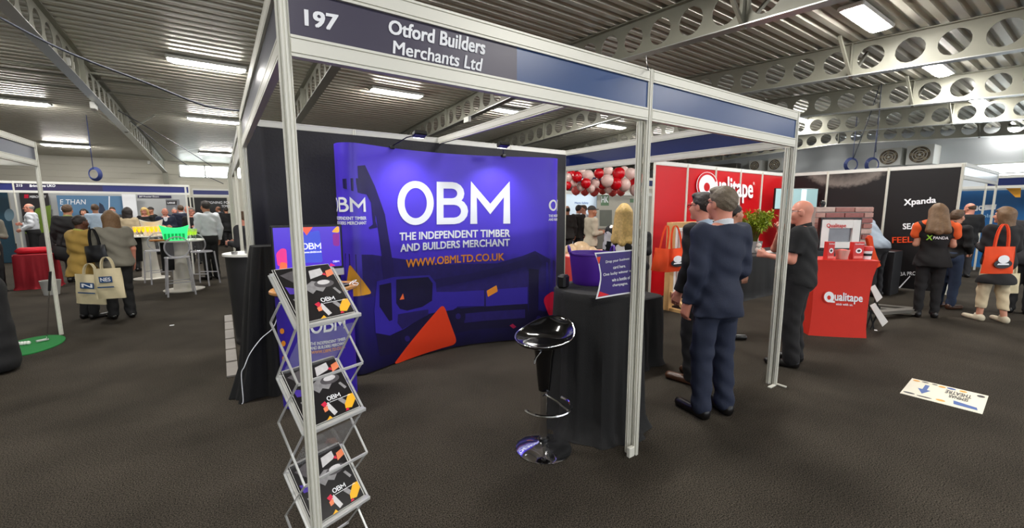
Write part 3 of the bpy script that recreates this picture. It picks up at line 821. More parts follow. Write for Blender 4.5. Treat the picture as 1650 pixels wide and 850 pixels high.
# ------------------------------------------------------------------ violet counter, computer, draped desk
CX, CY = 0.615, 3.85
counter = thing('promotion_counter', 'violet curved counter with oval wooden top inside the stand', 'counter', (CX, CY, 0))
VIO = mat('violet_counter_wrap', S(60, 40, 168), 0.4, 0, 0.08, 4); WOOD = mat('pale_wood', S(196, 142, 86), 0.45, 0, 0.2, 9)
MB().lathe([(0.0, 0.01), (0.30, 0.01), (0.305, 0.965), (0, 0.965)], (CX, CY, 0), 48, 1.0, 0.66).build('wrap', VIO, counter, smooth='auto')
MB().lathe([(0.0, 0.965), (0.335, 0.965), (0.345, 0.975), (0.345, 0.99), (0.335, 1.0), (0, 1.0)], (CX, CY, 0), 48, 1.0, 0.7).build('worktop', WOOD, counter, smooth='auto')
CS = Curved([(CX + 0.306 * math.cos(a), CY + 0.203 * math.sin(a)) for a in np.linspace(PI * 1.02, PI * 2.0, 40)], 0.05)
for px, py in ((454.7, 533), (457, 553), (458.6, 577)):
    patch('round_icon', counter, ORA, [(px + 3.6 * math.cos(t), py + 4.6 * math.sin(t)) for t in np.linspace(0, 2 * PI, 16, endpoint=False)], CS)
for s_, q, mt in (('THE INDEPENDENT TIMBER', [(500, 556), (556, 547), (556, 542.5), (500, 551)], PRINT_W), ('AND BUILDERS MERCHANT', [(500, 563), (556, 553.5), (556, 549), (500, 558)], PRINT_W), ('WWW.OBMLTD.CO.UK', [(502, 570), (556, 560), (556, 555.5), (502, 565)], ORA)):
    words('lettering', counter, mt, s_, CS, q, off=0.004)
obm('logo', counter, PRINT_W, CS, [(500, 538), (556, 528), (556, 503), (500, 512)], off=0.004)

mon = thing('desktop_computer', 'all-in-one desktop computer showing a violet screen on the wooden counter top', 'computer', (0.59, 3.88, 1.0))
b = MB(); b.box((0.59, 3.895, 1.325), (0.545, 0.03, 0.385)); b.build('case', BLACK, mon, bevel=0.006)
b = MB(); b.box((0.59, 3.888, 1.105), (0.545, 0.03, 0.062)); b.build('chin', mat('silver_case', S(205, 206, 210), 0.3, 0.6), mon, bevel=0.004)
b = MB(); b.box((0.59, 3.94, 1.08), (0.14, 0.012, 0.15)); b.box((0.59, 3.90, 1.005), (0.17, 0.15, 0.01)); b.build('foot', MATS['silver_case'], mon, bevel=0.003)
SCR = mat('lit_violet_screen', S(74, 44, 196), 0.2, 0, 0.1, 4, emit=S(78, 48, 200), estr=0.55)
b = MB(); b.box((0.59, 3.8785, 1.327), (0.51, 0.002, 0.345)); scr = b.build('screen', SCR, mon)
SP = Plane((0.335, 3.8770, 1.1545), (1, 0, 0), (0, 0, 1))
E_ = lambda nm, c_: mat(nm, S(*c_), 0.3, 0, 0.02, emit=S(*c_), estr=0.5)
sw, sh = 0.51, 0.345
sp = lambda nm, mt, pts, off=0.001, r=0.02: patch(nm, scr, mt, rounded([(x * sw, y * sh) for x, y in pts], r), SP, False, off)
sp('screen_shape', E_('lit_pink', (228, 52, 140)), [(0.03, 0.1), (0.17, 0.1), (0.17, 0.5), (0.1, 0.52), (0.02, 0.4)])
sp('screen_shape', E_('lit_coral', (244, 110, 70)), [(0.05, 0.0), (0.16, 0.0), (0.17, 0.16), (0.07, 0.2)], 0.0015)
sp('screen_shape', E_('lit_coral2', (240, 96, 70)), [(0.40, 1.0), (0.58, 1.0), (0.48, 0.8)], 0.001, 0.004)
sp('screen_shape', E_('lit_amber', (246, 176, 60)), [(0.86, 0.86), (0.99, 0.84), (0.99, 1.0), (0.95, 1.0)])
sp('screen_shape', E_('lit_plum', (140, 30, 150)), [(0.88, 0.52), (0.98, 0.5), (0.99, 0.84), (0.88, 0.82)])
sp('screen_shape', E_('lit_magenta', (220, 30, 120)), [(0.80, 0.0), (0.90, 0.02), (0.82, 0.09)], 0.001, 0.004)
sp('screen_shape', E_('lit_blue', (66, 82, 214)), [(0.4, 0.14), (0.7, 0.12), (0.68, 0.92), (0.45, 0.86)], 0.0006)
PW = E_('lit_white', (250, 250, 255))
obm('logo', scr, PW, SP, box=(0.40 * sw, 0.46 * sh, 0.69 * sw, 0.62 * sh), off=0.002)
words('lettering', scr, PW, 'www.obmltd.co.uk', SP, box=(0.43 * sw, 0.37 * sh, 0.69 * sw, 0.42 * sh), off=0.002)
obm('logo', scr, PW, SP, box=(0.86 * sw, 0.10 * sh, 0.96 * sw, 0.15 * sh), off=0.002)
b = MB(); rs = random.Random(4)
b.tube(catmull([(0.86, 3.72, 1.006), (0.90, 3.75, 1.03), (0.92, 3.70, 1.045), (0.88, 3.68, 1.02), (0.91, 3.66, 1.006), (0.94, 3.73, 1.012), (0.90, 3.78, 1.02), (0.87, 3.74, 1.006)], 6), 0.003, 5)
tag(b.build('charging_cable', PRINT_W, origin=(0.9, 3.72, 1.0), smooth=True), 'coiled white charging cable on the wooden counter top', 'cable')
b = MB(); b.box((0.80, 3.74, 1.012), (0.07, 0.14, 0.02), 0.5); tag(b.build('phone', BLACK, origin=(0.8, 3.74, 1.0), bevel=0.006), 'black phone lying on the wooden counter top', 'phone')

# tall black draped plinth at the left rear of the stand
t = thing('draped_plinth', 'tall narrow plinth under a trailing black cloth left of the computer', 'plinth', (0.24, 4.32, 0))
b = MB(); nu = 90; rs = random.Random(2); ph = [rs.uniform(0, 6) for _ in range(5)]
def dp(u, v):
    a = 2 * PI * u; z = 1.33 * (1 - v) if v < 1 else 0.004
    k = (abs(math.cos(a)) ** 5 + abs(math.sin(a)) ** 5) ** -0.2
    w_ = 0.095 + 0.12 * v ** 0.8 + 0.05 * max(0, v - 0.8) / 0.2; d_ = 0.13 + 0.03 * v
    fold = (0.004 + 0.028 * v) * (math.sin(8 * a + ph[0] + v) + 0.5 * math.sin(15 * a + ph[1] - 2 * v))
    shift = -0.03 * v
    return (0.29 + shift * 1.6 + (w_ * k + fold) * math.cos(a), 4.30 + (d_ * k + fold) * math.sin(a), max(0.004, z))
b.grid(dp, nu, 26, True); b.f.append(tuple(range(nu))); b.m.append(0)
b.build('cloth', CLOTH_BLK, t, smooth='auto', fix=False)
b = MB(); b.box((0.29, 4.30, 0.66), (0.14, 0.2, 1.3)); b.build('plinth_core', BLACK, t)
b = MB(); b.tube(catmull([(0.34, 4.03, 0.75), at(440, 528, y=4.02), at(421, 545, y=4.02), at(403, 569, y=4.03), at(394, 590, y=4.04), at(389, 603, y=4.08), Vector((0.04, 4.09, 0.05)), Vector((0.03, 4.10, 0.008))], 6), 0.004, 5)
tag(b.build('power_cable', PRINT_W, origin=(-0.05, 4.12, 0), smooth=True), 'white power cable trailing from the violet counter to the draped plinth foot', 'cable')

# ------------------------------------------------------------------ folding leaflet stand with brochures
LU = Vector((0.94, 0.34, 0)).normalized(); LB = Vector((-0.34, 0.94, 0)).normalized(); LO = Vector((0.225, 1.88, 0)); LW = 0.278
LIPS = [1.165, 0.705, 0.248]; SD, SR = 0.195, 0.205
ls = thing('leaflet_stand', 'folding zigzag metal leaflet stand behind the front left post', 'leaflet stand', tuple(LO + LU * LW / 2 + LB * 0.1))
ACR = mat('clear_acrylic', S(225, 228, 232), 0.08, 0, 0.0, alpha=0.25)
SILV = mat('satin_silver', S(206, 207, 206), 0.3, 0.35, 0.05)
L3 = lambda a, d, z: LO + LU * a + LB * d + Vector((0, 0, z))
for z in LIPS:
    b = MB(); b.add([L3(0, 0.005, z), L3(LW, 0.005, z), L3(LW, SD, z + SR), L3(0, SD, z + SR), L3(0, 0.01, z - 0.005), L3(LW, 0.01, z - 0.005), L3(LW, SD + 0.004, z + SR - 0.004), L3(0, SD + 0.004, z + SR - 0.004)],
                    [(0, 1, 2, 3), (4, 5, 6, 7), (0, 1, 5, 4), (1, 2, 6, 5), (2, 3, 7, 6), (3, 0, 4, 7)]); sh_ = b.build('shelf', mat('pale_shelf', S(205, 204, 198), 0.35, 0, 0.03), ls)
    b = MB(); b.bar(L3(-0.006, -0.012, z + 0.006), L3(LW + 0.006, -0.012, z + 0.006), 0.018, 0.03, LB); b.build('lip', SILV, sh_, bevel=0.003)
    b = MB(); b.bar(L3(-0.004, SD, z + SR), L3(LW + 0.004, SD, z + SR), 0.012, 0.012); b.build('top_rod', SILV, sh_)
for a in (-0.008, LW + 0.008):
    zig = [(SD, LIPS[0] + SR)]
    for i, z in enumerate(LIPS):
        zig.append((0.0, z)); zig.append((SD, LIPS[i + 1] + SR if i < 2 else 0.012))
    for (d0, z0), (d1, z1) in zip(zig, zig[1:]):
        b = MB(); b.bar(L3(a, d0, z0), L3(a, d1, z1), 0.005, 0.010, LU); b.build('zigzag_bar', SILV, ls)
    zag = [(0.095, LIPS[0] + SR / 2), (SD, LIPS[0] - 0.0), (0.0, (LIPS[0] + LIPS[1]) / 2), (SD, LIPS[1]), (0.0, (LIPS[1] + LIPS[2]) / 2), (SD, LIPS[2]), (0.0, 0.012)]
    a2 = a + (0.008 if a > 0 else -0.008)
    for (d0, z0), (d1, z1) in zip(zag, zag[1:]):
        b = MB(); b.bar(L3(a2, d0, z0), L3(a2, d1, z1), 0.005, 0.009, LU); b.build('zigzag_bar', SILV, ls)
for d, z in ((0.0, 0.012), (SD, 0.012), (0.0, 0.93), (0.0, 0.475)):
    b = MB(); b.bar(L3(-0.016, d, z), L3(LW + 0.016, d, z), 0.01, 0.01); b.build('cross_rod', SILV, ls)
for i in (0, 1):
    b = MB(); b.add([L3(0.01, 0.004, LIPS[i] - 0.03), L3(LW - 0.01, 0.004, LIPS[i] - 0.03), L3(LW - 0.01, SD - 0.01, LIPS[i + 1] + SR + 0.01), L3(0.01, SD - 0.01, LIPS[i + 1] + SR + 0.01)], [(0, 1, 2, 3)])
    b.build('clear_panel', ACR, ls, fix=False)
BROWN_BLK = mat('brochure_black', S(22, 19, 21), 0.3, 0, 0.2, 20); G1 = mat('brochure_grey', S(150, 148, 150), 0.4, 0, 0.35, 60); G2 = mat('brochure_pale', S(214, 212, 214), 0.4, 0, 0.2, 40); G3 = mat('brochure_dark_grey', S(84, 80, 84), 0.4, 0, 0.4, 60)
BRO_O = mat('brochure_coral', S(246, 138, 92), 0.4); BRO_Y = mat('brochure_amber', S(252, 186, 26), 0.4); BRO_R = mat('brochure_crimson', S(214, 24, 66), 0.4); BRO_V = mat('brochure_violet', S(76, 48, 168), 0.4)
PAPER = mat('paper_edge', S(232, 230, 226), 0.6)
nv_up = (LB * SD + Vector((0, 0, SR))).normalized(); nn_ = LU.cross(nv_up)
if nn_.z < 0: nn_ = -nn_
tier = ['top', 'middle', 'bottom']
def brochure(k, j, n):
    w_, h_ = 0.250, 0.284; lift = 0.006 + 0.0045 * j; da = (0.010, 0.018, 0.014)[j] ; db = 0.004 + 0.004 * (2 - j)
    o0 = LO + LU * da + Vector((0, 0, LIPS[k])) + nv_up * (0.006 + db) + nn_ * lift + LB * 0.004
    b = MB(); b.add([o0 + LU * (w_ * x) + nv_up * (h_ * y) + nn_ * d for d in (0, 0.004) for x, y in ((0, 0), (1, 0), (1, 1), (0, 1))], [(0, 3, 2, 1), (4, 5, 6, 7), (0, 1, 5, 4), (1, 2, 6, 5), (2, 3, 7, 6), (3, 0, 4, 7)])
    lab = ['black covered brochure at the back of the %s tier', 'black covered brochure in the middle of the pile on the %s tier', 'black brochure with amber and coral marks in front on the %s tier'][j] % tier[k]
    t = thing('brochure', lab, 'brochure', tuple(o0), group='brochures on the leaflet stand')
    pg = b.build('pages', PAPER, t)
    P = Plane(o0 + nn_ * 0.0042, LU, nv_up)
    q = lambda nm, m_, pts, off: patch(nm, cov, m_, [(x * w_, y * h_) for x, y in pts], P, False, off)
    cov = patch('cover', t, BROWN_BLK, [(x * w_, y * h_) for x, y in ((0.004, 0.004), (0.996, 0.004), (0.996, 0.996), (0.004, 0.996))], P, False, 0.0004)
    if j < 2: return
    q('cover_photo', G2, [(0.52, 0.74), (0.80, 0.80), (0.80, 0.93), (0.56, 0.90)], 0.0010)
    q('cover_photo', G1, [(0.40, 0.64), (0.52, 0.70), (0.66, 0.66), (0.72, 0.55), (0.62, 0.47), (0.52, 0.52), (0.43, 0.46), (0.36, 0.54)], 0.0012)
    q('cover_photo', G3, [(0.72 + 0.19 * math.cos(a), 0.62 + 0.075 * math.sin(a)) for a in np.linspace(0, 6.28, 20, endpoint=False)], 0.0014)
    q('cover_photo', G2, [(0.72 + 0.12 * math.cos(a), 0.645 + 0.045 * math.sin(a)) for a in np.linspace(0, 6.28, 16, endpoint=False)], 0.0018)
    q('cover_photo', G1, [(0.83, 0.51), (0.88, 0.52), (0.95, 0.40), (0.90, 0.38)], 0.0012)
    q('cover_photo', G2, [(0.42, 0.24), (0.50, 0.27), (0.58, 0.06), (0.50, 0.03)], 0.0012)
    q('cover_photo', G1, [(0.68, 0.24), (0.76, 0.26), (0.88, 0.10), (0.80, 0.07)], 0.0012)
    q('cover_photo', G1, [(0.06, 0.42), (0.22, 0.46), (0.24, 0.36), (0.10, 0.31)], 0.0012)
    q('cover_photo', G3, [(0.04, 0.88), (0.28, 0.94), (0.40, 0.80), (0.20, 0.72)], 0.0011)
    q('cover_shape', BRO_V, [(0.03, 0.66), (0.26, 0.58), (0.30, 0.48), (0.05, 0.52)], 0.0014)
    q('cover_shape', BRO_O, [(0.83, 0.73), (0.995, 0.78), (0.995, 0.89), (0.86, 0.86)], 0.0022)
    q('cover_shape', BRO_R, [(0.76, 0.80), (0.84, 0.76), (0.83, 0.83)], 0.0024)
    q('cover_shape', BRO_Y, [(0.74, 0.06), (0.76, 0.13), (0.90, 0.27), (0.995, 0.26), (0.995, 0.15), (0.86, 0.04)], 0.0022)
    q('cover_shape', BRO_R, [(0.36, 0.27), (0.45, 0.30), (0.47, 0.24), (0.40, 0.20)], 0.0022); q('cover_shape', BRO_O, [(0.37, 0.20), (0.46, 0.22), (0.44, 0.14), (0.37, 0.13)], 0.0024)
    q('cover_shape', BRO_Y, [(0.34, 0.0), (0.45, 0.0), (0.42, 0.05)], 0.0022); q('cover_shape', BRO_R, [(0.72, 0.02), (0.80, 0.02), (0.77, 0.07)], 0.0024)
    obm('logo', cov, PRINT_W, P, box=(0.50 * w_, 0.28 * h_, 0.76 * w_, 0.36 * h_), off=0.003)
    q('underline', PRINT_W, [(0.52, 0.25), (0.94, 0.25), (0.94, 0.258), (0.52, 0.258)], 0.003)
for k in range(3):
    for j in range(3): brochure(k, j, 3)

# ------------------------------------------------------------------ aisle side: dark counter, cups, floor planks, panel wall
t = thing('bar_counter', 'dark tapering counter with a thin white top in the left aisle', 'counter', (0.29, 6.1, 0))
MB().lathe([(0, 0.0), (0.245, 0.0), (0.29, 1.09), (0, 1.09)], (0.29, 6.1, 0), 28).build('counter_body', mat('charcoal_wrap', S(34, 34, 36), 0.5, 0, 0.2, 8), t, smooth='auto')
MB().lathe([(0, 1.09), (0.315, 1.09), (0.315, 1.115), (0, 1.115)], (0.29, 6.1, 0), 28).build('worktop', WHITE, t, smooth='auto')
STEELM = mat('brushed_steel', S(150, 150, 152), 0.25, 0.9)
for i, (dx, dy, r, h, lab) in enumerate(((-0.14, -0.16, 0.035, 0.03, 'small flat steel dish at the front of the dark aisle counter'), (0.0, -0.1, 0.04, 0.09, 'short steel mug at the middle of the dark aisle counter'), (0.10, -0.17, 0.042, 0.11, 'steel beaker nearest the curtain on the dark aisle counter'), (0.16, -0.03, 0.04, 0.12, 'tall steel beaker at the back of the dark aisle counter'))):
    b = MB(); b.lathe([(0, 0), (r * 0.85, 0), (r, h), (r * 0.9, h), (r * 0.8, 0.006), (0, 0.006)], (0.24 + dx, 6.1 + dy, 1.115), 16)
    tag(b.build('steel_cup', STEELM, origin=(0.24 + dx, 6.1 + dy, 1.115), smooth='auto'), lab, 'cup', 'steel cups on the aisle counter')
for i, y in enumerate(np.linspace(4.86, 7.3, 6)):
    b = MB(); b.box((-0.02, y + 0.22, 0.01), (0.1, 0.44, 0.02)); tag(b.build('floor_plank', mat('grey_plank', S(132, 126, 120), 0.6, 0, 0.15, 8), origin=(-0.02, y, 0), bevel=0.003), 'grey edging plank on the aisle floor, number %s from the stand' % ['one', 'two', 'three', 'four', 'five', 'six'][i], 'plank', 'grey edging planks along the aisle')
sf = thing('panel_wall', 'white panel wall with slim posts behind the dark aisle counter', 'partition', (0.22, 10.5, 0))
for y0, y1 in ((8.6, 9.6), (9.6, 10.6), (10.6, 11.6), (11.6, 12.6)):
    board(sf, (0.22, y0 + 0.02), (0.22, y1 - 0.02), 0.03, 2.41, PANEL, 0.01, 'wall_panel'); post(sf, 0.22, y0)
post(sf, 0.22, 12.6); rail(sf, (0.22, 5.2), (0.22, 12.6), 2.408, WHITE); rail(sf, (0.22, 5.2), (0.22, 8.6), 2.183, WHITE)
board(sf, (0.22, 5.2), (0.22, 8.58), 2.25, 2.41, PANEL); post(sf, 0.22, 7.2); post(sf, 0.22, 5.2)

# ------------------------------------------------------------------ left neighbour stand and the far row
lf = thing('neighbour_stand_frame', 'aluminium stand frame with grey blue board at the left picture edge', 'exhibition stand', (-1.86, 7.85, 0))
post(lf, -1.86, 7.85); post(lf, -1.9, 4.85)
for z in (2.183, 2.408): rail(lf, (-1.86, 7.83), (-1.9, 4.87), z); rail(lf, (-1.88, 7.85), (-4.9, 7.9), z)
board(lf, (-1.86, 7.83), (-1.9, 4.87), ZP0, ZP1, FB_GREY); board(lf, (-1.88, 7.85), (-4.9, 7.9), ZP0, ZP1, PANEL)
FY = 19.0
fr_ = thing('far_stand_frame', 'far stand with a navy name board numbered 215', 'exhibition stand', (-3.2, FY, 0))
for x in (-8.2, -5.05, -0.86): post(fr_, x, FY)
for z in (2.13, 2.408): rail(fr_, (-8.2, FY), (-0.86, FY), z, WHITE)
NAVY2 = mat('far_navy_board', S(36, 44, 112), 0.4); PLUM2 = mat('far_plum_board', S(44, 36, 78), 0.4)
board(fr_, (-8.18, FY), (-5.07, FY), 2.2, 2.41, NAVY2); fb_ = board(fr_, (-5.03, FY), (-3.1, FY), 2.2, 2.41, PLUM2); board(fr_, (-3.1, FY), (-0.88, FY), 2.2, 2.41, NAVY2)
fpl = Plane((0, FY - 0.006, 0), (1, 0, 0), (0, 0, 1))
words('lettering', fb_, PRINT_W, '215', fpl, quad_px=[(26, 300.5), (36, 300.5), (36, 296.5), (26, 296.5)], bold=0.03)
words('lettering', fb_, PRINT_W, 'Brimstons UKO', fpl, quad_px=[(48, 301), (89, 301), (89, 297), (48, 297)], bold=0.03)
def wall_panel_thing(name, label, A, B, z0, z1, m, cat='panel', t_=0.04):
    A = Vector((A[0], A[1], 0)); B = Vector((B[0], B[1], 0)); c_ = (A + B) / 2; d = (B - A)
    b = MB(); b.box((c_.x, c_.y, (z0 + z1) / 2), (d.length, t_, z1 - z0), math.atan2(d.y, d.x))
    o = b.build(name, m, origin=(c_.x, c_.y, z0)); return tag(o, label, cat), Plane((A.x, A.y, 0) , d.normalized(), (0, 0, 1))
def px_panel(name, label, x0, x1, ytop, ybot, Y, m, cat='panel', floor=True):
    A = at(x0, (ytop + ybot) / 2, y=Y); B = at(x1, (ytop + ybot) / 2, y=Y); zt = at((x0 + x1) / 2, ytop, y=Y).z; zb = at((x0 + x1) / 2, ybot, y=Y).z
    o, _ = wall_panel_thing(name, label, (A.x, Y), (B.x, Y), 0.02 if floor else zb, zt, m, cat)
    return o, Plane((0, Y - 0.021, 0), (1, 0, 0), (0, 0, 1))
TEAL = mat('teal_panel', S(18, 54, 70), 0.4, 0, 0.1, 2); DKPOST = mat('charcoal_poster', S(44, 40, 42), 0.4, 0, 0.1, 2); GRN = mat('leaf_green_print', S(112, 138, 50), 0.4, 0, 0.3, 3)
SKYB = mat('steel_blue_poster', S(88, 128, 164), 0.4, 0, 0.1, 1); GREYW = mat('pale_grey_panel', S(188, 190, 190), 0.5, 0, 0.04, 2)
o, P = px_panel('exhibit_board', 'dark teal panel with a pale round emblem at the far left', -30, 21, 309, 430, 19.2, TEAL)
patch('round_emblem', o, mat('pale_emblem', S(96, 122, 136), 0.4), [(15 + 8 * math.cos(t), 346 + 10 * math.sin(t)) for t in np.linspace(0, 6.28, 20, endpoint=False)], P)
px_panel('back_panel', 'pale grey back panel of the far 215 stand', 25, 305, 308, 450, 22.0, GREYW)
o, P = px_panel('poster_panel', 'charcoal and green poster with a small red badge in the far stand', 36, 82, 310, 380, 21.8, DKPOST)
patch('green_field', o, GRN, [(58, 336), (82, 330), (82, 374), (40, 376)], P); patch('red_badge', o, CRI, [(39, 313), (46, 313), (46, 319), (39, 319)], P)
words('lettering', o, PRINT_W, 'MERCHANT', P, [(48, 318.5), (74, 318.5), (74, 315), (48, 315)])
o, P = px_panel('poster_panel', 'steel blue poster with white capitals in the far stand', 95, 200, 315, 372, 21.7, SKYB)
words('lettering', o, PRINT_W, 'E THAN', P, [(97, 329), (138, 329), (138, 321), (97, 321)], bold=0.0); words('lettering', o, PRINT_W, 'ON', P, [(97, 340), (106, 340), (106, 332), (97, 332)], bold=0.0)
TOWER = mat('poster_tower', S(34, 44, 66), 0.4); patch('printed_tower', o, TOWER, [(160, 326), (166, 330), (176, 352), (176, 372), (158, 372)], P); patch('printed_edge', o, PRINT_W, [(175, 316), (177, 316), (177, 345), (175, 345)], P, True, 0.003)
o, P = px_panel('white_panel', 'bright white panel right of the steel blue poster', 200, 222, 312, 380, 21.6, PRINT_W)
o, P = px_panel('stand_header', 'thin navy header over a white wall in the far row', 222, 276, 314.5, 318.5, 21.955, PLUM2, floor=False)
words('lettering', o, PRINT_W, '207 Premier Doors', P, [(224, 317.6), (256, 317.6), (256, 315.4), (224, 315.4)])
o, P = px_panel('poster_panel', 'grey poster with dark sign board behind the bar tables', 268, 290, 321, 345, 21.4, mat('mid_grey_poster', S(120, 122, 126), 0.4)); patch('dark_sign', o, DKPOST, [(268, 323), (285, 323), (285, 330), (268, 330)], P); words('lettering', o, PRINT_W, 'LARGE', P, [(270, 328), (282, 328), (282, 325), (270, 325)])
nf = thing('far_stand_frame', 'distant white stand frame beside the far navy board stand', 'exhibition stand', (-0.5, 22.8, 0))
xa, xb = at(311, 315, y=22.8).x, at(372, 315, y=22.8).x
for x in (xa, xb): post(nf, x, 22.8)
for z in (2.183, 2.43): rail(nf, (xa, 22.8), (xb, 22.8), z, WHITE)
board(nf, (xa, 22.8), (xb, 22.8), 2.25, 2.43, NAVY2)
o, P = px_panel('poster_panel', 'black poster with white capitals beyond the man in the pale shirt', 288, 369, 318, 400, 24.5, mat('black_poster', S(30, 29, 31), 0.4, 0, 0.1, 2))
words('lettering', o, PRINT_W, 'DESIGNING FOR', P, [(326, 328), (372, 328), (372, 324), (326, 324)]); words('lettering', o, PRINT_W, 'TOMORROW', P, [(357, 334), (384, 334), (384, 330), (357, 330)])
o, P = px_panel('fascia_post_pair', 'slim white truss posts left of the man in the pale shirt', 304.5, 307.5, 299, 452, 13.2, WHITE, 'post')

# red clothed table, golf mat, balls, putter, tub
REDC = mat('crimson_cloth', S(150, 18, 34), 0.8, 0, 0.15, 10)
g = at(56, 466, z=0); cloth_table('red_table', 'crimson clothed low table beside the left frame post', g.x, g.y + 0.32, 0.29, 0.28, 0.72, 0.02, 9, 8, sq=6, mt=REDC, amp=0.015)
b = MB(); b.box((g.x - 0.02, g.y + 0.34, 0.785), (0.5, 0.35, 0.12), 0.1); tag(b.build('folded_throw', mat('red_throw', S(196, 20, 40), 0.8, 0, 0.2, 10), origin=(g.x, g.y + 0.4, 0.72), bevel=0.05, smooth=True), 'bright red folded throw on the crimson table', 'throw')
g = at(50, 557, z=0); GRASS = mat('green_turf', S(30, 128, 60), 0.95, 0, 0.2, 150, 0.5, 300)
b = MB(); b.lathe([(0, 0.001), (0.36, 0.001), (0.36, 0.012), (0, 0.012)], (g.x, g.y, 0), 40, 0.78, 1.3); tag(b.build('putting_mat', GRASS, origin=(g.x, g.y, 0)), 'round green putting mat on the floor at left', 'mat')
GB = mat('golf_ball_white', S(238, 238, 234), 0.35, 0, 0.02)
for i, (px, lab) in enumerate(((30, 'golf ball farthest left of the row on the green mat'), (35.5, 'golf ball in the middle of the row on the green mat'), (40.5, 'golf ball in the row next to the rightmost on the green mat'), (45.5, 'golf ball at the right end of the row on the green mat'))):
    p = at(px, 554 - i * 0.5, z=0.03); b = MB(); b.sphere((p.x, p.y, 0.035), 0.0235, 14, 10); tag(b.build('golf_ball', GB, origin=(p.x, p.y, 0.012), smooth=True), lab, 'golf ball', 'golf balls on the putting mat')
p = at(76, 548, z=0.02); q = at(81, 437, y=p.y)
t = thing('putter', 'golf putter leaning upright on the green mat', 'golf club', (p.x, p.y, 0.012))
MB().tube([(p.x, p.y, 0.04), q], 0.006, 8).build('shaft', CHROME, t); MB().tube([p.lerp(q, 0.72), q], 0.014, 8).build('grip', BLACK, t)
b = MB(); b.box((p.x - 0.04, p.y, 0.03), (0.11, 0.03, 0.024), 0.5); b.build('club_head', SILV, t, bevel=0.005)
g = at(84, 474, z=0); b = MB(); b.lathe([(0, 0), (0.11, 0), (0.15, 0.28), (0.14, 0.28), (0.105, 0.012), (0, 0.012)], (g.x, g.y, 0), 20); tag(b.build('waste_tub', mat('pale_tub', S(176, 176, 172), 0.4), origin=(g.x, g.y, 0), smooth='auto'), 'pale grey tub on the floor behind the left post', 'tub')
for i, (px, py, w_) in enumerate(((277, 524, 0.05), (1411, 532, 0.04), (1386, 537, 0.04))):
    g = at(px, py, z=0); b = MB(); b.box((g.x, g.y, 0.004), (w_, 0.03, 0.006), 0.4 * i); tag(b.build('paper_scrap', PRINT_W, origin=(g.x, g.y, 0)), ['white paper scrap on the left aisle carpet', 'white paper scrap right of the red counter foot', 'small white scrap close by the red counter foot'][i], 'paper scrap', 'paper scraps on the carpet')

# ------------------------------------------------------------------ poseur tables with drinks and clear stools
WGL = mat('white_gloss_pedestal', S(214, 210, 200), 0.3, 0, 0.04, 3)
def poseur(label, g, r=0.34):
    t = thing('poseur_table', label, 'table', (g.x, g.y, 0), group='white pedestal tables')
    MB().lathe([(0, 0), (0.34, 0), (0.345, 0.02), (0.18, 0.03), (0.155, 0.3), (0.125, 0.8), (0.13, 1.0), (0, 1.0)], (g.x, g.y, 0), 28).build('pedestal', WGL, t, smooth='auto')
    MB().lathe([(0, 1.0), (r, 1.0), (r + 0.01, 1.012), (r, 1.03), (0, 1.03)], (g.x, g.y, 0), 32).build('tabletop', WHITE, t, smooth='auto')
    b = MB(); b.box((g.x - 0.2, g.y - 0.1, 0.72), (0.22, 0.02, 0.58), 0.3); b.build('cloth_runner', CLOTH_BLK, t, bevel=0.008)
    return t
g1 = at(297, 468, z=0); g1.y += 0.12; g2 = at(244, 449, z=0); g2.y += 0.1
poseur('white pedestal table carrying the glowing green tub', g1, 0.40); poseur('white pedestal table carrying the yellow drinks', g2, 0.40)
DRINK = mat('yellow_drink', S(250, 196, 20), 0.2, 0, 0.05, emit=S(250, 190, 10), estr=0.8); GLS = mat('clear_glass', S(220, 230, 232), 0.05, 0, 0.0, alpha=0.3)  # glow added to the yellow drink so its colour reads stronger
def flute(x, y, z, lab, grp, dm):
    t = thing('drinking_glass', lab, 'glass', (x, y, z), group=grp)
    MB().lathe([(0, 0), (0.03, 0), (0.03, 0.004), (0.005, 0.012), (0.005, 0.07), (0.02, 0.1), (0.039, 0.22), (0.037, 0.22), (0.018, 0.1), (0, 0.08)], (x, y, z), 10).build('glass_bowl', GLS, t, smooth='auto')
    MB().lathe([(0, 0.076), (0.022, 0.1), (0.036, 0.21), (0, 0.21)], (x, y, z), 10).build('drink', dm, t, smooth='auto')
ORD = ['first', 'second', 'third', 'fourth', 'fifth', 'sixth', 'seventh', 'eighth']
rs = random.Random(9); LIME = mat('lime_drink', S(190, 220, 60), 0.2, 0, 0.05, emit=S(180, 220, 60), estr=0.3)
for i in range(16):
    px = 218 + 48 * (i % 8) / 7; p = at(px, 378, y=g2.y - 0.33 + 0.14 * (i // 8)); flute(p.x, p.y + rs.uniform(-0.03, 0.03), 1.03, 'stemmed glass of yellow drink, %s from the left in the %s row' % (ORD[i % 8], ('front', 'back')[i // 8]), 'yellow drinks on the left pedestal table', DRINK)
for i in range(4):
    p = at(303 + 4 * i, 378, y=g1.y - 0.14 + 0.1 * (i % 2)); flute(p.x, p.y, 1.03, 'stemmed glass of lime drink right of the green tub, %s from the tub' % ORD[i], 'lime drinks by the green tub', LIME)
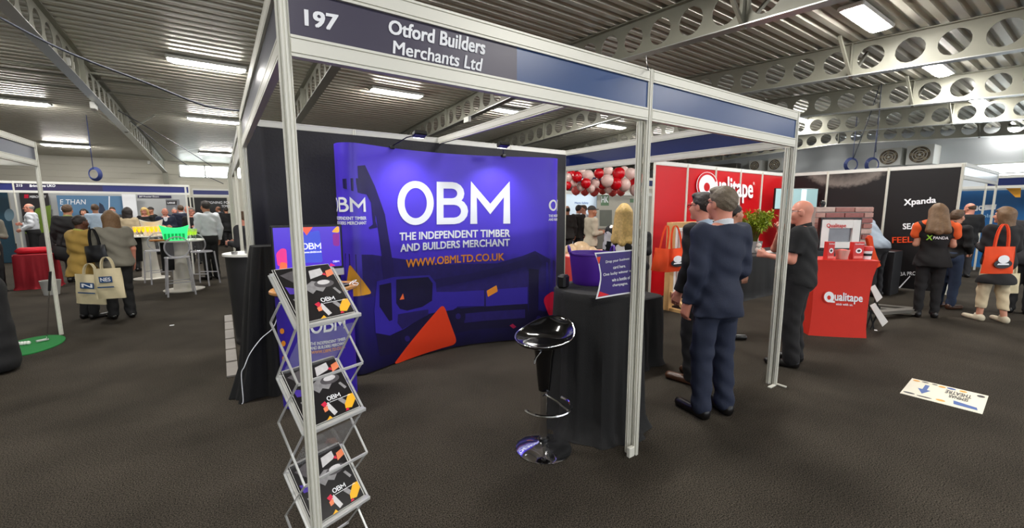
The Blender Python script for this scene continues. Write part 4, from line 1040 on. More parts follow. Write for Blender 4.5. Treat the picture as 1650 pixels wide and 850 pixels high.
def ice_tub(label, g, m, hgt, w_, dx):
    t = thing('ice_tub', label, 'ice tub', (g.x + dx, g.y - 0.18, 1.03))
    b = MB(); n = 32; vs = []
    for f_, z in ((0.72, 0.0), (0.78, 0.08), (0.86, 0.6), (1.0, 1.0), (0.96, 1.0), (0.82, 0.6), (0.7, 0.04)):
        for j in range(n):
            a = 2 * PI * j / n; wave = (0.03 * math.cos(2 * a)) if z == 1.0 else 0
            vs.append((g.x + dx + w_ * f_ * math.cos(a), g.y - 0.18 + 0.6 * w_ * f_ * math.sin(a), 1.03 + hgt * z + wave))
    b.add(vs, [(i * n + j, i * n + (j + 1) % n, (i + 1) * n + (j + 1) % n, (i + 1) * n + j) for i in range(6) for j in range(n)] + [tuple(range(n))]); b.build('tub_shell', m, t, smooth='auto')
    return t
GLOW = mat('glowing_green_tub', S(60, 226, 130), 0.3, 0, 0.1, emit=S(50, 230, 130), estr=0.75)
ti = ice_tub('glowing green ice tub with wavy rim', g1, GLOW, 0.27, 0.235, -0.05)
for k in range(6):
    b = MB(); x = g1.x - 0.05 - 0.14 + 0.056 * k; b.lathe([(0, 0.02), (0.02, 0.02), (0.022, 0.14), (0, 0.14)], (x, g1.y - 0.31, 1.03), 8); b.build('bottle_shadow', mat('bottle_shadow_green', S(10, 170, 90), 0.3, emit=S(10, 200, 100), estr=0.3), ti)  # bottle shadows on the tub, put in as darker green rods
gw = g2.copy(); gw.y += 0.2; ice_tub('white ice tub behind the yellow drinks', gw, WHITE, 0.34, 0.22, 0.1)
p = at(252, 381, y=g1.y - 0.2); b = MB(); b.box((p.x + 0.05, p.y, 1.045), (0.32, 0.2, 0.03), 0.2); tag(b.build('serving_board', mat('bread_board', S(190, 120, 62), 0.6, 0, 0.3, 12), origin=(p.x, p.y, 1.03), bevel=0.01), 'brown serving board with food left of the green tub', 'board')
def clear_stool(label, g, rz):
    t = thing('clear_stool', label, 'bar stool', (g.x, g.y, 0), group='clear acrylic stools'); R = Matrix.Rotation(rz, 4, 'Z'); T = Matrix.Translation((g.x, g.y, 0))
    def put(b, nm, m=None):
        b.v = [tuple(T @ R @ Vector(p)) for p in b.v]; b.build(nm, m or ACR2, t, smooth='auto')
    for sx in (-1, 1):
        for sy in (-1, 1):
            b = MB(); b.tube([(sx * 0.21, sy * 0.2, 0.0), (sx * 0.165, sy * 0.16, 0.72)], 0.016, 8); put(b, 'leg')
    for sy in (-1, 1):
        b = MB(); b.tube([(-0.195, sy * 0.185, 0.26), (0.195, sy * 0.185, 0.26)], 0.011, 6); put(b, 'stretcher')
    b = MB(); b.lathe([(0, 0.715), (0.2, 0.715), (0.205, 0.73), (0.19, 0.745), (0, 0.735)], (0, 0, 0), 24); put(b, 'seat')
    b = MB(); b.tube([(0.19 * math.cos(a), -0.17 - 0.03 * math.sin(a), 0.93 + 0.2 * math.sin(a)) for a in np.linspace(0, 2 * PI, 28, endpoint=False)], 0.013, 6, closed=True); put(b, 'back_hoop')
    b = MB(); b.add([(0.18 * math.cos(a), -0.17, 0.93 + 0.19 * math.sin(a)) for a in np.linspace(0, 2 * PI, 24, endpoint=False)], [tuple(range(24))]); put(b, 'backrest', ACR3)
ACR2 = mat('stool_acrylic', S(205, 205, 212), 0.1, 0, 0.0, alpha=0.55); ACR3 = mat('stool_acrylic_back', S(205, 205, 212), 0.1, 0, 0.0, alpha=0.16)
clear_stool('clear acrylic bar stool in front of the green tub table', at(292, 474, z=0), 0.15); clear_stool('clear acrylic bar stool at the right of the green tub table', at(330, 458, z=0), -0.5); clear_stool('clear acrylic bar stool by the left pedestal table', at(258, 455, z=0), 0.4)
# ------------------------------------------------------------------ behind the stand: balloons, striped table, distant panels (haze put into paler colours)
BRED = mat('red_balloon', S(206, 10, 26), 0.22, 0, 0.03, 4, coat=0.3); BWHT = mat('blush_balloon', S(236, 208, 200), 0.25, 0, 0.03, 4, coat=0.3); BPNK = mat('hazed_pink_balloon', S(224, 96, 92), 0.25, 0, 0.03, 4, coat=0.3)  # pink row: haze over the balloons put into their colour
bal = [(150, 120, 52, 'r'), (258, 108, 55, 'w'), (365, 88, 50, 'r'), (445, 158, 63, 'w'), (558, 90, 63, 'r'), (613, 200, 63, 'w'), (675, 88, 55, 'w'), (755, 135, 52, 'r'), (725, 250, 60, 'w'),
       (528, 190, 60, 'r'), (235, 182, 52, 'r'), (108, 170, 48, 'w'), (92, 95, 46, 'r'), (455, 62, 48, 'w'), (400, 195, 46, 'r'), (328, 185, 46, 'w'), (198, 72, 40, 'w'), (55, 205, 42, 'r'), (690, 175, 46, 'r'),
       (60, 130, 45, 'w'), (610, 60, 45, 'w'), (140, 252, 46, 'p'), (228, 258, 46, 'p'), (318, 262, 48, 'p'), (402, 245, 46, 'p'), (498, 262, 48, 'p'), (580, 262, 44, 'p'), (190, 215, 44, 'w'), (285, 235, 42, 'w'), (455, 240, 42, 'w')]
cn = {'r': 'red', 'w': 'blush white', 'p': 'pink'}; cnt = {'r': 0, 'w': 0, 'p': 0}
order = sorted(range(len(bal)), key=lambda i: bal[i][0]); rank = {}
for i in order: k = bal[i][3]; cnt[k] += 1; rank[i] = cnt[k]
NUM = ['', 'first', 'second', 'third', 'fourth', 'fifth', 'sixth', 'seventh', 'eighth', 'ninth', 'tenth', 'eleventh', 'twelfth', 'thirteenth', 'fourteenth']
for i, (zx, zy, zr, k) in enumerate(bal):
    Y = 7.2 + (0.35 if k == 'p' else 0.0) + (0.16 if zr < 50 else 0.0)
    px, py = 905 + zx / 6.07, 265 + zy / 6.07; p = at(px, py, y=Y); r = zr / 6.07 / F_PX * (p - CAM).dot(FW)
    t = thing('balloon', '%s balloon, %s of the %s ones from the left in the garland' % (cn[k], NUM[rank[i]], cn[k]), 'balloon', (p.x, p.y, p.z), group='balloon garland')
    m_ = {'r': BRED, 'w': BWHT, 'p': BPNK}[k]
    MB().lathe([(0, -1.06 * r), (0.3 * r, -0.98 * r), (0.62 * r, -0.78 * r), (0.88 * r, -0.42 * r), (0.99 * r, 0.0), (0.93 * r, 0.42 * r), (0.7 * r, 0.76 * r), (0.38 * r, 0.95 * r), (0, 1.0 * r)], p, 20).build('skin', m_, t, smooth=True)
    MB().lathe([(0, -1.16 * r), (0.1 * r, -1.14 * r), (0.04 * r, -1.05 * r), (0, -1.04 * r)], p, 8).build('knot', m_, t)
gl = at(905, 258, y=7.5); gr = at(1040, 268, y=7.5)
gf = thing('garland_frame', 'white header frame with navy board carrying the balloons', 'frame', (gl.x, 7.6, 0))
post(gf, gl.x, 7.6); post(gf, gr.x + 0.6, 7.6)
for z in (2.183, 2.408): rail(gf, (gl.x, 7.6), (gr.x + 0.6, 7.6), z)
board(gf, (gl.x, 7.6), (gr.x + 0.6, 7.6), ZP0, ZP1, FB_NAVY)
STRIPE = mat('striped_cloth', (1, 1, 1), 0.8, 0, 0.0)
_n = STRIPE.node_tree; _w = _n.nodes.new('ShaderNodeTexWave'); _w.wave_type = 'BANDS'; _w.bands_direction = 'X'; _w.inputs['Scale'].default_value = 2.6; _w.inputs['Distortion'].default_value = 0
_r = _n.nodes.new('ShaderNodeValToRGB'); _r.color_ramp.interpolation = 'CONSTANT'; _r.color_ramp.elements[0].color = S(202, 62, 60) + (1,); _r.color_ramp.elements[1].position = 0.5; _r.color_ramp.elements[1].color = S(232, 214, 200) + (1,)
_n.links.new(_n.nodes['Texture Coordinate'].outputs['Object'], _w.inputs['Vector']); _n.links.new(_w.outputs['Fac'], _r.inputs['Fac']); _n.links.new(_r.outputs['Color'], _n.nodes['Principled BSDF'].inputs['Base Color'])
c0 = CAM + ray(948, 405) * 7.6; c0.z = 0
cloth_table('sweet_table', 'red and white striped table of sweets beyond the stand', c0.x, c0.y, 0.75, 0.36, 0.86, 0.02, 9, 12, sq=7, mt=STRIPE, amp=0.012)
BASK = mat('wrapped_sweets', S(192, 164, 128), 0.35, 0, 0.35, 22, 0.6, 40)
for i, (px, r, h, lab) in enumerate(((922, 0.17, 0.16, 'heap of wrapped buff sweets at the left of the striped table'), (936, 0.19, 0.2, 'tallest heap of wrapped buff sweets on the striped table'), (951, 0.15, 0.12, 'low heap of wrapped buff sweets at the right of the striped table'))):
    p = at(px, 402, z=0.87); d = (c0 - Vector((p.x, p.y, 0)));
    p = CAM + ray(px, 400) * 7.55
    b = MB(); b.sphere((p.x, p.y, 0.86), (r, r, h), 18, 10); b.v = [(x + 0.012 * math.sin(40 * y + 31 * z), y, max(0.862, z + 0.012 * math.sin(37 * x + 23 * y))) for x, y, z in b.v]
    tag(b.build('sweet_heap', BASK, origin=(p.x, p.y, 0.86), smooth=True), lab, 'sweets', 'heaps of sweets on the striped table')
LITB = mat('pale_blue_lightbox', S(206, 222, 236), 0.4, 0, 0.05, 2, emit=S(206, 222, 238), estr=0.25)
o, P = px_panel('light_panel', 'pale blue glowing panel beyond the balloon garland', 905, 960, 313, 420, 13.0, LITB)
words('lettering', o, mat('blue_print', S(96, 140, 196), 0.4), 'Matts Safety', P, [(926, 329), (948, 329), (948, 325), (926, 325)])
o, P = px_panel('exhibit_wall', 'grey white panel with a green square emblem beyond the garland', 961, 1050, 286, 430, 12.8, mat('warm_grey_panel', S(176, 172, 160), 0.5, 0, 0.05, 2))
patch('green_emblem', o, mat('sage_print', S(88, 120, 84), 0.4), [(968, 292), (981, 292), (981, 331), (968, 331)], P)
words('lettering', o, PRINT_W, 'HK', P, [(969, 326), (980, 326), (980, 316), (969, 316)], off=0.004, bold=0.02)
patch('dark_photo', o, mat('dim_photo', S(104, 106, 96), 0.4, 0, 0.5, 1.2), [(966, 338), (986, 338), (986, 364), (966, 364)], P); patch('green_photo', o, MATS['sage_print'], [(1015, 320), (1030, 320), (1030, 326), (1015, 326)], P)
px_panel('stand_header', 'white header rail over the distant grey panel', 905, 1050, 309, 314, 12.755, WHITE, 'rail', floor=False)
b = MB(); o, P = px_panel('low_counter', 'dim grey counter front in the distant stand', 962, 1040, 366, 430, 12.2, mat('dim_counter', S(128, 122, 112), 0.5, 0, 0.1, 2), 'counter')

# ------------------------------------------------------------------ red tape stand
RED = mat('red_wall_vinyl', S(200, 14, 24), 0.32, 0, 0.05, 1.5); YW = 4.80
rw = thing('red_wall', 'red panelled stand wall with large white tape maker name', 'stand wall', (8.8, YW, 0))
xs = [6.32, 7.30, 8.26, 9.22, 10.16, 11.18]
for i, x in enumerate(xs): post(rw, x, YW - 0.01, 0, 2.46)
rp = [board(rw, (a + 0.02, YW), (b_ - 0.02, YW), 0.03, 2.41, RED, 0.01, 'wall_panel') for a, b_ in zip(xs, xs[1:])]
rail(rw, (xs[0], YW), (xs[-1], YW), 2.408, WHITE)
RP = Plane((0, YW - 0.034, 0), (1, 0, 0), (0, 0, 1))
circ = lambda cx, cy, rx, ry, n=28: [(cx + rx * math.cos(t), cy + ry * math.sin(t)) for t in np.linspace(0, 2 * PI, n, endpoint=False)]
def tape_logo(parent, P, cx, cy, rx, ry, quad, white, red, name='ualitape', o=0.0):
    patch('logo_ring', parent, red, circ(cx, cy, rx * 1.22, ry * 1.22), P, True, 0.001 + o); patch('logo_disc', parent, white, circ(cx, cy, rx, ry), P, True, 0.002 + o)
    patch('logo_core', parent, red, circ(cx - rx * 0.05, cy + ry * 0.12, rx * 0.36, ry * 0.4), P, True, 0.003 + o)
    patch('logo_tail', parent, white, [(cx + rx * 0.2, cy + ry * 0.6), (cx + rx * 1.1, cy + ry * 0.75), (cx + rx * 1.1, cy + ry * 1.1), (cx + rx * 0.1, cy + ry * 1.0)], P, True, 0.0025 + o)
    words('lettering', parent, white, name, P, quad, bold=0.025, off=0.003 + o)
DKRED = mat('deep_red_print', S(168, 8, 20), 0.35)
patch('logo_rim', rp[1], PRINT_W, circ(1139.5, 299, 17.2, 22.2), RP, True, 0.0005)  # thin white printed rim round the logo disc
tape_logo(rp[1], RP, 1139.5, 299, 13.4, 17.6, [(1153, 322), (1212.5, 328), (1213, 289), (1153, 283)], PRINT_W, RED)
words('lettering', rp[2], PRINT_W, 'Stick With Us.', RP, [(1138, 329), (1192, 333), (1192, 325), (1138, 320)], bold=0.02)
words('lettering', rp[3], PRINT_W, 'R', RP, [(1213.5, 297.5), (1216.5, 298), (1216.5, 293.5), (1213.5, 293)], bold=0.0)

# timber framed window sample with hanging orange bags
TIM = mat('pine_timber', S(206, 164, 108), 0.6, 0, 0.18, 7); UPVC = mat('white_window_profile', S(232, 232, 228), 0.35, 0, 0.02)
FYW = 4.12; tl = at(1079, 358, y=FYW); bl = at(1092, 494, y=FYW)
wf = thing('window_sample', 'pine framed white window sample standing before the red wall', 'window frame', (6.4, FYW, 0))
x0w, x1w, ztw = tl.x, tl.x + 1.15, tl.z
for nm, c_, s_ in (('timber_post', (x0w + 0.05, FYW, ztw / 2), (0.1, 0.1, ztw)), ('timber_post', (x1w - 0.05, FYW, ztw / 2), (0.1, 0.1, ztw)), ('timber_rail', ((x0w + x1w) / 2, FYW, ztw - 0.045), (1.15 - 0.2, 0.1, 0.09)), ('timber_rail', ((x0w + x1w) / 2, FYW, 0.12), (1.15 - 0.2, 0.1, 0.09))):
    b = MB(); b.box(c_, s_); b.build(nm, TIM, wf, bevel=0.004)
for nm, c_, s_ in (('window_stile', (x0w + 0.13, FYW - 0.01, ztw / 2 + 0.05), (0.055, 0.09, ztw - 0.26)), ('window_stile', (x1w - 0.13, FYW - 0.01, ztw / 2 + 0.05), (0.055, 0.09, ztw - 0.26)), ('window_rail', ((x0w + x1w) / 2, FYW - 0.01, ztw - 0.12), (0.86, 0.09, 0.055)), ('window_rail', ((x0w + x1w) / 2, FYW - 0.01, 0.2), (0.86, 0.09, 0.055)), ('window_mullion', (x0w + 0.3, FYW, ztw / 2 + 0.05), (0.04, 0.05, ztw - 0.3))):
    b = MB(); b.box(c_, s_); b.build(nm, UPVC, wf, bevel=0.004)
b = MB(); b.box(((x0w + x1w) / 2, FYW + 0.005, ztw / 2 + 0.05), (0.86, 0.008, ztw - 0.32)); b.build('pane', mat('dim_window_glass', S(200, 190, 190), 0.05, 0, 0, alpha=0.22), wf)
for x in (x0w + 0.05, x1w - 0.05):
    b = MB(); b.bar((x, FYW - 0.05, 0.30), (x, FYW - 0.36, 0.03), 0.05, 0.05); b.bar((x, FYW - 0.36, 0.025), (x, FYW + 0.2, 0.025), 0.06, 0.05); b.build('strut', TIM, wf)
ORB = mat('orange_tote_cloth', S(236, 74, 18), 0.75, 0, 0.12, 9, 0.2, 90); CRM = mat('calico_cloth', S(214, 200, 164), 0.8, 0, 0.12, 9, 0.2, 90)
def tote(name, label, o, u, w_, h_, m, strap=0.22, tilt=0.0, emblem=None, thick=0.05, group=None, strap_up=True, seed=0, lettering=None, cap=None):
    """bag hanging from its straps: o is the middle of the top edge, u the width direction"""
    o = Vector(o); u = Vector(u).normalized(); v = Vector((0, 0, 1)); u3 = (u * math.cos(tilt) + v * math.sin(tilt)); v3 = (v * math.cos(tilt) - u * math.sin(tilt)); n = u3.cross(v3)
    if n.dot(CAM - o) < 0: n = -n
    t = thing(name, label, 'bag', tuple(o - v3 * h_), group=group); rs_ = random.Random(seed); ph = rs_.uniform(0, 6)
    b = MB(); N_ = 14
    for sgn in (1, -1):
        b.grid(lambda a, c: o + u3 * ((a - 0.5) * w_ * (1 + 0.06 * (1 - c))) - v3 * (h_ * (1 - c)) + n * sgn * (thick * (math.sin(PI * min(max(a, 0), 1)) ** 0.6) * (0.25 + 0.75 * math.sin(PI * (0.08 + 0.8 * (1 - c)))) + 0.006 * math.sin(9 * a + 5 * c + ph)), N_, N_)
    body = b.build('bag_body', m, t, smooth=True, fix=False)
    for sgn in (1, -1):
        b = MB(); pts = [o + u3 * (w_ * 0.22 * math.cos(a)) + v3 * (strap * math.sin(a) if strap_up else -0.02) + n * (0.01 * sgn) for a in np.linspace(PI, 0, 14)]
        vs = []
        for p_ in pts: vs += [p_ - n * 0.003, p_ + n * 0.003, p_ + n * 0.003 + u3 * 0.022, p_ - n * 0.003 + u3 * 0.022]
        b.add(vs, [(4 * i + j, 4 * i + (j + 1) % 4, 4 * i + 4 + (j + 1) % 4, 4 * i + 4 + j) for i in range(13) for j in range(4)]); b.build('strap', cap or m, t, fix=False)
    P = Plane(o + n * (thick + 0.010), u3, v3)
    if emblem:
        patch('emblem', body, BLACK, [(0.30 * w_ * math.cos(a), -h_ * 0.62 + 0.17 * h_ * math.sin(a)) for a in np.linspace(0, 6.28, 20, endpoint=False)], P, False, 0.001)
        patch('emblem', body, PRINT_W, [(0.19 * w_ * math.cos(a), -h_ * 0.45 + 0.15 * h_ * math.sin(a)) for a in np.linspace(0, 6.28, 20, endpoint=False)], P, False, 0.002)
        patch('emblem', body, PRINT_W, [(-0.2 * w_, -h_ * 0.66), (0.2 * w_, -h_ * 0.66), (0.17 * w_, -h_ * 0.60), (-0.17 * w_, -h_ * 0.60)], P, False, 0.003)
    if lettering:
        patch('printed_block', body, mat('bag_blue_print', S(40, 76, 124), 0.6), [(-0.2 * w_, -h_ * 0.45), (0.28 * w_, -h_ * 0.45), (0.28 * w_, -h_ * 0.25), (-0.2 * w_, -h_ * 0.25)], P, False, 0.001)
        words('lettering', body, PRINT_W, lettering, P, box=(-0.14 * w_, -h_ * 0.41, 0.22 * w_, -h_ * 0.29), off=0.002)
        patch('printed_line', body, MATS['bag_blue_print'], [(-0.3 * w_, -h_ * 0.62), (0.3 * w_, -h_ * 0.62), (0.3 * w_, -h_ * 0.58), (-0.3 * w_, -h_ * 0.58)], P, False, 0.001)
    return t
bo = at(1089, 400, y=FYW - 0.16); tote('tote_bag', 'orange tote bag with a black and white badge hung on the pine frame', bo, HR, 0.36, 0.36, ORB, 0.36, 0.10, True, seed=1, group='orange bags on the pine frame')
bo2 = at(1068, 400, y=FYW - 0.1); tote('tote_bag', 'plain orange tote bag hanging left of the badged one', bo2, HR, 0.24, 0.36, ORB, 0.36, -0.12, None, seed=5, group='orange bags on the pine frame')

# black table with a plant, small ornaments
g = at(1240, 475, z=0)
cloth_table('display_table', 'long dark grey clothed table under the leafy plant', 8.75, 4.10, 1.25, 0.34, 0.80, 0.015, 11, 21, sq=12, amp=0.012, mt=mat('charcoal_cloth', S(40, 42, 44), 0.8, 0, 0.15, 10))
pp_ = at(1216, 400, y=4.05)
pt = thing('potted_plant', 'yellow green feathery plant in a glass pot on the dark table', 'plant', (pp_.x, 4.05, 0.80))
MB().lathe([(0, 0), (0.1, 0), (0.13, 0.22), (0.12, 0.22), (0.095, 0.01), (0, 0.01)], (pp_.x, 4.05, 0.80), 20).build('pot', mat('grey_glass_pot', S(170, 176, 178), 0.1, 0, 0.1), pt, smooth='auto')
rs = random.Random(31); st = MB(); lv = MB()
ctr = at(1217, 356, y=4.05)
for k in range(46):
    a = rs.uniform(0, 2 * PI); r = rs.uniform(0.1, 0.5); zt = ctr.z + rs.uniform(-0.28, 0.32) * (1 - r * 0.9)
    tip = Vector((pp_.x + r * math.cos(a), 4.05 + 0.6 * r * math.sin(a), zt)); base = Vector((pp_.x + 0.03 * math.cos(a), 4.05 + 0.03 * math.sin(a), 1.0))
    mid = base.lerp(tip, 0.5) + Vector((0, 0, 0.14)); path = catmull([base, mid, tip], 5); st.tube(path, 0.0035, 4, False)
    for q in path[4:]:
        q = Vector(q)
        for _ in range(7):
            d = Vector((rs.gauss(0, 1), rs.gauss(0, 1), rs.gauss(0, 0.7))).normalized(); w_ = d.cross(Vector((0, 0, 1))); w_ = w_.normalized() * 0.012 if w_.length > 0.01 else Vector((0.012, 0, 0)); L_ = rs.uniform(0.06, 0.12)
            lv.add([q, q + d * L_ * 0.5 + w_, q + d * L_ + Vector((0, 0, -0.02)), q + d * L_ * 0.5 - w_], [(0, 1, 2, 3)])
st.build('stems', mat('plant_stem', S(96, 104, 36), 0.6), pt); f_ = lv.build('foliage', mat('plant_leaf', S(140, 158, 34), 0.5, 0, 0.45, 6), pt, fix=False); f_['kind'] = 'stuff'
b = MB(); p = at(1222, 408, y=3.95); b.sphere((p.x, p.y, 0.86), (0.075, 0.06, 0.06), 14, 9); b.sphere((p.x - 0.03, p.y - 0.01, 0.945), (0.045, 0.045, 0.05), 12, 8); b.sphere((p.x - 0.05, p.y, 1.0), (0.012, 0.01, 0.035), 8, 6); b.sphere((p.x - 0.01, p.y, 1.0), (0.012, 0.01, 0.035), 8, 6)
tag(b.build('ornament', mat('white_ceramic', S(226, 224, 216), 0.3), origin=(p.x, p.y, 0.8), smooth=True), 'white ceramic animal ornament at the front of the dark table', 'ornament')
b = MB(); p = at(1238, 410, y=3.9); b.box((p.x, p.y, 0.808), (0.5, 0.18, 0.014)); tag(b.build('catalogue', mat('catalogue_white', S(214, 214, 210), 0.4), origin=(p.x, p.y, 0.8)), 'white catalogue lying on the dark clothed table', 'catalogue')

# television in the corner
A = at(1247, 320, y=4.5); B = at(1316, 320, x=11.15); d = (B - A); d.z = 0; ztv = at(1282, 303, y=(A.y + B.y) / 2).z; zbv = at(1282, 337, y=(A.y + B.y) / 2).z
tv = thing('television', 'pale reflecting television screen in the corner of the red stand', 'television', ((A.x + B.x) / 2, (A.y + B.y) / 2, zbv))
rz = math.atan2(d.y, d.x); cc = ((A.x + B.x) / 2, (A.y + B.y) / 2, (ztv + zbv) / 2)
b = MB(); b.box(cc, (d.length, 0.05, ztv - zbv), rz); b.build('casing', BLACK, tv, bevel=0.008)
nrm = Vector((d.y, -d.x, 0)).normalized(); c2 = Vector(cc) + nrm * 0.027
b = MB(); b.box(c2, (d.length - 0.03, 0.003, ztv - zbv - 0.03), rz); sc = b.build('screen', mat('pale_tv_reflection', S(146, 176, 178), 0.15, 0, 0.15, 1.5, emit=S(140, 172, 176), estr=0.3), tv)  # reflection on the screen put in as a pale glowing colour
TP = Plane(c2 + nrm * 0.003, d.normalized(), (0, 0, 1)); h2 = (ztv - zbv) / 2
patch('bright_bar', sc, mat('tv_bright_bar', S(214, 236, 244), 0.2, emit=S(214, 236, 244), estr=0.5), [(d.length * 0.10, -h2 * 0.8), (d.length * 0.22, -h2 * 0.9), (d.length * 0.22, h2 * 0.9), (d.length * 0.10, h2 * 0.9)], TP, False, 0.001)
b = MB(); b.box((cc[0] - nrm.x * 0.06, cc[1] - nrm.y * 0.06, zbv / 2 + 0.1), (0.07, 0.05, zbv + 0.2)); b.box((cc[0] - nrm.x * 0.06, cc[1] - nrm.y * 0.06, 0.015), (0.5, 0.4, 0.03)); b.build('stand', BLACK, tv)

# red flared counter
CD = Vector((0.70, -0.714, 0)); CN = Vector((0.714, 0.70, 0)); CC = Vector((6.62, 2.12, 0))
rc = thing('flared_counter', 'orange red stretch fabric counter with white tape maker name', 'counter', tuple(CC))
prof = [(0.335, 0.0), (0.322, 0.12), (0.315, 0.35), (0.32, 0.6), (0.335, 0.8), (0.37, 0.97), (0.385, 1.0)]
b = MB(); vs = []
for w_, z in prof:
    dp_ = 0.20 + (w_ - 0.315) * 0.3
    for a, c_ in ((-w_, -dp_), (-w_ * 0.5, -dp_ - 0.012), (0, -dp_ - 0.016), (w_ * 0.5, -dp_ - 0.012), (w_, -dp_), (w_, dp_), (-w_, dp_)): vs.append(tuple(CC + CD * a + CN * c_ + Vector((0, 0, z))))
n = 7; b.add(vs, [(i * n + j, i * n + (j + 1) % n, (i + 1) * n + (j + 1) % n, (i + 1) * n + j) for i in range(len(prof) - 1) for j in range(n)] + [tuple(range(n))[::-1], tuple(range((len(prof) - 1) * n, len(prof) * n))])
REDF = mat('orange_red_fabric', S(214, 44, 26), 0.7, 0, 0.06, 6); body = b.build('fabric_cover', REDF, rc, smooth='auto')
CPn = Plane(CC - CN * 0.224, CD, (0, 0, 1))
tape_logo(body, CPn, 1336, 478, 8.2, 8.6, [(1345, 488), (1389, 490), (1390, 474), (1345, 470)], PRINT_W, REDF)
words('lettering', body, PRINT_W, 'stick with us.', CPn, [(1347, 491), (1374, 492.5), (1374, 489), (1347, 487.5)])
REDB = mat('red_carton', S(206, 44, 40), 0.4, 0, 0.05)
def carton(label, px0, px1, ytop):
    p = at((px0 + px1) / 2, 417, z=1.0); w_ = (px1 - px0) / F_PX * (p - CAM).dot(FW); h_ = (417 - ytop) / F_PX * (p - CAM).dot(FW)
    t = thing('carton', label, 'box', (p.x, p.y, 1.0), group='red cartons on the flared counter'); rz = math.atan2(RT.y, RT.x)
    b = MB(); b.box((p.x, p.y, 1.0 + h_ / 2), (w_, 0.07, h_), rz); bo_ = b.build('box', REDB, t, bevel=0.002)
    nn = Vector((-FW.x, -FW.y, 0)).normalized(); P = Plane(Vector((p.x, p.y, 1.0)) + nn * 0.0365, (RT.x, RT.y, 0), (0, 0, 1))
    patch('badge', bo_, PRINT_W, [(0.3 * w_ * math.cos(a), h_ * 0.5 + 0.15 * h_ * math.sin(a)) for a in np.linspace(0, 6.28, 16, endpoint=False)], P, False)
    patch('badge_core', bo_, BLACK, [(0.16 * w_ * math.cos(a), h_ * 0.5 + 0.07 * h_ * math.sin(a)) for a in np.linspace(0, 6.28, 16, endpoint=False)], P, False, 0.003)
    words('lettering', bo_, PRINT_W, 'Qualitape', P, box=(-0.42 * w_, h_ * 0.84, 0.42 * w_, h_ * 0.93)); patch('strip', bo_, mat('carton_pale_red', S(232, 130, 120), 0.4), [(-0.42 * w_, 0.06 * h_), (0.42 * w_, 0.06 * h_), (0.42 * w_, 0.2 * h_), (-0.42 * w_, 0.2 * h_)], P, False)
carton('narrow red carton at the left of the flared counter top', 1329, 1340, 389); carton('wide red carton with a white badge on the flared counter top', 1370, 1387, 389.5)
p = at(1356, 417, z=1.0); t = thing('sweet_tub', 'clear tub of orange red tape rolls on the flared counter', 'tub', (p.x, p.y, 1.0)); b = MB(); b.lathe([(0, 0), (0.06, 0), (0.082, 0.12), (0.078, 0.12), (0.056, 0.006), (0, 0.006)], p, 20); b.build('tub_wall', mat('clear_tub', S(230, 190, 180), 0.2, 0, 0, alpha=0.6), t, smooth='auto'); b = MB(); b.lathe([(0, 0.008), (0.053, 0.008), (0.07, 0.1), (0.04, 0.125), (0, 0.13)], p, 16); b.build('tape_rolls', mat('tape_red', S(214, 60, 40), 0.5, 0, 0.5, 40), t, smooth=True)
p = at(1395, 417, z=1.0); t = thing('lidded_cup', 'white cup with an orange red lid at the right of the flared counter', 'cup', (p.x, p.y, 1.0)); MB().lathe([(0, 0), (0.05, 0), (0.06, 0.11), (0, 0.11)], p, 20).build('cup_body', PRINT_W, t, smooth='auto'); MB().lathe([(0, 0.11), (0.066, 0.11), (0.068, 0.15), (0.06, 0.165), (0, 0.165)], p, 20).build('lid', REDB, t, smooth='auto'); MB().lathe([(0.0595, 0.045), (0.0605, 0.075), (0.0585, 0.075)], p, 20).build('dark_band', BLACK, t)

# brick faced sample wall
BD = 6.35
bw = CAM + ray(1315, 335) * BD; bw = Vector((bw.x, bw.y, 0)); bwid = 93 / F_PX * BD
sw_ = thing('brick_sample', 'free standing brick faced sample wall behind the orange red counter', 'brick wall', tuple(bw + HR * bwid / 2))
b = MB(); b.box(bw + HR * bwid / 2 + HF * 0.05 + Vector((0, 0, 0.84)), (bwid - 0.012, 0.08, 1.66), math.atan2(HR.y, HR.x)); core = b.build('mortar_core', mat('mortar', S(176, 164, 158), 0.8, 0, 0.1, 20), sw_)
BR = [mat('brick_%d' % i, S(*c_), 0.8, 0, 0.25, 26, 0.4, 60) for i, c_ in enumerate(((170, 118, 110), (188, 146, 136), (202, 178, 168), (158, 102, 98)))]
bh, bl_ = 0.082, 0.29; rs = random.Random(5); row = 0; z = 1.67
bm_cache = {}
while z > 0.75:
    x = 0.0; first = True
    while x < bwid - 0.02:
        L_ = bl_ if not (first and row % 2) else bl_ / 2; L_ = min(L_, bwid - x); first = False
        if L_ > 0.03:
            key = (round(L_, 3), rs.randrange(4))
            if key not in bm_cache:
                m_ = MB(); m_.box((0, 0, 0), (L_ - 0.014, 0.03, bh - 0.014)); o = m_.build('brick', BR[key[1]], sw_, local=True, bevel=0.004); bm_cache[key] = o.data
            else: o = add_obj('brick', bm_cache[key], sw_)
            c_ = bw + HR * (x + L_ / 2) + Vector((0, 0, z - bh / 2)) + HF * rs.uniform(-0.004, 0.004) - sw_.location; o.location = c_; o.rotation_euler = (0, 0, math.atan2(HR.y, HR.x))
        x += L_
    z -= bh; row += 1
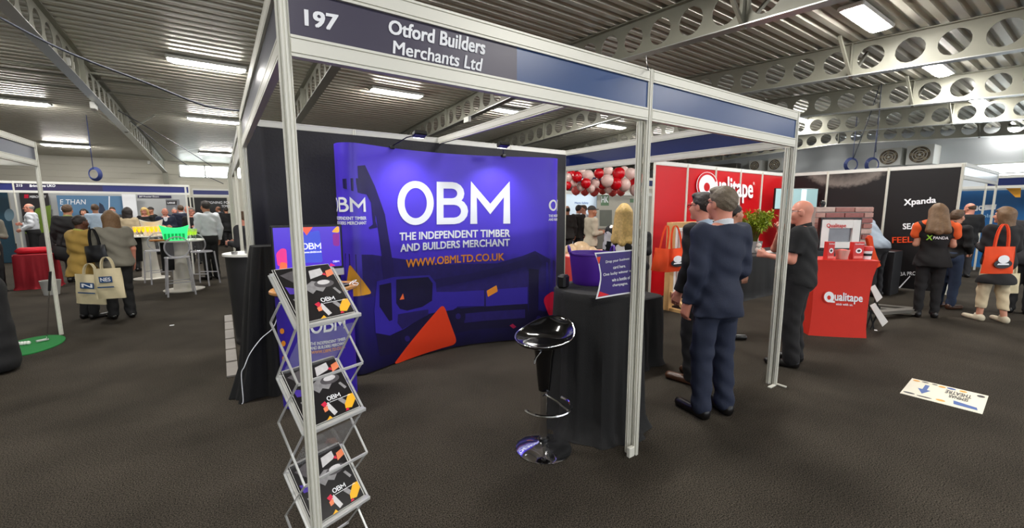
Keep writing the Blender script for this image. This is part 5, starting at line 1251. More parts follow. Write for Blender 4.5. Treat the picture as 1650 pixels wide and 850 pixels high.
# glazed sample propped on a black plinth before the bricks
pc = CAM + ray(1349, 402) * 6.16; PZ = pc.z; rzw = math.atan2(HR.y, HR.x)
b = MB(); b.box((pc.x, pc.y, PZ / 2), (0.8, 0.16, PZ), rzw); tag(b.build('plinth', BLACK, origin=(pc.x, pc.y, 0), bevel=0.004), 'black plinth under the small white window sample', 'plinth')
ws = thing('small_window', 'small white window in a black frame propped before the bricks', 'window frame', (pc.x, pc.y, PZ)); W_, H_ = 0.57, 0.465
def wbox(nm, m, a, b_, w_, h_, t_=0.04, off=0.0):
    q = MB(); q.box(Vector((pc.x, pc.y, PZ)) + HR * a + Vector((0, 0, b_)) - HF * off, (w_, t_, h_), rzw); return q.build(nm, m, ws, bevel=0.003)
for a in (-W_ / 2, W_ / 2): wbox('outer_stile', BLACK, a, H_ / 2, 0.025, H_, 0.06)
for z_ in (0.012, H_ - 0.012): wbox('outer_rail', BLACK, 0, z_, W_ - 0.03, 0.024, 0.06)
for a in (-0.225, 0.225): wbox('inner_stile', UPVC, a, H_ / 2, 0.11, H_ - 0.06, 0.05, 0.01)
wbox('inner_rail', UPVC, 0, H_ - 0.09, 0.34, 0.12, 0.05, 0.01); wbox('inner_rail', UPVC, 0, 0.07, 0.34, 0.09, 0.05, 0.01)
wbox('pane', mat('grey_reflecting_pane', S(120, 124, 130), 0.08, 0, 0.3, 6), 0, 0.21, 0.34, 0.24, 0.01, 0)
WPl = Plane(Vector((pc.x, pc.y, PZ)) - HF * 0.0365, HR, (0, 0, 1)); words('lettering', ws, mat('red_lettering', S(206, 34, 30), 0.4), 'Qualitape', WPl, [(1332, 368), (1363, 368), (1363, 360), (1332, 360)])
b = MB(); P = Plane(CAM + ray(1407, 405) * 6.2, HR, (0, 0, 1)); pl = [P.ab(*q) for q in ((1397, 384), (1402, 379), (1407, 380), (1409, 395), (1414, 412), (1421, 428), (1414, 432), (1403, 431), (1404, 412), (1400, 396))]
b.slab(pl, P.o, P.u, P.v, HF, 0.05); tag(b.build('orange_cloth', ORB, origin=tuple(P.o), bevel=0.012), 'orange cloth bag slung on the right edge of the brick wall', 'bag')
b = MB(); p = CAM + ray(1325, 331) * 6.4; b.sphere((p.x, p.y, 1.67 + 0.05), (0.045, 0.04, 0.05), 12, 8); b.box((p.x - 0.06, p.y - 0.02, 1.69), (0.06, 0.05, 0.03), 0.5); tag(b.build('small_figure', BLACK, origin=(p.x, p.y, 1.67), smooth='auto'), 'small black ornament on top of the brick wall', 'ornament')

# black folding leaflet rack and profile lengths beside the counter
lr = thing('leaflet_rack', 'black leaflet rack leaning beside the orange red counter', 'leaflet rack', tuple(at(1408, 530, z=0)))
Bx = CAM + ray(1405, 500) * 5.75
RPl = Plane(Bx, HR, (0, 0, 1)); seg = lambda p, q: (RPl.p(*RPl.ab(*p)), RPl.p(*RPl.ab(*q)))
for p, q in (((1396, 528), (1412, 478)), ((1402, 532), (1418, 494)), ((1396, 470), (1408, 530)), ((1410, 470), (1420, 520)), ((1398, 500), (1424, 512))):
    b = MB(); b.bar(*seg(p, q), 0.012, 0.012, HF); b.build('rack_bar', BLACK, lr)
for (p, q), lab in ((((1399, 462), (1418, 484)), 'upper white leaflet in the black rack'), (((1399, 491), (1427, 523)), 'lower white leaflet in the black rack')):
    a, c_ = seg(p, q); d = (c_ - a); side = Vector((0.6, 0.0, 0.35)); pl = [RPl.ab(*p), RPl.ab(p[0] + 8, p[1] - 4), RPl.ab(q[0] + 1, q[1] - 6), RPl.ab(q[0] - 8, q[1] + 2)]
    b = MB(); b.slab(pl, RPl.o - HF * 0.03, RPl.u, RPl.v, HF, 0.006); o = b.build('leaflet', PAPER, origin=tuple(a)); tag(o, lab, 'leaflet', 'leaflets in the black rack')
for i, (p, q, lab) in enumerate((((1410, 492), (1475, 498), 'back'), ((1412, 500), (1480, 507), 'middle'), ((1408, 510), (1468, 505), 'front'))):
    A = at(*p, z=0.03); B = at(*q, z=0.03); b = MB(); b.bar(A + Vector((0, 0, 0.03 * i)), B + Vector((0, 0, 0.03 * i)), 0.12, 0.05); tag(b.build('profile_length', mat('grey_profile', S(120, 116, 108), 0.35, 0.3), origin=tuple(A)), 'grey window profile length on the floor, %s one of three' % lab, 'profile', 'grey profile lengths on the floor')

# ------------------------------------------------------------------ black panel wall at right
XW = 11.4
def fur_wall():
    m = mat('black_wall_print', S(22, 21, 23), 0.4, 0, 0.1); nt = m.node_tree; N = nt.nodes; L = nt.links; b = N['Principled BSDF']; tc = N['Texture Coordinate']
    mp = N.new('ShaderNodeMapping'); mp.inputs['Location'].default_value = (0, 0, 0); L.new(tc.outputs['Object'], mp.inputs[0])
    sx = N.new('ShaderNodeSeparateXYZ'); L.new(mp.outputs[0], sx.inputs[0])
    def math_(op, a, b_=None, v=None):
        q = N.new('ShaderNodeMath'); q.operation = op
        if hasattr(a, 'is_linked') or hasattr(a, 'links'): L.new(a, q.inputs[0])
        else: q.inputs[0].default_value = a
        if b_ is not None: L.new(b_, q.inputs[1])
        elif v is not None: q.inputs[1].default_value = v
        return q.outputs[0]
    dy = math_('DIVIDE', math_('ADD', sx.outputs['Y'], v=-0.35), v=0.95); dz = math_('DIVIDE', math_('ADD', sx.outputs['Z'], v=-2.62), v=0.62)
    r2 = math_('SQRT', math_('ADD', math_('MULTIPLY', dy, dy), math_('MULTIPLY', dz, dz)))
    no = N.new('ShaderNodeTexNoise'); no.inputs['Scale'].default_value = 14; no.inputs['Detail'].default_value = 8; L.new(tc.outputs['Object'], no.inputs['Vector'])
    rr = math_('ADD', r2, math_('MULTIPLY', no.outputs['Fac'], v=0.25))
    rp_ = N.new('ShaderNodeValToRGB'); L.new(rr, rp_.inputs['Fac']); e = rp_.color_ramp.elements
    e[0].position = 0.45; e[0].color = S(40, 38, 38) + (1,); e[1].position = 1.12; e[1].color = S(20, 19, 21) + (1,); k = e.new(0.85); k.color = S(122, 114, 108) + (1,)
    L.new(rp_.outputs['Color'], b.inputs['Base Color']); return m
FUR = fur_wall()
bwall = thing('black_wall', 'black panelled stand wall with white maker name at right', 'stand wall', (XW, 3.3, 0))
ys = [4.72, 3.95, 2.89, 1.83]
for y in ys: post(bwall, XW - 0.01, y, 0, 2.47)
bp_ = [board(bwall, (XW, a - 0.02), (XW, c_ + 0.02), 0.03, 2.41, FUR, 0.01, 'wall_panel') for a, c_ in zip(ys, ys[1:])]
rail(bwall, (XW, ys[0]), (XW, ys[-1]), 2.408, WHITE)
BP = Plane((XW - 0.034, 0, 0), (0, -1, 0), (0, 0, 1))
words('lettering', bp_[2], PRINT_W, 'Xpanda', BP, [(1457, 334), (1508, 329), (1508, 317), (1457, 321)], bold=0.03); words('lettering', bp_[2], PRINT_W, 'SEALANTS', BP, [(1455, 369), (1520, 367), (1520, 358), (1455, 360)], bold=0.03)
words('lettering', bp_[1], mat('orange_lettering', S(236, 76, 30), 0.4), 'FEEL', BP, [(1438, 391), (1470, 390), (1470, 381), (1438, 382)], bold=0.02); words('lettering', bp_[2], PRINT_W, '3A PRO', BP, [(1451, 444), (1476, 443), (1476, 437), (1451, 438)], bold=0.0)
patch('printed_flash', bp_[2], PRINT_W, [(1448, 463), (1466, 444), (1467, 445), (1450, 464)], BP)
CLF = mat('frosted_fascia', S(214, 222, 228), 0.3, 0, 0.05, 2)
for z in (2.183, 2.408): rail(bwall, (XW, 1.81), (15.0, 1.83), z, WHITE)
board(bwall, (XW, 1.81), (15.0, 1.83), ZP0, ZP1, CLF); post(bwall, 15.0, 1.83)
# dark bench with product before the black wall
b = MB(); p = at(1445, 470, z=0); b.box((10.6, 2.75, 0.42), (0.5, 0.7, 0.84)); tag(b.build('demo_bench', mat('charcoal_bench', S(30, 30, 33), 0.4), origin=(10.6, 2.75, 0), bevel=0.01), 'dark demonstration bench against the black wall', 'bench')

# ------------------------------------------------------------------ blue stand at far right
bs = thing('blue_stand', 'blue walled stand with white posts at the far right', 'exhibition stand', (17.2, 2.0, 0)); BLU = mat('strong_blue_wall', S(26, 92, 150), 0.4, 0, 0.08, 1.5)
yl = [5.2, 3.4, 2.2, 1.2, -0.2, -1.6]
bps = [board(bs, (17.2, a), (17.2, c_), 0.03, 2.12, BLU, 0.02, 'wall_panel') for a, c_ in zip(yl, yl[1:])]
for y in yl: post(bs, 16.6, y)
for z in (2.15, 2.408): rail(bs, (16.6, yl[0]), (16.6, yl[-1]), z, WHITE)
for (a, c_), m_ in zip(zip(yl, yl[1:]), (CLF, CLF, FB_NAVY, CLF, CLF)): board(bs, (16.6, a), (16.6, c_), 2.22, 2.41, m_)
rail(bs, (16.6, 1.2), (16.6, -1.6), 1.62, WHITE)
BL = Plane((17.18, 0, 0), (0, -1, 0), (0, 0, 1)); words('lettering', bps[1], PRINT_W, 'auca', BL, [(1562, 340), (1590, 338), (1590, 331), (1562, 332)], bold=0.03)
words('lettering', bps[1], mat('pale_blue_lettering', S(150, 190, 220), 0.4), 'solar', BL, [(1578, 351), (1604, 349), (1604, 344), (1578, 345)]); patch('orange_corner', bps[3], YEL, [(1621, 300), (1649, 303), (1648, 318), (1640, 318)], BL, True, 0.4)
patch('white_mark', bps[1], PRINT_W, [(1584, 330), (1606, 329), (1604, 337), (1590, 338)], BL, True, 0.003)

# ------------------------------------------------------------------ floor sign (faces the other way)
c4 = [at(*q, z=0.0) for q in ((1450, 633), (1583, 667), (1597, 637), (1473, 610))]
fu = (c4[1] - c4[0]); fl = fu.length; fu = fu.normalized(); fvv = Vector((-fu.y, fu.x, 0)); fw_ = (c4[3] - c4[0]).dot(fvv)
t = thing('floor_sign', 'white floor sticker with blue arrow and upside down theatre lettering', 'sign', tuple(c4[0])); b = MB(); b.slab([(0, 0), (fl, 0), (fl, fw_), (0, fw_)], c4[0], fu, fvv, (0, 0, 1), 0.003); vin = b.build('vinyl', mat('sign_white', S(240, 234, 214), 0.5, 0, 0.03), t)
FP = Plane(c4[0] + Vector((0, 0, 0.0035)), fu, fvv); SB = mat('sign_blue', S(58, 96, 168), 0.5); SK = mat('sign_ink', S(52, 50, 50), 0.5)
bx = lambda x0, y0, x1, y1: (x0 * fl, y0 * fw_, x1 * fl, y1 * fw_)
words('lettering', vin, SK, 'SEMINAR', FP, box=bx(0.80, 0.56, 0.56, 0.40), bold=0.02, off=0.001); words('lettering', vin, SK, 'THEATRE', FP, box=bx(0.82, 0.78, 0.50, 0.60), bold=0.02, off=0.001)
patch('arrow', vin, SB, [(x * fl, y * fw_) for x, y in ((0.22, 0.78), (0.28, 0.78), (0.28, 0.5), (0.33, 0.5), (0.25, 0.24), (0.16, 0.5), (0.22, 0.5))], FP, False, 0.001)
patch('brush_mark', vin, SB, [(x * fl, y * fw_) for x, y in ((0.64, 0.30), (0.92, 0.22), (0.94, 0.10), (0.66, 0.12))], FP, False, 0.001)
for i, (x, y, w_, h_, m_) in enumerate(((0.08, 0.90, 0.05, 0.05, YEL), (0.20, 0.92, 0.05, 0.03, SK), (0.33, 0.92, 0.04, 0.03, SK), (0.43, 0.88, 0.05, 0.05, YEL), (0.55, 0.90, 0.06, 0.05, SB), (0.70, 0.90, 0.05, 0.05, YEL), (0.92, 0.86, 0.05, 0.06, SK), (0.10, 0.12, 0.08, 0.04, SK), (0.30, 0.10, 0.10, 0.03, SK), (0.50, 0.14, 0.06, 0.05, YEL))):
    patch('sponsor_mark', vin, m_, [((x + w_ * math.cos(a)) * fl, (y + h_ * math.sin(a)) * fw_) for a in np.linspace(0, 6.28, 14, endpoint=False)], FP, False, 0.001)

# ------------------------------------------------------------------ end wall services, ceiling cables
def fan_unit(label, px, py, wpx, x_):
    p = at(px, py, x=x_); w_ = wpx / F_PX * (p - CAM).dot(FW); t = thing('fan_unit', label, 'fan unit', (p.x, p.y, p.z - w_ / 2), group='fan units on the end wall')
    b = MB(); b.box((p.x + (HX1 - p.x) / 2, p.y, p.z), (HX1 - p.x - 0.01, w_, w_ * 0.92)); b.build('cabinet', WHITE, t, bevel=0.015); R = w_ * 0.40
    ringp = lambda r: [(p.x - 0.012, p.y + r * math.cos(a), p.z + r * math.sin(a)) for a in np.linspace(0, 2 * PI, 28, endpoint=False)]
    b = MB(); b.add(ringp(R), [tuple(range(28))]); b.build('fan_opening', mat('fan_brown', S(92, 78, 58), 0.5), t, fix=False)
    for r in (R, R * 0.68, R * 0.4): b = MB(); b.tube(ringp(r), 0.012, 5, closed=True); b.build('guard_ring', WHITE, t)
    for k in range(5):
        a = 2 * PI * k / 5; b = MB(); o_ = Vector((p.x - 0.02, p.y, p.z)); d = Vector((0, math.cos(a), math.sin(a))); e = Vector((0, -math.sin(a), math.cos(a)))
        b.add([o_ + d * R * 0.15 - e * R * 0.06, o_ + d * R * 0.9 - e * R * 0.05, o_ + d * R * 0.85 + e * R * 0.3, o_ + d * R * 0.15 + e * R * 0.08], [(0, 1, 2, 3)]); b.build('blade', mat('fan_blade', S(150, 136, 110), 0.4), t, fix=False)
    b = MB(); b.sphere((p.x - 0.03, p.y, p.z), R * 0.14, 10, 6); b.build('hub', WHITE, t, smooth=True)
fan_unit('white fan unit at left of the large pair on the end wall', 1432, 253, 30, 25.4); fan_unit('white fan unit at right of the large pair on the end wall', 1482, 249, 33, 25.4)
fan_unit('small white fan unit seen left above the red wall', 1216, 267, 18, 25.6); fan_unit('small white fan unit seen right above the red wall', 1248, 265, 21, 25.6)
b = MB(); b.box((26.2, 16.5, 4.2), (0.5, 5.5, 0.3)); tag(b.build('air_duct', mat('dull_duct', S(120, 116, 108), 0.4, 0.4), origin=(26.2, 16.5, 4.05), bevel=0.02), 'grey air duct running along the end wall', 'duct')
BLUEC = mat('blue_cable', S(50, 64, 120), 0.5); CAB = mat('dark_cable', S(46, 50, 62), 0.5)
def coil(label, px, py, r, pl):
    p = at(px, py, **pl); b = MB(); u_ = HR; 
    for k in range(4): b.tube([p + HR * ((r + 0.02 * k) * math.cos(a)) + Vector((0, 0, (r + 0.02 * k) * math.sin(a))) + HF * 0.02 * k for a in np.linspace(0, 2 * PI, 20, endpoint=False)], 0.016, 5, closed=True)
    b.tube([p + Vector((0, 0, r)), Vector((p.x, p.y, deck(p.y) + 0.008))], 0.01, 4); o = b.build('cable_coil', BLUEC, origin=tuple(p), smooth=True); o['kind'] = 'stuff'; o.pop('kind'); tag(o, label, 'cable coil', 'blue cable coils')
coil('blue cable coil hanging before the far left wall', 151, 280, 0.16, dict(y=19.6)); coil('blue cable coil hanging left of the fan units', 1373, 265, 0.2, dict(x=20.0)); coil('blue cable coil hanging just under the fan units', 1407, 265, 0.2, dict(x=20.2))
def cable(label, pts, r=0.012, m=None):
    b = MB(); b.tube(catmull(pts, 6), r, 5); o = b.build('overhead_cable', m or CAB, origin=tuple(pts[0]), smooth=True); tag(o, label, 'cable')
c1 = [at(-30, 12, y=5.2), at(100, 80, y=5.0), at(240, 135, y=4.8), at(330, 170, y=4.65), Vector((0.2, 4.5, 2.5))]
cable('blue grey cable sagging from upper left to the stand corner', c1, 0.009)
cable('thin dark cable falling from the left beam to the aisle', [at(190, 178, y=16), at(290, 235, y=17), at(360, 280, y=17.5)], 0.012); cable('second thin dark cable falling beside the first', [at(210, 195, y=17), at(300, 265, y=18), at(360, 296, y=18.3)], 0.012)
cable('dark cable hanging slanted left of the fan units', [at(1424, 118, x=14.9), at(1400, 190, x=15.2), at(1375, 255, x=15.6)], 0.012); cable('dark cable hanging upright left of the fan units', [at(1421, 128, x=14.9), at(1416, 190, x=15), at(1411, 245, x=15.1)], 0.012)
cable('thin wire tying the middle post to the roof beam', [Vector((XM, YF + 0.01, TOP)), at(1042, 100, y=1.85), at(1041, 88, x=6.5)], 0.003)
for px, py, X, lab in ((112, 102, -2.3, 'white junction box under the left beam, nearer one'), (151, 171, -2.3, 'white junction box on the left beam, middle one'), (240, 262, -2.3, 'small white box at the foot of the left beam'), (753, 193, 6.5, 'white box on the beam seen inside the stand')):
    p = at(px, py, x=X - 0.1) if py < 250 else at(px, py, y=29.4); b = MB(); b.box(p, (0.1, 0.3, 0.16)); tag(b.build('junction_box', WHITE, origin=(p.x, p.y, p.z - 0.08), bevel=0.01), lab, 'junction box', 'white boxes on the roof beams')
for i, py in enumerate((60, 172, 236)):
    p = at(160, py, x=-2.3); zz = deck(p.y) - 0.06; b = MB(); b.tube([(-9, p.y, zz), (-0.9, p.y, zz)], 0.03, 6); tag(b.build('conduit', STEEL, origin=(-2.3, p.y, zz), smooth=True), 'pale conduit run across the roof deck at left, %s' % ['nearest', 'middle one', 'farthest'][i], 'conduit', 'conduits at left')
# ------------------------------------------------------------------ people: bodies grown as one smooth surface from tapered limbs
class Field:
    def __init__(s, lo, hi, h):
        s.lo = np.array(lo, float); s.h = h; n = np.ceil((np.array(hi) - s.lo) / h).astype(int) + 1
        s.F = np.full(tuple(n), 0.3, np.float32)
        s.ax = [s.lo[i] + h * np.arange(n[i]) for i in range(3)]
    def win(s, lo, hi):
        sl = []; g = []
        for i in range(3):
            a = max(0, int((lo[i] - s.lo[i]) / s.h)); b = min(s.F.shape[i], int((hi[i] - s.lo[i]) / s.h) + 2)
            sl.append(slice(a, max(a, b))); g.append(s.ax[i][a:max(a, b)])
        return tuple(sl), g[0][:, None, None], g[1][None, :, None], g[2][None, None, :]
    def merge(s, sl, d, k):
        A = s.F[sl]
        if A.size == 0: return
        if k > 0:
            hh = np.maximum(k - np.abs(A - d), 0) / k; s.F[sl] = np.minimum(A, d) - hh * hh * k * 0.25
        else: s.F[sl] = np.minimum(A, d)
    def cone(s, a, b, ra, rb=None, k=0.02):
        rb = ra if rb is None else rb; a = np.array(a, float); b = np.array(b, float); m = k + 3 * s.h
        lo = np.minimum(a - ra, b - rb) - m; hi = np.maximum(a + ra, b + rb) + m
        sl, X, Y, Z = s.win(lo, hi); e = b - a; L2 = max(e @ e, 1e-9)
        t = np.clip(((X - a[0]) * e[0] + (Y - a[1]) * e[1] + (Z - a[2]) * e[2]) / L2, 0, 1)
        d = np.sqrt((X - a[0] - t * e[0]) ** 2 + (Y - a[1] - t * e[1]) ** 2 + (Z - a[2] - t * e[2]) ** 2) - (ra + (rb - ra) * t)
        s.merge(sl, d, k); return s
    def ell_d(s, c, r, R, X, Y, Z):
        x, y, z = X - c[0], Y - c[1], Z - c[2]
        if R is not None: x, y, z = (R[0, 0] * x + R[1, 0] * y + R[2, 0] * z), (R[0, 1] * x + R[1, 1] * y + R[2, 1] * z), (R[0, 2] * x + R[1, 2] * y + R[2, 2] * z)
        k0 = np.sqrt((x / r[0]) ** 2 + (y / r[1]) ** 2 + (z / r[2]) ** 2); k1 = np.sqrt((x / r[0] ** 2) ** 2 + (y / r[1] ** 2) ** 2 + (z / r[2] ** 2) ** 2)
        return k0 * (k0 - 1) / np.maximum(k1, 1e-6)
    def ell(s, c, r, k=0.03, R=None):
        m = max(r) + k + 3 * s.h; c = np.array(c, float); sl, X, Y, Z = s.win(c - m, c + m)
        s.merge(sl, s.ell_d(c, r, R, X, Y, Z), k); return s
    def carve(s, c, r, k=0.01, R=None):
        m = max(r) + k + 3 * s.h; c = np.array(c, float); sl, X, Y, Z = s.win(c - m, c + m); d = -s.ell_d(c, r, R, X, Y, Z)
        A = s.F[sl]; hh = np.maximum(k - np.abs(A - d), 0) / k; s.F[sl] = np.maximum(A, d) + hh * hh * k * 0.25; return s
    def cut(s, fn):
        X, Y, Z = s.ax[0][:, None, None], s.ax[1][None, :, None], s.ax[2][None, None, :]
        s.F = np.maximum(s.F, fn(X, Y, Z)).astype(np.float32); return s
    def ripple(s, amp, sc=1.0, seed=0, fn=None):
        q = np.random.default_rng(seed).uniform(0, 6.28, 6); X, Y, Z = s.ax[0][:, None, None] * sc, s.ax[1][None, :, None] * sc, s.ax[2][None, None, :] * sc
        n = np.sin(23 * X + 31 * Z + q[0] + 2 * np.sin(9 * Y + q[1])) * np.sin(27 * Y - 13 * Z + q[2]) + 0.7 * np.sin(41 * Z + 17 * X - 11 * Y + q[3] + 1.5 * np.sin(13 * X + q[4]))
        s.F += (amp * n * (fn(X / sc, Y / sc, Z / sc) if fn else 1)).astype(np.float32); return s
    def mesh(s):
        F = s.F; F[0] = F[-1] = 0.3; F[:, 0] = F[:, -1] = 0.3; F[:, :, 0] = F[:, :, -1] = 0.3
        S_ = F < 0; n = F.shape; c = np.zeros((n[0] - 1, n[1] - 1, n[2] - 1), np.int8)
        offs = [(a, b, d) for a in (0, 1) for b in (0, 1) for d in (0, 1)]
        for a, b, d in offs: c += S_[a:n[0] - 1 + a, b:n[1] - 1 + b, d:n[2] - 1 + d]
        I = np.argwhere((c > 0) & (c < 8))
        if len(I) == 0: return np.zeros((0, 3)), np.zeros((0, 4), int)
        V = {o: F[I[:, 0] + o[0], I[:, 1] + o[1], I[:, 2] + o[2]] for o in offs}
        P = np.zeros((len(I), 3)); C = np.zeros(len(I))
        for o in offs:
            for ax in range(3):
                if o[ax]: continue
                o2 = list(o); o2[ax] = 1; f0 = V[o]; f1 = V[tuple(o2)]; mk = (f0 < 0) != (f1 < 0)
                t = np.where(mk, f0 / np.where(mk, f0 - f1, 1), 0); p = np.tile(np.array(o, float), (len(I), 1)); p[:, ax] += t
                P[mk] += p[mk]; C[mk] += 1
        P = (P / C[:, None] + I) * s.h + s.lo
        vid = -np.ones(c.shape, int); vid[I[:, 0], I[:, 1], I[:, 2]] = np.arange(len(I)); Q = []
        for ax in range(3):
            A = np.take(S_, range(n[ax] - 1), ax); B = np.take(S_, range(1, n[ax]), ax); E = np.argwhere(A != B)
            u, v = (ax + 1) % 3, (ax + 2) % 3; E = E[(E[:, u] > 0) & (E[:, v] > 0) & (E[:, u] < n[u] - 1) & (E[:, v] < n[v] - 1)]
            def g(du, dv):
                J = E.copy(); J[:, u] -= du; J[:, v] -= dv; return vid[J[:, 0], J[:, 1], J[:, 2]]
            q = np.stack([g(1, 1), g(0, 1), g(0, 0), g(1, 0)], 1); fl = ~A[E[:, 0], E[:, 1], E[:, 2]]; q[fl] = q[fl][:, ::-1]; Q.append(q)
        Q = np.concatenate(Q); return P, Q[(Q >= 0).all(1)]

def mesh_obj(name, pieces, mats, parent=None, loc=None, rz=0.0):
    """pieces: list of (verts, quads, material index) put together as one mesh"""
    V = []; Q = []; M = []; n = 0
    for v, q, mi in pieces:
        if len(v) == 0: continue
        V.append(v); Q.append(q + n); M.append(np.full(len(q), mi)); n += len(v)
    V = np.concatenate(V); Q = np.concatenate(Q); M = np.concatenate(M)
    me = bpy.data.meshes.new(name); me.vertices.add(len(V)); me.vertices.foreach_set('co', V.astype(np.float32).ravel())
    me.loops.add(Q.size); me.loops.foreach_set('vertex_index', Q.astype(np.int32).ravel())
    me.polygons.add(len(Q)); me.polygons.foreach_set('loop_start', np.arange(0, Q.size, 4, dtype=np.int32))
    for m in mats: me.materials.append(m)
    me.polygons.foreach_set('material_index', M.astype(np.int32)); me.polygons.foreach_set('use_smooth', np.ones(len(Q), bool))
    me.update(calc_edges=True); me.validate()
    return add_obj(name, me, parent, loc, rz)

def cloth(name, c, rough=0.85, var=0.12, bump=0.2): return mat('cloth_' + name, S(*c), rough, 0, var, 18, bump, 140)
def hairm(name, c): return mat('hair_' + name, S(*c), 0.55, 0, 0.45, 45, 0.5, 120)
EYE = mat('eye_dark', S(40, 30, 26), 0.2); LIP = mat('lip', S(170, 92, 84), 0.4)

def rot(yaw, pitch, roll=0.0):
    a = Matrix.Rotation(yaw, 3, 'Z') @ Matrix.Rotation(pitch, 3, 'X') @ Matrix.Rotation(roll, 3, 'Y')
    return np.array(a)

ARMS = {'down': ((0.055, -0.03, -0.29), (0.065, 0.05, -0.545)), 'out': ((0.10, -0.02, -0.27), (0.15, 0.06, -0.51)),
        'hold': ((0.04, 0.0, -0.29), (-0.06, 0.22, -0.27)), 'low_hold': ((0.05, -0.02, -0.29), (-0.04, 0.2, -0.42)),
        'fold': ((0.05, 0.08, -0.28), (-0.17, 0.20, -0.24)), 'chin': ((0.0, 0.17, -0.24), (-0.13, 0.20, 0.02)),
        'phone': ((0.05, 0.04, -0.28), (-0.08, 0.26, -0.14)), 'reach': ((0.06, 0.16, -0.22), (0.02, 0.38, -0.30)), 'back': ((0.06, -0.1, -0.27), (0.02, -0.02, -0.52))}

def person(label, x, y, face, H=1.75, fem=False, g=1.0, belly=0.0, skin='fair', hair=('short', None), top=None, bottom=None, shoes=None,
           arms=('down', 'down'), lean=0.0, head=(0, 0), stance=0.09, step=0.0, q=1, glasses=None, feet_out=0.15, collar=None, jaw=1.0, hand_curl=0.5, skirt=None, over=None, cat='person', z0=0.0):
    s = H / 1.75; hb, hh_, hd = {2: (0.011, 0.0055, 0.0045), 1: (0.016, 0.008, 0.006), 0: (0.02, 0.011, 0.008)}[q]
    SK = SKINS[skin]; hip = 0.93 * s
    Lx = rot(0, -lean)
    def T(p):
        p = np.array(p, float)
        if lean == 0: return p
        o = np.array((0, 0, hip)); return Lx @ (p - o) + o
    RL = Lx if lean else None
    sw = (0.162 if fem else 0.183) * s * (0.9 + 0.1 * g); sh_z = 1.425 * s
    J = {}
    for sd, nm, pose in ((1, 'R', arms[1]), (-1, 'L', arms[0])):
        e, w = ARMS[pose] if isinstance(pose, str) else pose
        S0 = np.array((sd * sw, 0, sh_z)); J[nm] = (T(S0), T(S0 + np.array((sd * e[0], e[1], e[2])) * s), T(S0 + np.array((sd * w[0], w[1], w[2])) * s))
    legs = {}
    for sd, nm in ((1, 'R'), (-1, 'L')):
        st = step * (1 if sd > 0 else -1); fx = sd * stance * s
        legs[nm] = (np.array((sd * 0.085 * s, 0, hip - 0.02 * s)), np.array((sd * 0.5 * (0.085 + stance) * s, 0.02 * s + st * 0.45, 0.50 * s)), np.array((fx, st - 0.02 * s, 0.085 * s)), np.array((fx + sd * feet_out * 0.19 * s, st + 0.165 * s, 0.035 * s)))
    hipw = 1.06 if fem else 1.0
    def torso(f, pad, chest=True, pelvis=True):
        if chest:
            f.ell(T((0, 0.0, 1.285 * s)), ((0.15 if fem else 0.168) * s * g + pad, 0.108 * s * g + pad, 0.20 * s + pad), 0.05, RL)
            f.cone(T((-sw * 0.82, -0.01, sh_z - 0.01 * s)), T((sw * 0.82, -0.01, sh_z - 0.01 * s)), 0.058 * s + pad, None, 0.06)
            f.cone(T((0, -0.02, 1.42 * s)), T((0, -0.01, 1.50 * s)), 0.07 * s + pad, 0.052 * s + pad, 0.05)
            if fem:
                for a in (-1, 1): f.ell(T((a * 0.075 * s, 0.085 * s, 1.27 * s)), (0.062 * s + pad, 0.055 * s + pad, 0.062 * s + pad), 0.05, RL)
        f.ell(T((0, 0.012 + belly * 0.35, 1.07 * s)), ((0.128 if fem else 0.145) * s * g + pad + belly * 0.4, 0.098 * s * g + pad + belly, 0.17 * s + pad), 0.07, RL)
        if pelvis:
            f.ell((0, -0.008, 0.935 * s), (0.158 * s * hipw * g + pad, 0.112 * s * g + pad, 0.125 * s + pad), 0.06)
            f.ell((0, -0.05 * s, 0.90 * s), (0.12 * s * g + pad, 0.085 * s + pad, 0.10 * s + pad), 0.05)
    def arm(f, nm, pad, frac=2.0, k=0.025):
        a, e, w = J[nm]; t = 0.92 if fem else 1.0
        if frac >= 1: f.cone(a, e, (0.052 * t) * s * (0.7 + 0.3 * g) + pad, 0.041 * t * s + pad, k)
        else: f.cone(a, a + (e - a) * frac, (0.053 * t) * s * (0.7 + 0.3 * g) + pad, 0.048 * t * s + pad, k)
        if frac > 1: f.cone(e, e + (w - e) * min(1, frac - 1), 0.04 * t * s + pad, (0.026 if frac >= 2 else 0.034) * t * s + pad, k)
    def leg(f, nm, pad, z_end=None, k=0.03, loose=0.0):
        h_, kn, an, toe = legs[nm]
        f.cone(h_, kn, 0.083 * s * g + pad, 0.055 * s + pad + loose * 0.5, k); f.cone(kn, an, 0.052 * s + pad + loose * 0.6, 0.037 * s + pad + loose, k)
    mxw = 0.62 * s; allp = np.array([p for v in J.values() for p in v] + [p for v in legs.values() for p in v])
    lo = np.minimum(allp.min(0), (-0.3, -0.25, 0)) - 0.14; hi = np.maximum(allp.max(0), (0.3, 0.25, 0)) + 0.14
    hi[2] = max(T((0, 0, 1.56 * s))[2], allp[:, 2].max()) + 0.1; lo[2] = -0.05
    rzz = face - PI / 2; loc = (x, y, z0)
    # --- body
    f = Field(lo, hi, hb); torso(f, 0.0)
    for nm in 'LR':
        arm(f, nm, 0.0); leg(f, nm, 0.0); h_, kn, an, toe = legs[nm]; f.cone(an - (0, 0.03 * s, 0.045 * s), toe, 0.034 * s, 0.028 * s, 0.02)
    pieces = [f.mesh() + (0,)]
    # --- head with face
    hp = T((0, 0.012 * s, 1.50 * s)); up_ = T((0, 0.012 * s, 1.64 * s)) - hp; hc = hp + up_ * 0.93; hc[1] += 0.01
    Rh = rot(head[0], head[1] - lean * 0.35); fs_ = s * (0.96 if fem else 1.0)
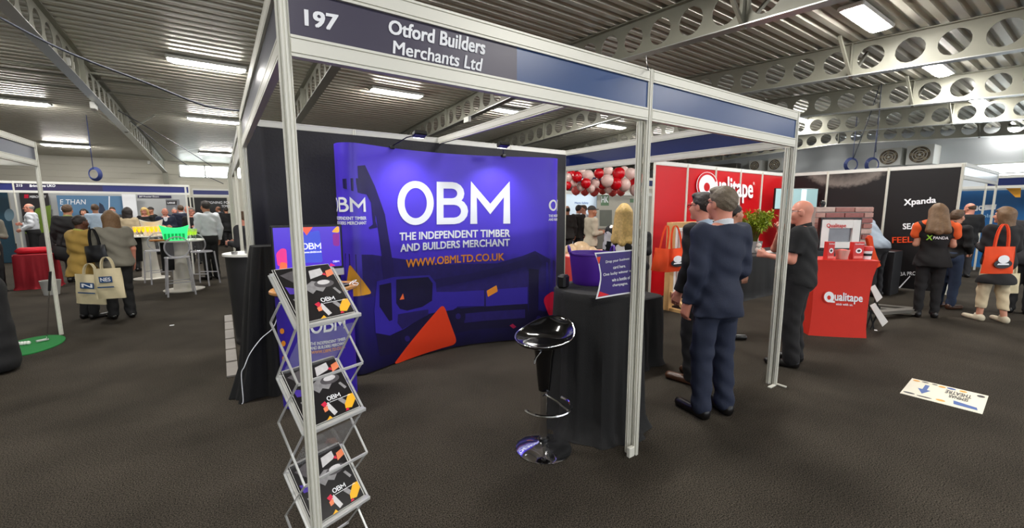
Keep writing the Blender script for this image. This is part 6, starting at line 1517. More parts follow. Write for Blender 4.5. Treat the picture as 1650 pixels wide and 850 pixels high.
    def hpnt(px, py, pz): return hc + Rh @ (np.array((px, py, pz)) * fs_)
    f = Field(hc - 0.26, hc + 0.2, hh_)
    f.ell(hpnt(0, -0.012, 0.022), np.array((0.075, 0.095, 0.098)) * fs_, 0.02, Rh); f.ell(hpnt(0, 0.028, -0.052), np.array((0.056 * jaw, 0.062, 0.062)) * fs_, 0.035, Rh)
    f.cone(hpnt(-0.014, 0.073, -0.098), hpnt(0.014, 0.073, -0.098), 0.018 * fs_ * jaw, None, 0.03)
    f.cone(hpnt(0, 0.088, 0.012), hpnt(0, 0.110, -0.026), 0.0085 * fs_, 0.0125 * fs_, 0.012)
    for a in (-1, 1):
        f.ell(hpnt(a * 0.014, 0.097, -0.029), np.array((0.009, 0.010, 0.008)) * fs_, 0.006, Rh); f.ell(hpnt(a * 0.040, 0.055, -0.030), np.array((0.028, 0.030, 0.032)) * fs_, 0.03, Rh)
        f.cone(hpnt(a * 0.016, 0.086, 0.030), hpnt(a * 0.052, 0.066, 0.028), 0.009 * fs_, 0.008 * fs_, 0.016); f.ell(hpnt(a * 0.078, -0.006, -0.008), np.array((0.011, 0.022, 0.033)) * fs_, 0.010, Rh)
        f.carve(hpnt(a * 0.033, 0.094, 0.010), np.array((0.019, 0.014, 0.011)) * fs_, 0.014, Rh)
    f.cone(hpnt(0, -0.022, -0.06), T((0, -0.012, 1.44 * s)), (0.050 if fem else 0.058) * s * (0.6 + 0.4 * g), (0.056 if fem else 0.064) * s * (0.6 + 0.4 * g), 0.03)
    f.carve(hpnt(0, 0.100, -0.0625), np.array((0.024, 0.012, 0.0025)) * fs_, 0.004, Rh)
    pieces.append(f.mesh() + (0,))
    e = Field(hc - 0.16, hc + 0.16, 0.0045 if q == 2 else 0.007)
    for a in (-1, 1): e.ell(hpnt(a * 0.033, 0.0785, 0.010), np.array((0.013, 0.009, 0.0075)) * fs_, 0, Rh)
    pieces.append(e.mesh() + (1,)); e = Field(hc - 0.16, hc + 0.16, 0.0045 if q == 2 else 0.007)
    e.cone(hpnt(-0.016, 0.0895, -0.0585), hpnt(0.016, 0.0895, -0.0585), 0.0055 * fs_, None, 0); e.cone(hpnt(-0.014, 0.0885, -0.067), hpnt(0.014, 0.0885, -0.067), 0.0062 * fs_, None, 0); pieces.append(e.mesh() + (2,))
    # --- hands with five fingers
    for sd, nm in ((1, 'R'), (-1, 'L')):
        a, el, w = J[nm]; d = w - el; d /= np.linalg.norm(d); inn = np.array((-sd, 0.12, 0.0)); inn = inn - d * (inn @ d)
        if np.linalg.norm(inn) < 0.35: inn = np.array((0, -0.6, -1.0)); inn = inn - d * (inn @ d)
        inn /= np.linalg.norm(inn); th = np.array((0, 1.0, 0.35)); ac = np.cross(d, inn); ac = ac if ac @ th > 0 else -ac
        f = Field(w - 0.22, w + 0.22, hd); hs = s * (0.9 if fem else 1.0)
        f.cone(w - d * 0.07, w + d * 0.012, 0.029 * hs, 0.025 * hs, 0.02)
        tt = (0.030, 0.010, -0.010, -0.029); ln = (0.070, 0.079, 0.073, 0.057)
        for t_, l_ in zip(tt, ln):
            f.cone(w + ac * t_ * 0.5 * hs, w + (d * 0.088 + ac * t_) * hs, 0.0165 * hs, 0.0125 * hs, 0.012)
            cu = hand_curl * (1.0 + 2 * (0.03 - t_)); b0 = w + (d * 0.09 + ac * t_) * hs; m1 = b0 + (d * math.cos(cu) + inn * math.sin(cu) + ac * t_ * 1.5) * l_ * 0.52 * hs; m2 = m1 + (d * math.cos(cu * 2.1) + inn * math.sin(cu * 2.1)) * l_ * 0.5 * hs
            f.cone(b0, m1, 0.0098 * hs, 0.0088 * hs, 0.004); f.cone(m1, m2, 0.0088 * hs, 0.0072 * hs, 0.003)
        b0 = w + (d * 0.022 + ac * 0.024) * hs; m1 = b0 + (d * 0.7 + ac * 0.62 + inn * 0.35) * 0.045 * hs; m2 = m1 + (d * 0.92 + ac * 0.1 + inn * 0.4) * 0.036 * hs
        f.cone(b0, m1, 0.0145 * hs, 0.0115 * hs, 0.010); f.cone(m1, m2, 0.0108 * hs, 0.0085 * hs, 0.004); pieces.append(f.mesh() + (0,))
    o = mesh_obj('person', pieces, [SK, EYE, LIP], None, loc, rzz); tag(o, label, cat)
    # --- garments
    def garment(nm, spec, kind):
        m_ = spec['m']; pad = spec.get('pad', 0.012); f = Field(lo - 0.05, hi + 0.05, hb); sd_ = sum(map(ord, label)) % 997
        if kind == 'top':
            hem = spec.get('hem', 0.88) * s; slv = spec.get('slv', 2.0); torso(f, pad, True, hem < 0.99 * s)
            if hem < 0.86 * s:
                f.ell((0, -0.01, hem), (0.168 * s * hipw * g + pad + spec.get('flare', 0.0), 0.118 * s * g + pad + spec.get('flare', 0.0), 0.2 * s), 0.06)
            if hem < 0.5 * s: f.cone((0, 0, 0.9 * s), (0, 0.02, hem), 0.13 * s * g + pad, 0.15 * s * g + pad + spec.get('flare', 0.0), 0.08)
            f.cut(lambda X, Y, Z: hem - Z); nz = spec.get('neck', 1.475) * s; oo = T((0, 0, nz)); nrm = T((0, 0.25, 1.0 + hip)) - T((0, 0, hip)); nrm = nrm / np.linalg.norm(nrm)
            f.cut(lambda X, Y, Z: (X - oo[0]) * nrm[0] + (Y - oo[1]) * nrm[1] + (Z - oo[2]) * nrm[2])
            for n_ in 'LR':
                g_ = Field(lo - 0.05, hi + 0.05, hb); arm(g_, n_, pad * 0.9 + 0.002, slv, 0.02)
                a, el, w = J[n_]; 
                if slv >= 1.95: cp, cd = w - (w - el) * 0.03, (w - el)
                elif slv > 1: cp, cd = el + (w - el) * (slv - 1), (w - el)
                else: cp, cd = a + (el - a) * slv, (el - a)
                cd = cd / np.linalg.norm(cd); g_.cut(lambda X, Y, Z: (X - cp[0]) * cd[0] + (Y - cp[1]) * cd[1] + (Z - cp[2]) * cd[2]); k = 0.03
                if slv > 0.05:
                    A = f.F; d = g_.F; hh2 = np.maximum(k - np.abs(A - d), 0) / k; f.F = np.minimum(A, d) - hh2 * hh2 * k * 0.25
            if spec.get('open_neck'):
                oz = T((0, 0.12 * s, 1.44 * s)); f.carve(oz, (0.05 * s, 0.09, spec['open_neck'] * s), 0.01)
            if spec.get('bare'):
                f.cut(lambda X, Y, Z: Z - spec['bare'] * s)
            f.ripple(spec.get('fold', 0.004), spec.get('fsc', 1.0), sd_)
        elif kind == 'trousers':
            torso(f, pad, False, True); lowz = spec.get('low', 0.03) * s
            for n_ in 'LR': leg(f, n_, pad, loose=spec.get('loose', 0.012))
            wz = spec.get('waist', 1.02) * s; f.cut(lambda X, Y, Z: np.maximum(Z - wz, lowz - Z)); kz = 0.5 * s
            f.ripple(spec.get('fold', 0.004), 1.1, sd_ + 3, lambda X, Y, Z: 0.35 + np.exp(-((Z - 0.15 * s) / 0.15) ** 2) + 0.6 * np.exp(-((Z - kz) / 0.1) ** 2))
        elif kind == 'skirt':
            torso(f, pad, False, True); zl = spec.get('low', 0.1) * s; fl_ = spec.get('flare', 0.06)
            for k_ in range(5):
                t0, t1 = k_ / 5, (k_ + 1) / 5; za = 0.92 * s + (zl - 0.92 * s) * t0; zb = 0.92 * s + (zl - 0.92 * s) * t1
                f.ell((0, 0.0, (za + zb) / 2), (0.165 * s * g * hipw + pad + fl_ * t1, 0.125 * s * g + pad + fl_ * t1, abs(za - zb) * 1.1), 0.06)
            wz = spec.get('waist', 1.03) * s; f.cut(lambda X, Y, Z: np.maximum(Z - wz, zl - Z)); f.ripple(0.0022, 0.6, sd_)
        v, qd = f.mesh()
        if len(v): return mesh_obj(nm, [(v, qd, 0)], [m_], o)
    if bottom: garment(bottom.get('name', 'trousers'), bottom, 'trousers')
    if skirt: garment(skirt.get('name', 'skirt'), skirt, 'skirt')
    if top: garment(top.get('name', 'shirt'), top, 'top')
    if over: garment(over.get('name', 'jacket'), over, 'top')
    if collar:
        f = Field(T((0, 0, 1.46 * s)) - 0.2, T((0, 0, 1.46 * s)) + 0.2, hh_); f.cone(T((0, -0.012, 1.40 * s)), T((0, -0.006, 1.505 * s)), 0.079 * s * (0.6 + 0.4 * g), 0.069 * s * (0.6 + 0.4 * g), 0)
        cz = T((0, 0, 1.505 * s)); f.cut(lambda X, Y, Z: (Z - cz[2]) + 0.35 * (Y - cz[1])); f.cut(lambda X, Y, Z: 1.39 * s - Z if lean == 0 else -Z); v, qd = f.mesh()
        if len(v): mesh_obj('collar', [(v, qd, 0)], [collar], o)
    if shoes:
        for nm in 'LR':
            h_, kn, an, toe = legs[nm]; f = Field(np.minimum(an, toe) - 0.16, np.maximum(an, toe) + 0.16, min(hb, 0.011)); bk_ = an - np.array((0, 0.035 * s, 0.05 * s)); k = (toe - bk_); k[2] = 0
            f.cone(bk_, toe + k * 0.10, 0.043 * s, 0.038 * s, 0.02); f.cone(bk_ + (0, 0, 0.03 * s), an + (0, 0.03 * s, 0.01), 0.040 * s, 0.036 * s, 0.03); f.cut(lambda X, Y, Z: 0.003 - Z); f.cut(lambda X, Y, Z: Z - 0.115 * s); v, qd = f.mesh()
            if len(v): mesh_obj('shoe', [(v, qd, 0)], [shoes], o)
    # --- hair
    st, hm = hair
    if st != 'bald' and hm:
        f = Field(hc - np.array((0.26, 0.28, 0.62)) * s, hc + 0.22 * s, hh_); vol = {'short': 0.009, 'crop': 0.005, 'bob': 0.02, 'long': 0.018, 'fringe': 0.006, 'scarf': 0.016, 'cap': 0.012, 'tied': 0.009, 'afro': 0.012}[st]
        f.ell(hpnt(0, -0.016, 0.026), np.array((0.077 + vol, 0.097 + vol, 0.098 + vol)) * fs_, 0.0, Rh)
        Ri = Rh.T
        def loc3(X, Y, Z):
            a, b, c = (X - hc[0]) / fs_, (Y - hc[1]) / fs_, (Z - hc[2]) / fs_
            return Ri[0, 0] * a + Ri[0, 1] * b + Ri[0, 2] * c, Ri[1, 0] * a + Ri[1, 1] * b + Ri[1, 2] * c, Ri[2, 0] * a + Ri[2, 1] * b + Ri[2, 2] * c
        if st in ('short', 'crop', 'tied', 'afro'):
            f.cut(lambda X, Y, Z: (lambda a, b, c: np.maximum(0.004 + 0.84 * b - c, -0.098 - c) * fs_)(*loc3(X, Y, Z)))
            if st == 'short': f.ell(hpnt(0, 0.045, 0.098), np.array((0.062, 0.045, 0.030)) * fs_, 0.02, Rh)
            f.ripple(0.0016, 3.2, sum(map(ord, label)) % 57)
            if st == 'tied': f.ell(hpnt(0, -0.125, 0.03), np.array((0.04, 0.04, 0.045)) * fs_, 0.02, Rh)
        elif st == 'fringe':      # bald crown with hair round the back
            f.cut(lambda X, Y, Z: (lambda a, b, c: np.maximum(np.maximum(0.0 + 0.7 * b - c, c - 0.045 + 0.25 * (b + 0.05)), -0.085 - c) * fs_)(*loc3(X, Y, Z)))
        elif st == 'cap':
            f.cut(lambda X, Y, Z: (lambda a, b, c: (0.035 - c) * fs_)(*loc3(X, Y, Z))); f.ell(hpnt(0, 0.105, 0.045), np.array((0.062, 0.065, 0.010)) * fs_, 0.008, Rh)
        elif st == 'scarf':
            f.ell(hpnt(0, -0.03, -0.08), np.array((0.08, 0.085, 0.10)) * fs_, 0.04, Rh); f.cut(lambda X, Y, Z: (lambda a, b, c: np.minimum(np.minimum(b - 0.03, 0.075 - c), 0.06 - np.abs(a)) * fs_)(*loc3(X, Y, Z)))
        else:
            low = -0.17 if st == 'bob' else -0.36
            for a in (-1, 1): f.cone(hpnt(a * 0.066, -0.012, 0.02), hpnt(a * 0.075, 0.004, low * 0.75), 0.036 * fs_, 0.026 * fs_, 0.035)
            bkx = -0.085 if st == 'bob' else -0.135; f.cone(hpnt(0, -0.06, 0.02), hpnt(0, bkx, low), 0.072 * fs_, 0.055 * fs_, 0.04)
            for a in (-1, 1): f.cone(hpnt(a * 0.045, -0.05, 0.0), hpnt(a * (0.06 if st == 'bob' else 0.095), bkx + 0.02, low * 0.93), 0.066 * fs_, 0.056 * fs_, 0.035)
            f.cut(lambda X, Y, Z: (lambda a, b, c: np.minimum(np.minimum(b - 0.035, 0.062 - c + 0.3 * np.abs(a)), 0.070 - np.abs(a)) * fs_)(*loc3(X, Y, Z)))
            f.ripple(0.0016, 1.4, sum(map(ord, label)) % 91)
        v, qd = f.mesh()
        if len(v): mesh_obj({'cap': 'cap', 'scarf': 'head_scarf'}.get(st, 'hair'), [(v, qd, 0)], [hm], o)
    if glasses:
        b = MB(); r = 0.0023 if q == 2 else 0.003
        for a in (-1, 1):
            ring = [hpnt(a * 0.034 + 0.023 * math.cos(t) * (abs(math.cos(t)) ** -0.2 if abs(math.cos(t)) > 0.2 else 1), 0.107 - 0.25 * abs(0.023 * math.cos(t)), 0.008 + 0.016 * math.sin(t)) for t in np.linspace(0, 2 * PI, 16, endpoint=False)]
            b.tube(ring, r * fs_, 5, closed=True); b.tube([hpnt(a * 0.058, 0.098, 0.012), hpnt(a * 0.083, 0.03, 0.014), hpnt(a * 0.086, -0.01, 0.006)], r * fs_, 5)
        b.tube([hpnt(-0.011, 0.110, 0.010), hpnt(0.011, 0.110, 0.010)], r * fs_, 5); gme = b.build('glasses', glasses, o, local=True)
    return o
# ------------------------------------------------------------------ the people in the hall
NAVY = cloth('navy_wool', (28, 36, 58), 0.8, 0.15, 0.15); BLK = cloth('black', (18, 18, 20), 0.8); BLK2 = cloth('soft_black', (24, 23, 25), 0.85); DGR = cloth('dark_grey', (46, 46, 50))
WSH = cloth('white_shirt', (214, 218, 224)); BSH = cloth('pale_blue_shirt', (168, 186, 204)); GRY = cloth('grey_marl', (124, 120, 108)); TAN = cloth('tan_jacket', (168, 136, 66)); JEAN = cloth('denim', (44, 58, 84)); KHA = cloth('stone_trousers', (206, 190, 158)); CHR = cloth('charcoal', (58, 56, 54)); BEI = cloth('beige', (196, 178, 146)); LGT = cloth('grey_tee', (150, 162, 176)); OLV = cloth('light_jacket', (190, 180, 160))
SHB = mat('black_shoe', S(20, 18, 18), 0.3, 0, 0.1); SHN = mat('brown_shoe', S(78, 50, 34), 0.35, 0, 0.1); SHW = mat('pale_shoe', S(206, 196, 172), 0.6, 0, 0.05)
HBR = hairm('brown', (84, 62, 42)); HGR = hairm('grey_brown', (108, 96, 80)); HDK = hairm('dark', (36, 28, 24)); HBL = hairm('blonde', (206, 172, 104)); HGY = hairm('grey', (150, 144, 138)); HMB = hairm('mid_brown', (112, 84, 56)); HRD = cloth('plum_cap', (110, 24, 44))
GLB = mat('spectacle_black', S(20, 20, 22), 0.3)
def PX(px, py): g = at(px, py, z=0); return g.x, g.y
D = lambda dx, dy: math.atan2(dy, dx)
away = lambda x, y, t=0.0: math.atan2(y, x) + math.radians(t)       # facing away from the viewer, turned left by t

# right of the stand
x, y = PX(1150, 668)
person('tall man in a navy suit seen from behind beside the middle post', x, y + 0.03, away(x, y, 44), 1.81, g=0.98, skin='pink', hair=('short', HGR), collar=WSH, shoes=SHB, q=2, glasses=GLB, head=(math.radians(6), 0), stance=0.11,
       top=dict(m=NAVY, name='jacket', hem=0.80, pad=0.024, flare=0.008, neck=1.462, fold=0.0045), bottom=dict(m=NAVY, pad=0.014, loose=0.022, waist=1.0, low=0.02), arms=(((0.03, -0.02, -0.29), (0.035, 0.06, -0.545)), ((0.03, 0.0, -0.29), (-0.02, 0.17, -0.46))))
x2, y2 = PX(1128, 622)
person('man in glasses and dark suit half hidden behind the navy suit', x2 + 0.06, y2 + 0.10, away(x2, y2, 62), 1.79, g=1.0, skin='pink', hair=('short', HDK), collar=BSH, shoes=SHN, q=2, glasses=GLB,
       top=dict(m=BSH, hem=0.98, pad=0.010), over=dict(m=BLK, name='jacket', hem=0.80, pad=0.024, open_neck=0.06, neck=1.45), bottom=dict(m=BLK2, pad=0.014, loose=0.02), arms=('down', 'down'))
x3, y3 = PX(1186, 560)
person('dark haired person mostly hidden right of the navy suit shoulder', x3 + 0.3, y3 + 0.3, away(x3, y3, -60), 1.70, g=0.95, skin='fair', hair=('tied', HDK), fem=True, shoes=SHB, q=1, top=dict(m=BLK, hem=0.85), bottom=dict(m=BLK2))
xp, yp = PX(1272, 586)
person('bald man in a black polo shirt with hand on chin behind the right post', xp + 0.02, yp, away(xp, yp, 82), 1.73, g=1.2, belly=0.05, skin='pink', hair=('bald', None), shoes=SHB, q=2, glasses=GLB, stance=0.12, head=(math.radians(6), math.radians(-4)), collar=BLK, hand_curl=0.9,
       top=dict(m=BLK, name='polo_shirt', hem=0.86, slv=0.72, pad=0.020, neck=1.47, fold=0.004), bottom=dict(m=BLK2, pad=0.016, loose=0.025), arms=(((0.03, 0.04, -0.28), (-0.05, 0.28, -0.25)), ((-0.02, 0.26, -0.20), (-0.17, 0.20, 0.01))))
x, y = PX(1490, 510)
xw = person('woman with long hair in a black and orange branded vest seen from behind', x, y, away(x, y, 8), 1.71, fem=True, g=1.02, skin='fair', hair=('long', HMB), shoes=SHB, q=2, stance=0.10, step=0.04, head=(0, math.radians(-18)),
       top=dict(m=BLK, name='vest', hem=0.80, slv=0.62, pad=0.022, flare=0.02), bottom=dict(m=BLK2, pad=0.010, loose=0.008), arms=('hold', 'hold'))
def back_panel(o, m, pts, off):
    """print on a person's back, in the person's own axes: pts are (x, z), wrapped on the torso"""
    vs = []
    for a, c_ in pts: vs.append((a, -0.128 * math.sqrt(max(0.05, 1 - (a / 0.21) ** 2)) - off, c_))
    b = MB(); b.add(vs, [tuple(range(len(vs)))]); return b
ORV = cloth('orange_yoke', (236, 96, 40))
for sd in (-1, 1):
    f = Field((-0.4, -0.3, 1.05), (0.4, 0.3, 1.55), 0.012); f.cone((sd * 0.10, -0.015, 1.405), (sd * 0.185, 0.0, 1.37), 0.079, 0.078, 0.02); f.cone((sd * 0.185, 0, 1.36), (sd * 0.205, 0.0, 1.26), 0.076, 0.072, 0.02); v, qd = f.mesh(); mesh_obj('orange_shoulder', [(v, qd, 0)], [ORV], xw)
class BackP:
    cut = 0.03
    def p(s, a, b, off=0): return Vector((a, -0.152 * math.sqrt(max(0.05, 1 - (a / 0.215) ** 2)) - off, b))
class _BW(BackP):
    def p(s, a, b, off=0): return wm(xw) @ BackP.p(s, a, b, off)
words('lettering', xw, PRINT_W, 'PANDA', _BW(), box=(-0.04, 1.20, 0.12, 1.24), bold=0.02, off=0.012); words('lettering', xw, mat('lime_print', S(150, 210, 60), 0.5), 'X', _BW(), box=(-0.11, 1.185, -0.05, 1.255), bold=0.03, off=0.012)
x, y = PX(1522, 500)
person('man in jeans and brown shoes hidden behind the vest woman', x + 0.25, y + 0.05, away(x, y, -30), 1.62, g=0.95, skin='fair', hair=('short', HBR), shoes=SHN, q=1, top=dict(m=BLK, hem=0.9), bottom=dict(m=JEAN, loose=0.012), arms=('hold', 'low_hold'))
x, y = PX(1594, 517)
bw_ = person('woman in a black top and cream trousers carrying an orange bag', x, y, away(x, y, 40), 1.66, fem=True, g=1.12, skin='fair', hair=('bob', HMB), shoes=SHW, q=2, stance=0.12, step=-0.05, head=(math.radians(30), 0),
       top=dict(m=BLK2, name='black_top', hem=0.60, slv=2.0, pad=0.026, flare=0.015), bottom=dict(m=KHA, pad=0.014, loose=0.008, low=0.20), arms=('hold', 'hold'))
p = CAM + ray(1612, 397) * (Vector((x, y, 0)).dot(FW) - 0.42); tote('tote_bag', 'orange tote bag with a black and white badge on a woman shoulder', p, HR, 0.40, 0.36, ORB, 0.30, 0.0, True, 0.05, cap=ORB)
p = CAM + ray(1628, 440) * (Vector((x, y, 0)).dot(FW) + 0.25); tote('tote_bag', 'cream cloth bag beyond the woman with the orange bag', p, HR, 0.30, 0.30, CRM, 0.2, 0.0, None, 0.04)
x, y = PX(1562, 440)
person('bald man in a black jacket before the blue stand reading a leaflet', x - 1.0, y, away(x, y, 20), 1.76, g=1.15, skin='pink', hair=('fringe', HBR), shoes=SHB, q=1, top=dict(m=BLK, name='jacket', hem=0.80, pad=0.026), bottom=dict(m=DGR), arms=('hold', 'hold'), head=(math.radians(40), math.radians(-10)))
x, y = PX(1652, 510)
person('person in dark clothes cut off by the right picture edge', x + 0.25, y + 0.1, away(x, y, 0), 1.72, g=1.1, skin='fair', hair=('short', HDK), shoes=SHB, q=1, top=dict(m=DGR, name='jacket', hem=0.8, pad=0.024), bottom=dict(m=BLK2))
x, y = PX(1418, 478)
person('man in a grey t-shirt and plum cap bending behind the brick wall', x + 0.0, y + 0.1, away(x, y, 62), 1.78, g=1.12, belly=0.02, skin='tan', hair=('cap', HRD), shoes=SHB, q=1, lean=0.62, head=(0, 0.1), top=dict(m=LGT, name='t_shirt', hem=0.9, slv=0.75, pad=0.02), bottom=dict(m=DGR), arms=(((0.08, 0.02, -0.28), (0.06, 0.06, -0.54)), ((0.06, 0.10, -0.27), (0.02, 0.16, -0.52))))
p = CAM + ray(1423, 428) * 8.6; tote('tote_bag', 'cream cloth bag held by the bending man', p, HR, 0.36, 0.40, CRM, 0.12, 0.15, None, 0.06, lettering=None)

# behind the stand
x, y = PX(985, 470)
c1 = CAM + ray(1006, 335) * 5.1
bw2 = person('blonde woman in a black and white patterned top beyond the tub', c1.x, c1.y, away(c1.x, c1.y, -6), 1.70, fem=True, g=1.05, skin='fair', hair=('long', HBL), shoes=SHB, q=2, top=dict(m=mat('bw_print', (0.5, 0.5, 0.5), 0.8), name='patterned_top', hem=0.85, slv=1.6, pad=0.018), bottom=dict(m=BLK), arms=('hold', 'hold'))
_m = MATS['bw_print'].node_tree; _v = _m.nodes.new('ShaderNodeTexNoise'); _v.inputs['Scale'].default_value = 9; _v.inputs['Detail'].default_value = 1.5; _rr = _m.nodes.new('ShaderNodeValToRGB'); _rr.color_ramp.interpolation = 'CONSTANT'
_rr.color_ramp.elements[0].color = S(16, 15, 17) + (1,); _rr.color_ramp.elements[1].position = 0.51; _rr.color_ramp.elements[1].color = S(232, 228, 224) + (1,); _m.links.new(_m.nodes['Texture Coordinate'].outputs['Object'], _v.inputs['Vector']); _m.links.new(_v.outputs['Fac'], _rr.inputs['Fac']); _m.links.new(_rr.outputs['Color'], _m.nodes['Principled BSDF'].inputs['Base Color'])
def far_person(label, px, py_head, depth, turn, H, **kw):
    c = CAM + ray(px, py_head) * depth; return person(label, c.x, c.y, away(c.x, c.y, turn), H, **kw)
far_person('man in a flat cap and pale jacket beyond the sweet table', 953, 340, 9.3, -65, 1.70, skin='tan', hair=('cap', CHR), shoes=SHB, q=1, top=dict(m=OLV, name='jacket', hem=0.85, pad=0.024), bottom=dict(m=DGR), arms=('hold', 'hold'))
far_person('stout man in a dark suit at the left of the pale blue panel', 914, 338, 12.0, 10, 1.72, g=1.2, skin='tan', hair=('fringe', HDK), shoes=SHB, q=0, top=dict(m=CHR, name='jacket', hem=0.8, pad=0.024), bottom=dict(m=DGR))
far_person('man in a dark suit before the pale blue panel', 932, 336, 12.2, -40, 1.74, skin='fair', hair=('short', HDK), collar=WSH, shoes=SHB, q=0, top=dict(m=CHR, name='jacket', hem=0.8, pad=0.022), bottom=dict(m=DGR))
far_person('man in a white shirt before the pale blue panel', 941, 336, 12.6, 120, 1.74, skin='fair', hair=('short', HBR), shoes=SHB, q=0, top=dict(m=WSH, hem=0.98), bottom=dict(m=DGR))
far_person('dark person beyond the blonde woman near the middle post', 1030, 332, 10.5, 60, 1.78, skin='olive', hair=('short', HDK), shoes=SHB, q=0, top=dict(m=CHR, name='jacket', hem=0.8, pad=0.022), bottom=dict(m=DGR))
far_person('person in black mostly hidden behind the middle post', 1030, 350, 6.2, 150, 1.55, fem=True, skin='pink', hair=('short', HBR), shoes=SHB, q=1, top=dict(m=BLK, hem=0.85, slv=2.0), bottom=dict(m=BLK2), arms=('phone', 'down'))

# left aisle
x, y = PX(-5, 598)
person('woman in a long black off shoulder dress at the left picture edge', x, y, away(x, y, 100), 1.64, fem=True, g=1.02, skin='pink', hair=('long', HBR), shoes=SHB, q=2, top=dict(m=BLK, name='dress_bodice', hem=0.92, slv=0.9, pad=0.012, bare=1.30), skirt=dict(m=BLK, low=0.03, flare=0.05, name='dress_skirt'), arms=('down', 'hold'))
x, y = PX(198, 512)
person('woman in a grey marl shirt with brown bob seen from behind', x, y, away(x, y, 10), 1.62, fem=True, g=1.28, belly=0.03, skin='pink', hair=('bob', HMB), shoes=mat('patent_shoe', S(14, 13, 14), 0.08, 0, 0.05, coat=0.6), q=2, stance=0.10, step=-0.04, top=dict(m=GRY, name='grey_shirt', hem=0.86, slv=0.85, pad=0.024, fold=0.005), bottom=dict(m=BLK, pad=0.014, loose=0.018), arms=(((0.06, 0.02, -0.28), (0.0, 0.14, -0.5)), 'down'))
gx, gy = x, y
x, y = PX(148, 512)
person('person in a tan jacket and lime scarf holding cream bags', x, y, away(x, y, -55), 1.56, fem=True, g=1.2, skin='brown', hair=('crop', HDK), shoes=SHB, q=2, collar=cloth('lime_scarf', (176, 182, 88)), top=dict(m=TAN, name='jacket', hem=0.74, slv=2.0, pad=0.032, flare=0.03, fold=0.007), bottom=dict(m=BLK, loose=0.015), arms=(((0.07, 0.02, -0.28), (0.05, 0.10, -0.52)), ((0.06, 0.04, -0.28), (0.0, 0.16, -0.48))))
dA = Vector((x, y, 0)).dot(FW)
pA = CAM + ray(144, 442) * (dA - 0.30); tote('tote_bag', 'cream cloth bag with a blue N print, left of two', pA, HR, 0.40, 0.42, CRM, 0.16, -0.05, None, 0.05, lettering='N', seed=2, group='cream bags in the left aisle')
pB = CAM + ray(172, 432) * (dA - 0.42); tote('tote_bag', 'cream cloth bag with a blue printed block, right of two', pB, HR, 0.38, 0.42, CRM, 0.16, 0.05, None, 0.05, lettering='NES', seed=6, group='cream bags in the left aisle')
pC = CAM + ray(152, 395) * (Vector((gx, gy, 0)).dot(FW) - 0.18); tote('handbag', 'black shiny handbag on the grey shirt woman shoulder', pC, HR, 0.30, 0.24, mat('black_leather', S(22, 22, 26), 0.3, 0, 0.2, 20), 0.24, 0.1, None, 0.07, seed=4)
far_person('man in a bulky black jacket with a shoulder bag behind the tan jacket', 108, 338, 9.4, -20, 1.74, g=1.25, skin='tan', hair=('short', HBR), shoes=SHB, q=1, collar=cloth('green_collar', (150, 156, 96)), top=dict(m=BLK2, name='jacket', hem=0.76, pad=0.036, fold=0.008), bottom=dict(m=BLK))
pD = CAM + ray(106, 398) * 9.0; tote('shoulder_bag', 'black shoulder bag behind the left frame post', pD, HR, 0.55, 0.30, BLK, 0.3, -0.2, None, 0.08, seed=7)
far_person('bald man in a white shirt and lanyard left of the frame post', 48, 336, 12.6, 80, 1.80, g=1.1, belly=0.03, skin='pink', hair=('fringe', HGY), shoes=SHB, q=1, glasses=GLB, top=dict(m=WSH, name='shirt', hem=0.99, slv=2.0, pad=0.026, fold=0.006), bottom=dict(m=BLK), arms=('low_hold', 'hold'))
far_person('man in a pale blue shirt with dark hair in the far crowd', 153, 334, 12.5, 10, 1.78, skin='olive', hair=('short', HBR), shoes=SHB, q=0, top=dict(m=BSH, hem=0.98), bottom=dict(m=DGR))
far_person('woman with black hair and beige top facing the drinks', 205, 340, 11.0, -20, 1.68, fem=True, skin='tan', hair=('bob', HDK), shoes=SHB, q=0, top=dict(m=BEI, hem=0.85), bottom=dict(m=BLK))
far_person('dark haired woman seen between the crowd heads', 135, 340, 13.5, 170, 1.64, fem=True, skin='fair', hair=('bob', HDK), shoes=SHB, q=0, top=dict(m=BLK, hem=0.85), bottom=dict(m=BLK))
far_person('short haired man facing us in front of the steel blue poster', 181, 338, 14.5, 175, 1.70, skin='pink', hair=('short', HBR), shoes=SHB, q=0, top=dict(m=DGR, name='jacket', hem=0.82, pad=0.02), bottom=dict(m=BLK))
far_person('man in a dark coat standing by the white panel', 215, 334, 17.0, 170, 1.72, skin='pink', hair=('short', HDK), shoes=SHB, q=0, top=dict(m=BLK, name='coat', hem=0.72, pad=0.024), bottom=dict(m=BLK))
far_person('blonde woman in black behind the yellow drinks', 233, 342, 13.6, 165, 1.68, fem=True, skin='pink', hair=('bob', HBL), shoes=SHB, q=1, head=(0, math.radians(-15)), top=dict(m=BLK, hem=0.85), bottom=dict(m=BLK), arms=('hold', 'hold'))
far_person('man in dark cap and coat behind the blonde woman', 243, 337, 15.2, 120, 1.70, skin='tan', hair=('cap', HDK), shoes=SHB, q=0, top=dict(m=BLK, name='coat', hem=0.75, pad=0.022), bottom=dict(m=BLK))
far_person('bald man in a dark suit and white shirt behind the tubs', 266, 343, 13.0, 178, 1.66, g=1.1, skin='pink', hair=('bald', None), collar=WSH, shoes=SHB, q=1, head=(0, math.radians(-14)), top=dict(m=WSH, hem=0.98), over=dict(m=NAVY, name='jacket', hem=0.8, pad=0.024, open_neck=0.11), bottom=dict(m=BLK), arms=('hold', 'hold'))
far_person('pink faced man beyond the bald man in the suit', 281, 338, 15.5, 170, 1.68, skin='pink', hair=('crop', HGY), collar=WSH, shoes=SHB, q=0, top=dict(m=NAVY, name='jacket', hem=0.8, pad=0.02), bottom=dict(m=BLK))
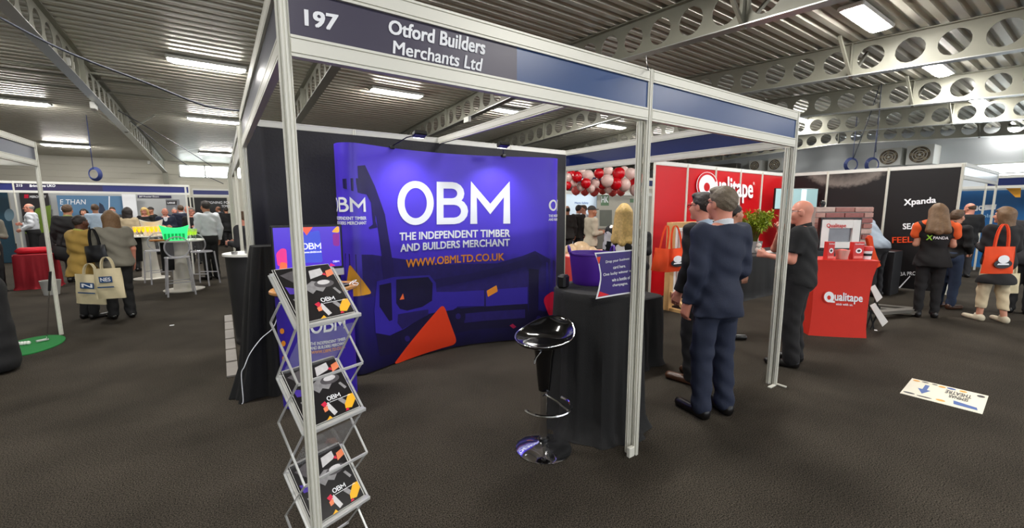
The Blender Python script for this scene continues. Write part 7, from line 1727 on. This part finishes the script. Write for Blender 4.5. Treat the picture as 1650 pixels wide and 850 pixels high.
far_person('brown haired man in a dark suit turned away behind the green tub', 291, 335, 14.2, 15, 1.76, skin='pink', hair=('short', HBR), collar=WSH, shoes=SHB, q=0, top=dict(m=NAVY, name='jacket', hem=0.8, pad=0.022), bottom=dict(m=BLK))
far_person('bald head beyond the brown haired man', 302, 335, 15.5, 30, 1.75, skin='pink', hair=('bald', None), shoes=SHB, q=0, top=dict(m=BLK, name='jacket', hem=0.8, pad=0.022), bottom=dict(m=BLK))
far_person('bearded man in glasses and black shirt right of the green tub', 309, 343, 12.6, 172, 1.68, g=1.15, skin='pink', hair=('short', HGY), glasses=GLB, shoes=SHB, q=1, top=dict(m=BLK, hem=0.9, slv=1.8), bottom=dict(m=BLK), arms=('hold', 'hold'))
x, y = PX(343, 449)
person('man in a pale shirt and black trousers standing right of the clear stools', x, y, away(x, y, 30), 1.82, g=1.02, skin='tan', hair=('short', HDK), collar=WSH, shoes=SHB, q=1, top=dict(m=WSH, name='shirt', hem=0.985, slv=2.0, pad=0.026, fold=0.006), bottom=dict(m=BLK, loose=0.018, waist=1.04), arms=('hold', 'down'))
far_person('man in a dark suit far beyond the pale shirt', 352, 336, 19.0, 60, 1.74, skin='tan', hair=('fringe', HBR), collar=WSH, shoes=SHB, q=0, top=dict(m=NAVY, name='jacket', hem=0.8, pad=0.022), bottom=dict(m=BLK))
far_person('person in black waiting before the black poster', 364, 338, 18.0, 10, 1.70, skin='tan', hair=('short', HDK), shoes=SHB, q=0, top=dict(m=BLK, name='coat', hem=0.7, pad=0.03), bottom=dict(m=BLK))
far_person('brown haired man in dark clothes behind the aisle counter', 391, 343, 7.3, 60, 1.60, g=1.1, skin='pink', hair=('short', HBR), shoes=SHB, q=1, top=dict(m=DGR, name='jacket', hem=0.8, pad=0.024), bottom=dict(m=BLK), arms=('hold', 'hold'))
person('person in a grey sleeve at the far left edge', *PX(-6, 470), D(0.3, -1), 1.70, skin='fair', hair=('short', HBR), shoes=SHB, q=0, top=dict(m=GRY, hem=0.9), bottom=dict(m=BLK), arms=('hold', 'out'))
